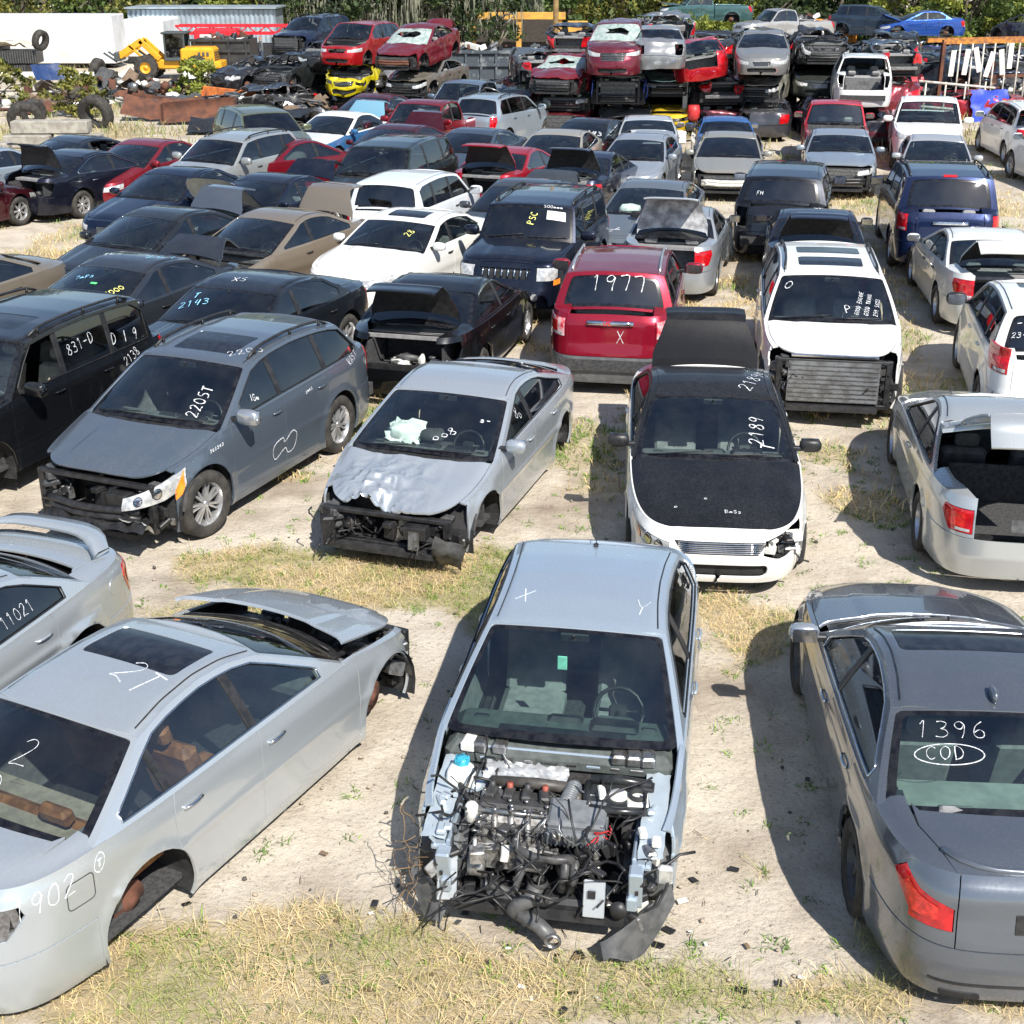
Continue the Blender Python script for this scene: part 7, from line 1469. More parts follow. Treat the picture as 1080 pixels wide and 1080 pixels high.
def tree(label, x, y, wid, h, n, cols, seed, low=.4, trunk=.22, moss=0, bark=BARK, group='trees and brush along the far edge of the yard', name='tree', leaf=.16):
    r = np.random.default_rng(seed); rr = random.Random(seed); root = empty(name, (x, y, 0)); tag(root, label, 'tree' if name == 'tree' else 'bush', group)
    m = MB(); tips = []
    top = Vector((rr.uniform(-.8, .8), rr.uniform(-.4, .4), h * .55)); pts = [Vector((0, 0, -.1)), Vector((rr.uniform(-.2, .2), 0, h * .18)), top * .6 + Vector((rr.uniform(-.3, .3), 0, 0)), top]
    m.tube(pts, trunk, 9, 0, True, trunk * .45)
    for i in range(9):
        z = rr.uniform(.10, .55) * h; a = rr.uniform(0, 2 * PI); L = wid * rr.uniform(.25, .5); p0 = Vector((top.x * z / h, 0, z)); p1 = p0 + Vector((math.cos(a) * L * .5, math.sin(a) * L * .5, L * .35)); p2 = p0 + Vector((math.cos(a) * L, math.sin(a) * L, L * rr.uniform(.2, .9)))
        m.tube([p0, p1, p2], trunk * .4, 6, 0, True, .03); tips.append(p2)
    m.build('trunk', bark, root)
    k = 46; cen = np.stack([r.uniform(-.5, .5, k) * wid, r.uniform(-.35, .35, k) * wid, low + r.random(k) ** 1.35 * (h - low)], 1)
    cen[:, 0] *= np.sqrt(np.clip(1.15 - (cen[:, 2] / h) ** 2, .2, 1)); cen[:, 1] *= np.sqrt(np.clip(1.15 - (cen[:, 2] / h) ** 2, .2, 1))
    sz = r.uniform(.35, .95, k) * wid / 6; w_ = r.integers(0, k, n); d = r.normal(size=(n, 3)); d /= np.linalg.norm(d, axis=1)[:, None]; d *= (r.random(n) ** .45)[:, None]
    P = cen[w_] + d * sz[w_][:, None] * np.array([1.25, 1.0, .75]); P = P[P[:, 2] > .05]
    me = leafmesh('crown', P, leaf, cols, r, seed); link('crown', me, root)
    if moss:
        V = []; F = []
        mm = MB()
        for i in range(moss):
            px, py, pz = rr.uniform(-.5, .5) * wid, rr.uniform(-.5, .1) * wid * .6, rr.uniform(2.4, 5.5); L = rr.uniform(.6, 2.4); w = rr.uniform(.03, .14); q = []
            for j in range(5): q.append((px + rr.uniform(-.06, .06), py, pz - L * j / 4, w * (1 - j / 4.5)))
            vs = [(a - ww / 2, b, c) for a, b, c, ww in q] + [(a + ww / 2, b + .02, c) for a, b, c, ww in q]
            mm.add(vs, [(j, j + 5, j + 6, j + 1) for j in range(4)], 0)
        mm.build('hanging_moss', plain('spanish_moss', (.20, .20, .15), .95, c2=(.11, .12, .08), scale=2), root)
    return root
OL = [(.14, .15, .03), (.20, .20, .04), (.26, .25, .06), (.09, .11, .025)]; YG = [(.22, .26, .04), (.30, .33, .06), (.16, .20, .03)]; DG = [(.025, .045, .012), (.04, .07, .018), (.06, .09, .025), (.015, .03, .01)]; MG = [(.05, .09, .02), (.08, .13, .03), (.12, .17, .04)]
TR = [(-50, 92, 9, OL, 'olive brush'), (-43, 90, 8, MG, 'green brush'), (-37, 93, 8, OL, 'olive brush'), (-32, 91, 7, OL, 'olive tree'), (-27, 94, 8, MG, 'green tree'), (-22.5, 92, 7, OL, 'olive tree'), (-17, 93, 6, YG, 'yellow green brush'), (-12.5, 91, 6, DG, 'dark oak'), (-8.5, 87, 6, DG, 'mossy oak'), (-4.5, 89, 6, DG, 'mossy oak'), (-.5, 88, 5, DG, 'mossy oak'), (3.5, 93, 6, MG, 'green tree'),
      (7.5, 94, 7, OL, 'olive tree'), (12, 93, 8, YG, 'yellow green brush'), (17, 92, 7, DG, 'dark brush'), (21.5, 94, 7, DG, 'dark brush'), (25.5, 90, 6, YG, 'yellow green brush'), (29.5, 91, 7, MG, 'green tree'), (34.5, 90, 8, YG, 'yellow green tree'), (40, 92, 9, DG, 'dark tree'), (47, 92, 9, MG, 'green tree'),
      (-40, 103, 12, DG, 'dark woodland tree'), (-28, 104, 12, DG, 'dark woodland tree'), (-16, 104, 12, OL, 'olive woodland tree'), (-3, 102, 12, DG, 'dark woodland tree'), (8, 104, 12, MG, 'green woodland tree'), (20, 103, 12, DG, 'dark woodland tree'), (33, 104, 12, DG, 'dark woodland tree'), (46, 104, 12, MG, 'green woodland tree')]
TR += [(x_, 116 + (i_ % 2) * 3, 15, DG if i_ % 3 else MG, 'far dark wood tree') for i_, x_ in enumerate(range(-56, 60, 9))]
where = ['behind the white trailer', 'beyond the corrugated shed', 'behind the burnt black sedan', 'behind the red stacked cars', 'behind the yellow steel frame', 'behind the central stacks', 'behind the teal pickup', 'behind the blue suv on the stack', 'at the far right edge']
def wh_(x): return where[min(8, max(0, int(np.searchsorted([-24, -16, -10, -4, 3, 9, 17, 26], x))))]
for i, (x, y, w_, cols, lb) in enumerate(TR):
    mossy = 'mossy' in lb or lb == 'dark oak'
    tree('%s %s, %s' % (['leafy', 'dense', 'spreading', 'ragged', 'tall', 'low', 'rounded'][i % 7], lb, wh_(x)), x, y, w_, 7.5 if y < 100 else 12, 5600 if y < 100 else (4600 if y < 110 else 3600), cols, 100 + i, low=.2 if not mossy else 2.3, trunk=.2 if not mossy else .6, moss=260 if mossy else 0, bark=PBARK if mossy and i % 2 else BARK, leaf=.17 if y < 100 else .42)
for i, (x, y, w_, cols, lb) in enumerate([(10.2, 79, 3.2, YG, 'bright green bush under the teal pickup'), (12.4, 80, 2.6, YG, 'small bright bush behind the silver pickup'), (-13.5, 60, 2.0, YG, 'low weedy bush behind the orange scrap'), (-17.0, 54, 2.2, OL, 'scrubby bush among the rusty scrap'), (30, 80, 4, YG, 'yellow green bush at the right end of the stacks'), (-21, 56.5, 2.5, OL, 'dry bush by the left edge behind the tyres')]):
    tree(lb, x, y, w_, w_ * .8, 1300, cols, 200 + i, low=.1, trunk=.06, name='bush', leaf=.12, group='low bushes among the scrap')

def thing(mb, name, mats, label, cat, loc, rz=0, group=None):
    o = mb.build(name, mats); o.location = loc; o.rotation_euler = (0, 0, rz); return tag(o, label, cat, group)
WHT = plain('white_sheet_metal', (.66, .67, .68), .5, c2=(.46, .46, .43), scale=.6, lo=.45, hi=.7)
# white trailer
t = empty('cargo_trailer', (-28.8, 78.2, 0)); tag(t, 'long plain white cargo trailer at the left edge below the trees', 'trailer')
m = MB(); m.box((0, 0, 1.5), (14, 2.5, 2.5), None, 0, .04)
for i in range(29): m.box((-6.9 + i * .49, -1.255, 1.5), (.03, .02, 2.4), None, 0)
m.build('cargo_box', WHT, t); m = MB(); m.box((0, 0, .22), (13.6, 1.2, .18)); m.box((5.2, 0, .15), (1.8, 1.8, .3)); m.build('chassis', DARK, t)
for x in (3.5, 4.6, -5.5):
    m = MB(); m.lathe([(.2, -.12), (.48, -.12), (.5, -.08), (.5, .08), (.48, .12), (.2, .12)], (0, 0, 0), 'Y', 18); o = m.build('wheel', TYRE, t); o.location = (x, -1.0, .5)
# corrugated shed
t = empty('metal_shed', (-18.5, 86, 0)); tag(t, 'low pale blue grey corrugated metal shed behind the yellow loader', 'shed'); m = MB(); n = 60; V = []; F = []
for i in range(n + 1):
    x = -4.4 + 8.8 * i / n; y = -1.6 + (.05 if i % 2 else -.05); V += [(x, y, 0), (x, y, 2.75)]
for i in range(n): F.append((2 * i, 2 * i + 2, 2 * i + 3, 2 * i + 1))
m.add(V, F); m.box((0, .2, 1.35), (8.6, 3.3, 2.7)); CM = plain('corrugated', (.42, .50, .56), .45, .5, c2=(.33, .38, .42), scale=1.5); m.build('wall', CM, t); m = MB(); m.box((0, 0, 2.85), (9.0, 3.8, .10)); m.build('roof', CM, t)
t = empty('small_house', (-25.4, 108, 0)); tag(t, 'tiny white house glimpsed between the far trees', 'house'); m = MB(); m.box((0, 0, 1.1), (1.5, 2, 2.2)); m.build('wall', WHT, t)
m = MB(); m.add([(-.9, -1.2, 2.1), (.9, -1.2, 2.1), (0, -1.2, 2.9), (-.9, 1.2, 2.1), (.9, 1.2, 2.1), (0, 1.2, 2.9)], [(0, 1, 2), (3, 5, 4), (0, 2, 5, 3), (1, 4, 5, 2), (0, 3, 4, 1)]); m.build('roof', plain('roof_red', (.25, .07, .04), .8), t)
m = MB(); m.box((-.2, -1.01, 1.2), (.5, .04, .6)); m.build('window', G_DARK, t)
# white box truck body
t = empty('box_truck', (-21.0, 82.5, 0)); tag(t, 'plain white box truck body standing left of the corrugated shed', 'truck'); m = MB(); m.box((0, 0, 1.35), (2.3, 4.5, 2.1), None, 0, .12); m.build('cargo_box', WHT, t); m = MB(); m.box((0, 0, .25), (2, 4.4, .3)); m.build('chassis', DARK, t)
# wheel loader
YM = plain('machine_yellow', (.72, .36, .015), .45, c2=(.60, .30, .02), scale=3); GLD = plain('cab_grey', (.05, .06, .06), .4)
t = empty('wheel_loader', (-17.2, 70.6, 0)); t.scale = (.84, .84, .84); tag(t, 'yellow wheel loader with grey cab, facing left with its arm raised', 'loader')
m = MB(); m.box((1.75, 0, 1.35), (2.0, 1.7, .95), None, 0, .15); m.box((1.9, 0, .80), (2.2, 1.3, .35), None, 0, .05); m.box((2.95, 0, .85), (.45, 1.9, .40), None, 0, .06); m.box((-.4, 0, .85), (2.0, 1.0, .55), None, 0, .08); m.build('body', YM, t)
m = MB()
for i in range(4): m.box((2.76, 0, 1.1 + .14 * i), (.03, 1.2, .05))
for i in range(3): m.box((1.9 + .25 * i, -.87, 1.45), (.14, .02, .22))
m.build('vent', GLD, t)
m = MB()
for x, y in ((-.15, .7), (-.15, -.7), (1.0, .7), (1.0, -.7)): m.box((x, y, 1.9), (.10, .10, 1.4), None, 0, .02)
m.box((.42, 0, 2.62), (1.5, 1.6, .12), None, 0, .05); m.box((.42, 0, 1.15), (1.3, 1.5, .2), None, 0, .04); m.build('cab', GLD, t)
m = MB(); m.box((.42, -.70, 1.9), (1.05, .02, 1.3)); m.box((.42, .70, 1.9), (1.05, .02, 1.3)); m.box((-.17, 0, 1.9), (.02, 1.3, 1.3)); m.build('cab_glass', G_TINT, t)
for s in (.5, -.5):
    m = MB()
    for a, b, w_ in (((-.6, 1.2), (-1.6, 2.15), .34), ((-1.6, 2.15), (-2.9, 1.35), .38), ((-1.2, .9), (-2.3, 1.9), .16)):
        d = Vector((b[0] - a[0], 0, b[1] - a[1])); L = d.length; m.box(((a[0] + b[0]) / 2, s, (a[1] + b[1]) / 2), (L + .15, .14, w_), Matrix.Rotation(-math.atan2(d.z, d.x), 3, 'Y'), 0, .03)
    m.build('lift_arm', YM, t)
m = MB(); m.box((-3.05, 0, 1.30), (.3, 1.6, .5), None, 0, .05)
for s in (.5, -.5): m.box((-3.5, s, 1.25), (.9, .12, .10), Matrix.Rotation(.6, 3, 'Y'), 0)
m.build('fork', GLD, t); m = MB(); m.tube([(-.9, 0, .9), (-1.9, 0, 1.6)], .07, 8); m.build('hydraulic_ram', STEEL, t)
for x in (-1.3, 1.75):
    for s in (1, -1):
        m = MB(); m.lathe([(.32, -.22), (.60, -.25), (.68, -.2), (.68, .2), (.60, .25), (.32, .22)], (0, 0, 0), 'Y', 24)
        for i in range(22): a = 2 * PI * i / 22; m.box((.68 * math.cos(a), 0, .68 * math.sin(a)), (.06, .46, .07), Matrix.Rotation(-a, 3, 'Y'))
        o = m.build('wheel', TYRE, t); o.location = (x, s * .95, .70); m = MB(); m.lathe([(.33, .2), (.30, .1), (.12, .08), (.10, .14), (.001, .14)] if s > 0 else [(.33, -.2), (.30, -.1), (.12, -.08), (.10, -.14), (.001, -.14)], (0, 0, 0), 'Y', 20); m.build('rim', YM, o)
# red boom
t = empty('boom_lift', (-14.6, 78.5, 0)); tag(t, 'bright red lattice boom machine lying behind the black scrap bin', 'crane'); RM = plain('machine_red', (.50, .01, .02), .45); m = MB()
for y in (-.5, .5):
    for z in (1.75, 2.15): m.box((0, y, z), (8, .12, .12))
for i in range(16): m.tube([(-4 + i * .5, -.5, 1.75 if i % 2 else 2.15), (-3.5 + i * .5, -.5, 2.15 if i % 2 else 1.75)], .04, 5)
m.box((-1.8, 0, 1.65), (2.4, 1.4, .7), None, 0, .1); m.build('boom', RM, t); m = MB(); m.box((0, 0, .7), (5, 1.6, 1.0)); m.build('carriage', DARK, t)
# bins
def rolloff(label, x, y, L, H, mat, rz=0, ribs=9, grp=None):
    t = empty('scrap_bin', (x, y, 0), rz); tag(t, label, 'skip', grp); m = MB(); D = 2.3
    for yy in (-D / 2, D / 2): m.box((0, yy, H / 2 + .15), (L, .06, H), None, 0)
    for xx in (-L / 2, L / 2): m.box((xx, 0, H / 2 + .15), (.06, D, H), None, 0)
    m.box((0, 0, .2), (L, D, .08)); m.build('bin_wall', mat, t)
    for i in range(ribs): m2 = MB(); m2.box((-L / 2 + .15 + (L - .3) * i / (ribs - 1), -D / 2 - .07, H / 2 + .12), (.10, .10, H - .1)); m2.build('rib', mat, t)
    for z in (H + .15, .35, H * .78): m2 = MB(); m2.box((0, -D / 2 - .08, z), (L + .1, .13, .12)); m2.build('rail', mat, t)
    m = MB(); rr = random.Random(int(x * 7) + 3)
    for i in range(60): m.box((rr.uniform(-L / 2 + .3, L / 2 - .3), rr.uniform(-.8, .8), H + rr.uniform(-.3, .35)), (rr.uniform(.1, .8), rr.uniform(.05, .4), rr.uniform(.05, .3)), Matrix.Rotation(rr.uniform(-.6, .6), 3, 'Y') @ Matrix.Rotation(rr.uniform(0, 3), 3, 'Z'), rr.choice([0, 0, 1, 2, 3]), .02)
    o = m.build('scrap_load', [STEEL, RUST, TRIM, WHITEP]); o.location = (x, y, 0); o.rotation_euler = (0, 0, rz); tag(o, 'loose scrap metal filling the ' + label.split(',')[0], 'scrap', kind='stuff')
rolloff('black steel scrap bin beside the yellow loader', -14.8, 72.4, 2.9, 1.65, plain('bin_black', (.018, .02, .022), .5, c2=(.04, .04, .04), scale=2), 0, 4)
rolloff('wide weathered dark blue grey scrap bin behind the middle rows', .0, 62.4, 5.6, 1.75, plain('bin_worn', (.05, .065, .08), .6, c2=(.17, .19, .20), scale=2.2, lo=.5, hi=.62), -.02, 9)
rolloff('orange scrap bin edge between the silver pickup and the blue suv', 17.3, 80.5, 4.2, 2.2, plain('bin_orange', (.65, .25, .02), .5), 0, 6)
# yellow steel frame
t = empty('yellow_bay', (.6, 83.5, 0)); tag(t, 'yellow painted steel frame with a dark open bay behind the scrap bin', 'bay frame'); YP = plain('frame_yellow', (.60, .33, .05), .6, c2=(.42, .22, .05), scale=2)
for x in (-2.9, -.2, 2.2): m = MB(); m.box((x, 0, 1.3), (.32, .32, 2.6), None, 0, .02); m.build('post', YP, t)
m = MB(); m.box((-.35, -.1, 2.45), (5.8, .4, .40), None, 0, .02); m.build('beam', YP, t); m = MB(); m.box((-.35, 1.6, 1.25), (5.4, .1, 2.4)); m.build('back_wall', plain('bay_back', (.03, .025, .02), .9), t)
m = MB(); m.box((3.3, .4, 1.7), (1.2, .3, .9), None, 0, .03); m.box((4.5, .6, 1.3), (1.4, .3, .5), None, 0, .03); m.build('side_panel', YP, t)
o = tree('leaning pale trunked tree with drooping leaves in front of the yellow frame', -.9, 80.5, 3.0, 6.5, 2300, DG, 300, low=1.3, trunk=.22, moss=60, bark=PBARK, leaf=.13)
# utility pole
t = empty('utility_pole', (2.35, 76, 0)); tag(t, 'tall yellowish wooden utility pole behind the scrap bin', 'pole'); m = MB(); m.tube([(0, 0, -.2), (0, 0, 9.5)], .17, 10, 0, True, .12); m.build('pole', plain('pole_wood', (.34, .23, .10), .85, c2=(.24, .15, .07), scale=4), t); m = MB(); m.box((0, 0, 8.6), (2.2, .12, .14)); m.build('crossarm', BARK, t)
for x in (-.95, 0, .95): m = MB(); m.lathe([(.001, .2), (.05, .2), (.07, .1), (.04, 0)], (x, 0, 8.68), 'Z', 8); m.build('insulator', WHITEP, t)
# pipe rack at the right
t = empty('pipe_rack', (18.9, 54.5, 0), .28); tag(t, 'rusty orange topped steel rack with white vertical bars and hanging white strips', 'rack'); OR = plain('rack_orange', (.50, .20, .03), .8, c2=(.22, .09, .04), scale=5, bump=.3); WB = plain('rack_white', (.62, .62, .58), .6, c2=(.4, .36, .30), scale=6)
m = MB(); m.box((0, 0, 2.75), (5.0, .12, .16)); m.box((0, 1.1, 2.75), (5.0, .12, .16)); m.build('top_rail', OR, t); m = MB(); m.box((1.1, 0, 1.45), (2.8, .10, .12)); m.build('mid_rail', RUST, t)
for x in (-2.45, 2.45): m = MB(); m.box((x, 0, 1.35), (.14, .14, 2.7)); m.build('post', RUST, t)
for i, x in enumerate((-1.75, -1.2, -.7, -.2, .35, .9, 1.3, 1.55, 1.95)): m = MB(); m.tube([(x, -.05, 2.68), (x + .03, -.06, .1)], .035, 6); m.build('bar', WB, t)
rr = random.Random(3)
for i, x in enumerate((-2.1, -1.5, -1.0, -.45, .1, .45)): m = MB(); m.box((x, -.18, 2.0 + rr.uniform(-.1, .2)), (.22, .04, .95), Matrix.Rotation(rr.uniform(-.35, .35), 3, 'Y'), 0, .01); m.build('strip', WHITEP, t)
t = empty('pipe_rack', (16.9, 52.6, 0), .15); tag(t, 'low white pipe frame standing in the grass left of the blue tarp', 'rack')
for z in (.25, 1.15): m = MB(); m.tube([(-1.6, 0, z + .3), (1.5, 0, z)], .05, 6); m.build('rail', WB, t)
for x in (-1.3, -.5, .3, 1.1): m = MB(); m.tube([(x, 0, 0), (x, 0, 1.4)], .035, 6); m.build('bar', WB, t)
m = MB(); m.sheet((0, 0, .55), 1.5, 1.2, 9, 8, .10, 7, Matrix.Rotation(1.35, 3, 'X'), 0); thing(m, 'tarp', plain('tarp_blue', (.02, .05, .42), .55), 'bright blue tarp hanging over scrap beside the white minivan', 'tarp', (18.1, 52.3, 0), .2)
# heap of ribbed dark slabs
for i, (x, y, z, w_, rz) in enumerate([(-27.8, 70.5, .5, 3.2, .05), (-25.4, 70.3, .45, 2.6, -.05), (-27.2, 70.6, 1.25, 3.4, -.04), (-24.9, 70.2, 1.1, 2.4, .08)]):
    m = MB(); m.box((0, 0, 0), (w_, 1.5, .62), None, 0, .04)
    for k in range(int(w_ / .12)): m.box((-w_ / 2 + .08 + k * .12, -.77, 0), (.05, .05, .56), None, 1)
    thing(m, 'ribbed_crate', [TRIM, PLAST], 'dark ribbed plastic slab, number %s of the heap before the white trailer' % ['one', 'two', 'three', 'four'][i] if 0 else ['dark ribbed slab at the lower left of the heap before the white trailer', 'dark ribbed slab at the lower right of the heap before the white trailer', 'dark ribbed slab on the upper left of the heap before the white trailer', 'dark ribbed slab on the upper right of the heap before the white trailer'][i], 'crate', (x, y, z), rz, 'ribbed slabs heaped before the trailer')
m = MB(); m.sheet((0, 0, 0), 4.0, 1.6, 12, 6, .14, 3, None, 0, bend=-.1); m.tube([(-1.5, 0, .1), (-.5, 0, .45), (.8, 0, .35), (1.9, 0, 0)], .04, 6); thing(m, 'torn_cover', plain('pale_cover', (.50, .46, .36), .9), 'crumpled pale cover lying on top of the dark ribbed slabs', 'cover', (-26, 70.2, 1.75))
m = MB(); m.tube([(-4.6, 0, .0), (4.6, 0, .0)], .16, 10); m.box((0, .3, -.18), (9, .3, .1)); thing(m, 'white_beam', WHITEP, 'long white beam lying across the scrap left of the loader', 'beam', (-23.4, 63.4, .75), -.02)
m = MB()
for x in (-4, -1.3, 1.3, 4): m.box((x, 0, .3), (.2, .6, .6))
thing(m, 'trestle', RUST, 'rusty trestles holding up the long white beam', 'trestle', (-23.4, 63.4, 0), -.02)
def tyre_(label, x, y, z, R, lay=True, rz=0, grp='old tyres on the scrap'):
    m = MB(); h = R * .32; m.lathe([(R * .55, -h * .8), (R * .7, -h), (R * .93, -h), (R, -h * .7), (R, h * .7), (R * .93, h), (R * .7, h), (R * .55, h * .8), (R * .52, 0), (R * .55, -h * .8)], (0, 0, 0), 'Z' if lay else 'Y', 24); o = m.build('tyre', TYRE); o.location = (x, y, z); o.rotation_euler = (0.1 if lay else .25, 0, rz); tag(o, label, 'tyre', grp)
tyre_('large worn tyre leaning beside the rusty drum at the left', -17.3, 48.9, .45, .62, False, .4); tyre_('large tyre showing its yellow rim left of the rusty bucket', -15.2, 50.3, .5, .66, False, -.3); tyre_('tyre lying flat under the large tyres', -16.2, 49.6, .15, .45); tyre_('tyre half buried in weeds behind the concrete blocks', -17.9, 51.5, .4, .5, False, .8); tyre_('thick black tyre lying in front of the loader arm', -20.3, 68.2, .55, .62, False, 1.45); tyre_('tyre on the dark heap by the white trailer', -23.3, 69.5, 1.9, .5, False, 1.2)
m = MB(); m.lathe([(.001, -.9), (.7, -.9), (.72, .9), (.66, .9), (.62, -.7)], (0, 0, 0), 'X', 22); thing(m, 'rusty_drum', RUST, 'rusty brown drum lying on its side at the left edge', 'drum', (-18.9, 47.6, .62), .2)
m = MB(); V = []; F = []
for i in range(9):
    a = -.4 + 2.2 * i / 8
    for x in (-1.7, -.8, 0, .8, 1.7): V.append((x * .8, .6 * math.cos(a) - .25, .42 - .5 * math.sin(a) + .12 + .06 * x))
for i in range(8):
    for j in range(4): F.append((i * 5 + j, i * 5 + j + 1, i * 5 + j + 6, i * 5 + j + 5))
m.add(V, F, 0, True); m.box((-1.36, 0, .32), (.06, .95, .62)); m.box((1.36, 0, .42), (.06, .95, .7)); m.box((0, .45, .62), (2.8, .12, .12), Matrix.Rotation(-.06, 3, 'Y')); thing(m, 'loader_bucket', RUST, 'rusty brown loader bucket lying open in the weeds', 'bucket', (-11.7, 51.5, .1), .12)
m = MB(); m.sheet((0, 0, .42), 3.0, .95, 8, 5, .10, 21, Matrix.Rotation(.8, 3, 'X'), 0, bend=.25); m.box((0, .4, .75), (2.6, .1, .12), Matrix.Rotation(.12, 3, 'Y')); thing(m, 'rusty_plate', RUST, 'large rust red steel plate leaning behind the rusty bucket', 'plate', (-13.3, 52.6, 0), -.1)
for i, (x, y, z, w_, rz) in enumerate([(-15.9, 45.0, .2, 1.5, .02), (-14.3, 45.2, .2, 1.5, .05), (-15.2, 45.3, .62, 2.5, .03), (-17.6, 44.0, .18, 1.7, -.1), (-16.6, 43.2, .18, 1.4, .15)]):
    m = MB(); m.box((0, 0, 0), (w_, .6, .40), None, 0, .03); thing(m, 'concrete_block', plain('concrete', (.36, .34, .29), .9, c2=(.24, .22, .19), scale=4, bump=.3), ['grey concrete block at the base of the pile, left one', 'grey concrete block at the base of the pile, right one', 'long concrete block lying on top of two others', 'concrete block at the left edge behind the dark blue sedan', 'small weathered concrete block nearest the parked cars'][i], 'block', (x, y, z), rz, 'concrete blocks left of the bucket')
OM = plain('scrap_orange', (.52, .14, .02), .75, c2=(.30, .08, .02), scale=5, bump=.2)
m = MB(); m.box((0, 0, .75), (2.0, .08, .5), Matrix.Rotation(.12, 3, 'Y'), 0, .02); m.box((-1.0, .1, .4), (.12, .5, 1.1), None, 0, .02); m.box((1.0, .1, .45), (.12, .5, 1.2), None, 0, .02); m.box((0, .4, .12), (2.1, .5, .1)); thing(m, 'orange_frame', OM, 'orange painted steel frame among the weeds', 'frame', (-11.1, 54.3, 0), .1)
m = MB(); m.box((0, 0, .42), (.55, .4, .8), None, 0, .12); m.lathe([(.001, .12), (.07, .12), (.07, 0)], (.15, 0, .82), 'Z', 10); thing(m, 'red_canister', plain('canister_red', (.60, .05, .02), .5), 'tall orange red canister right of the orange frame', 'canister', (-9.6, 53.6, 0), .3)
m = MB(); m.box((0, 0, .35), (.35, .1, .8), Matrix.Rotation(.4, 3, 'Y'), 0, .03); m.box((.3, 0, .3), (.12, .1, .7), None, 0, .02); thing(m, 'yellow_bracket', YM, 'yellow bent steel bracket left of the orange frame', 'bracket', (-12.3, 53.8, 0), .1)
for i, (x, y, z, a, b, c_, rz, mat, lb) in enumerate([(-9.8, 49.0, .12, 3.4, 1.6, .10, .1, TRIM, 'flat black panel lying on the ground behind the red sedan'), (-8.7, 50.6, .35, 2.6, 1.2, .08, -.3, TRIM, 'tilted black panel below the burnt sedan'), (-12.9, 63.5, .25, 2.2, .8, .35, .15, WHITEP, 'white plastic bumper shell lying below the loader'), (-14.4, 64.2, .3, 1.5, .7, .4, -.3, WHITEP, 'white crushed panel left of the bumper shell'), (-13.6, 56.6, .3, 1.8, .9, .12, .5, PLAST, 'grey panel lying in the weeds behind the rusty bucket'), (-20.2, 60.6, 1.0, 1.3, .8, .06, .7, plain('panel_navy', (.01, .03, .10), .4), 'dark blue folded panel standing on the scrap heap')]):
    m = MB(); m.sheet((0, 0, 0), a, b, 8, 5, c_ * .6, 60 + i, Matrix.Rotation(.2 if i != 5 else .9, 3, 'X'), 0, bend=c_); thing(m, 'sheet_metal_scrap', mat, lb, 'panel', (x, y, z + .1), rz)
# heaps of loose scrap
def heap(label, cx_, cy_, rx, ry, hz, n, seed, cols):
    rr = random.Random(seed); m = MB()
    for i in range(n):
        a = rr.uniform(0, 2 * PI); q = rr.random() ** .6; x, y = q * rx * math.cos(a), q * ry * math.sin(a); z = hz * (1 - q * q) * rr.uniform(.1, 1)
        if rr.random() < .25: m.sheet((x, y, z + .1), rr.uniform(.3, 1.3), rr.uniform(.2, .8), 4, 3, .08, i + seed, Matrix.Rotation(rr.uniform(-1, 1), 3, 'X') @ Matrix.Rotation(rr.uniform(0, 3), 3, 'Z'), rr.randrange(len(cols)), bend=rr.uniform(-.1, .2))
        elif rr.random() < .3: m.tube([(x, y, z), (x + rr.uniform(-.6, .6), y + rr.uniform(-.6, .6), z + rr.uniform(-.1, .4)), (x + rr.uniform(-.9, .9), y, z + .1)], rr.uniform(.02, .06), 6, rr.randrange(len(cols)))
        else: m.blob((x, y, z), (rr.uniform(.15, .7), rr.uniform(.15, .6), rr.uniform(.1, .4)), 7, 4, rr.randrange(len(cols)), i, .3, rr.uniform(0, 3))
    o = m.build('scrap_heap', cols); o.location = (cx_, cy_, 0); tag(o, label, 'scrap', kind='stuff')
MIXC = [TRIM, RUST, PLAST, STEEL, WHITEP, plain('brown_scrap', (.13, .09, .06), .9)]
heap('heap of dark and pale scrap behind the rusty bucket', -17.2, 60.0, 4.2, 3.0, 1.0, 190, 1, MIXC); heap('pale rubble and sheets in the weeds at the left edge', -21.5, 55.5, 3.0, 2.5, .55, 80, 2, [WHITEP, RUST, MIXC[5], PLAST]); heap('brown branches and scrap right of the heap', -13.2, 61.2, 3.0, 1.6, .7, 110, 3, [TRIM, MIXC[5], RUST])
heap('dark car parts strewn under the burnt sedan', -8.2, 52.3, 2.6, 1.4, .7, 120, 4, [TRIM, PLAST, TRIM, STEEL, MIXC[5]]); heap('tangled engines and parts between the central stacks', 7.4, 50.4, 1.9, 1.2, 1.5, 170, 5, [TRIM, RUST, PLAST, STEEL, plain('scrap_redpaint', (.4, .02, .03), .5)]); heap('loose parts at the foot of the red stack', 3.0, 47.2, 1.6, .6, .5, 60, 6, [TRIM, PLAST, STEEL])
heap('scrap under and behind the pipe rack', 20.5, 57.5, 4.5, 1.8, 1.0, 190, 7, MIXC); heap('scrap wreckage between the white suv shell and the rack', 15.2, 54.5, 2.4, 1.4, 1.3, 150, 8, [TRIM, PLAST, STEEL, plain('scrap_redpaint', (.4, .02, .03), .5), plain('scrap_bluepaint', (.03, .08, .25), .5)]); heap('torn metal between the dark green sedan and the white suv shell', 9.9, 51.6, 1.6, 1.0, 2.4, 150, 9, [TRIM, PLAST, STEEL, RUST, WHITEP]); heap('crushed metal behind the highest vehicles', 14.5, 79.5, 7.0, 2.0, 1.6, 260, 10, MIXC); heap('crushed metal at the far right', 25, 76.5, 6.5, 2.2, 1.4, 240, 11, [TRIM, PLAST, STEEL, MIXC[5]]); heap('black debris behind the burnt sedan', -9.5, 58.5, 2.6, 1.5, .9, 120, 12, [TRIM, TRIM, PLAST, STEEL])
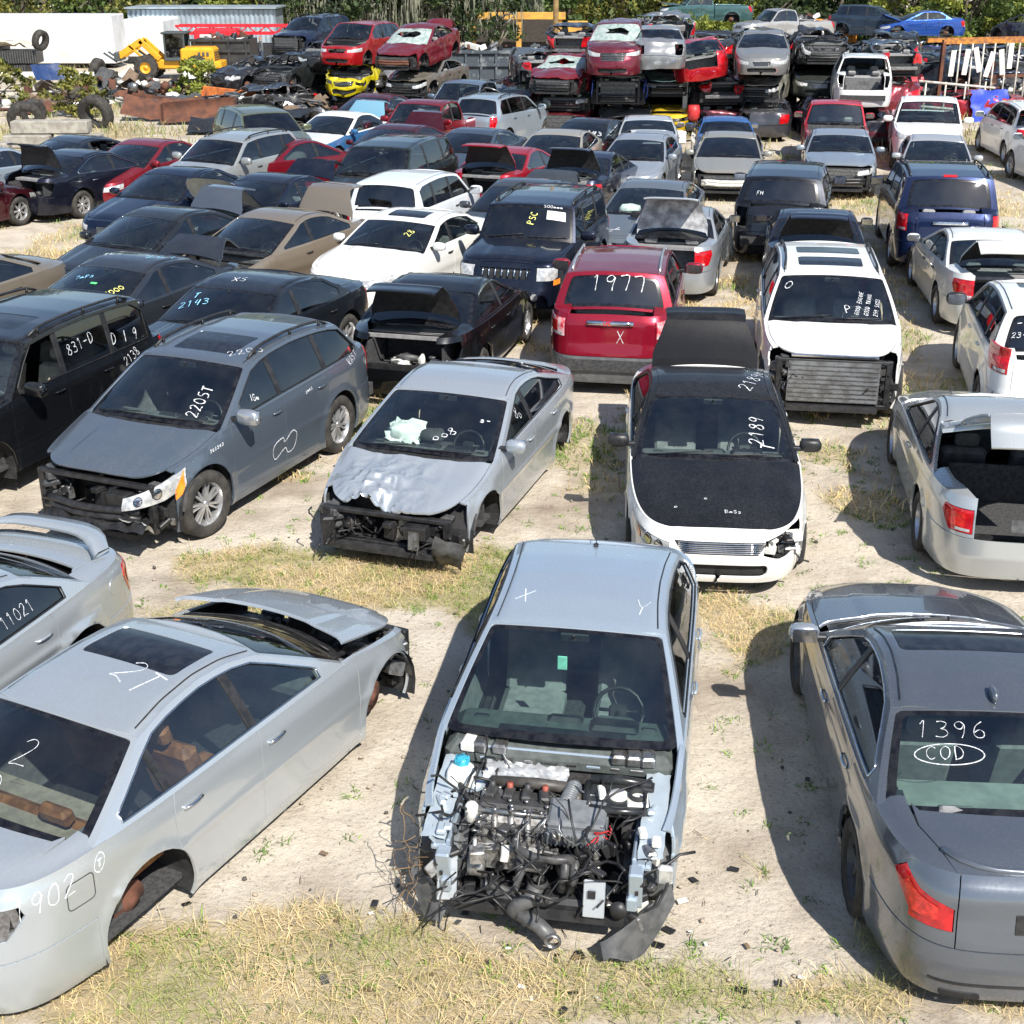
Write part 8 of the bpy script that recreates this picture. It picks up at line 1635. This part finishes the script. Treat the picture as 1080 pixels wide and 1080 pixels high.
heap('scrap strewn along the foot of the far trees', -7.0, 84.0, 4.5, 2.0, .8, 120, 13, [TRIM, MIXC[5], RUST]); heap('crushed remains between the left stacks', -4.8, 54.8, 2.2, 1.0, 1.4, 120, 14, [TRIM, PLAST, STEEL])
m = MB(); m.box((0, 0, 1.0), (.16, .10, 1.7), None, 0, .01); thing(m, 'white_post', WHITEP, 'white upright post beside the tangled wreck under the red coupe', 'post', (6.05, 48.4, .2), .1)
# small machine on red stand
m = MB(); m.lathe([(.001, .3), (.18, .3), (.22, .1), (.20, -.1), (.1, -.2)], (0, 0, .9), 'Z', 12); m.tube([(-.3, 0, 0), (0, 0, .8), (.3, 0, 0)], .05, 6, 1); m.box((0, 0, .5), (.5, .3, .25), None, 1, .04); thing(m, 'pump', [plain('pump_red', (.40, .02, .02), .5), TRIM], 'small red and black machine standing before the central stacks', 'machine', (6.1, 46.3, 0))
m = MB(); m.box((0, 0, .2), (.5, .4, .4), None, 0, .03); thing(m, 'white_bucket', WHITEP, 'white box on the sand left of the small red machine', 'box', (5.55, 46.0, 0), .3)
# person in the distance
def person(x, y, rz):
    J = [(0, 0, .95, .14), (0, 0, 1.15, .13), (0, 0, 1.38, .15), (0, 0, 1.50, .06), (0, .01, 1.62, .095), (0, .01, 1.74, .07),
         (.10, 0, .90, .10), (.12, .02, .50, .065), (.13, -.02, .08, .045), (.14, .12, .04, .04), (-.10, 0, .90, .10), (-.13, -.02, .50, .065), (-.15, -.08, .08, .045), (-.15, .06, .04, .04),
         (.20, 0, 1.42, .06), (.27, .02, 1.15, .045), (.26, .12, .92, .035), (-.20, 0, 1.42, .06), (-.27, .0, 1.15, .045), (-.24, .14, .95, .035)]
    E_ = [(0, 1), (1, 2), (2, 3), (3, 4), (4, 5), (0, 6), (6, 7), (7, 8), (8, 9), (0, 10), (10, 11), (11, 12), (12, 13), (2, 14), (14, 15), (15, 16), (2, 17), (17, 18), (18, 19)]
    me = bpy.data.meshes.new('person'); me.from_pydata([j[:3] for j in J], E_, []); o = link('person', me); md = o.modifiers.new('skin', 'SKIN')
    for v, j in zip(me.skin_vertices[0].data, J): v.radius = (j[3], j[3])
    me.skin_vertices[0].data[0].use_root = True; o.modifiers.new('sub', 'SUBSURF').levels = 1
    mt = bpy.data.materials.new('clothed_figure'); nt, b = nodes_of(mt); tc = nt.nodes.new('ShaderNodeTexCoord'); sx = nt.nodes.new('ShaderNodeSeparateXYZ'); nt.links.new(tc.outputs['Object'], sx.inputs[0]); cr = nt.nodes.new('ShaderNodeValToRGB'); cr.color_ramp.interpolation = 'CONSTANT'
    el = cr.color_ramp.elements; el[0].color = (.02, .02, .02, 1); el[1].position = .05; el[1].color = (.035, .05, .08, 1); e = el.new(.52); e.color = (.10, .11, .12, 1); e = el.new(.81); e.color = (.35, .2, .13, 1); e = el.new(.92); e.color = (.03, .02, .015, 1)
    dv = nt.nodes.new('ShaderNodeMath'); dv.operation = 'DIVIDE'; dv.inputs[1].default_value = 1.85; nt.links.new(sx.outputs[2], dv.inputs[0]); nt.links.new(dv.outputs[0], cr.inputs[0]); nt.links.new(cr.outputs[0], b.inputs['Base Color']); b.inputs['Roughness'].default_value = .9
    me.materials.append(mt); o.location = (x, y, 0); o.rotation_euler = (0, 0, rz); tag(o, 'person in dark trousers and shirt standing beyond the black scrap bin', 'person')
person(-13.6, 76.0, 2.0)
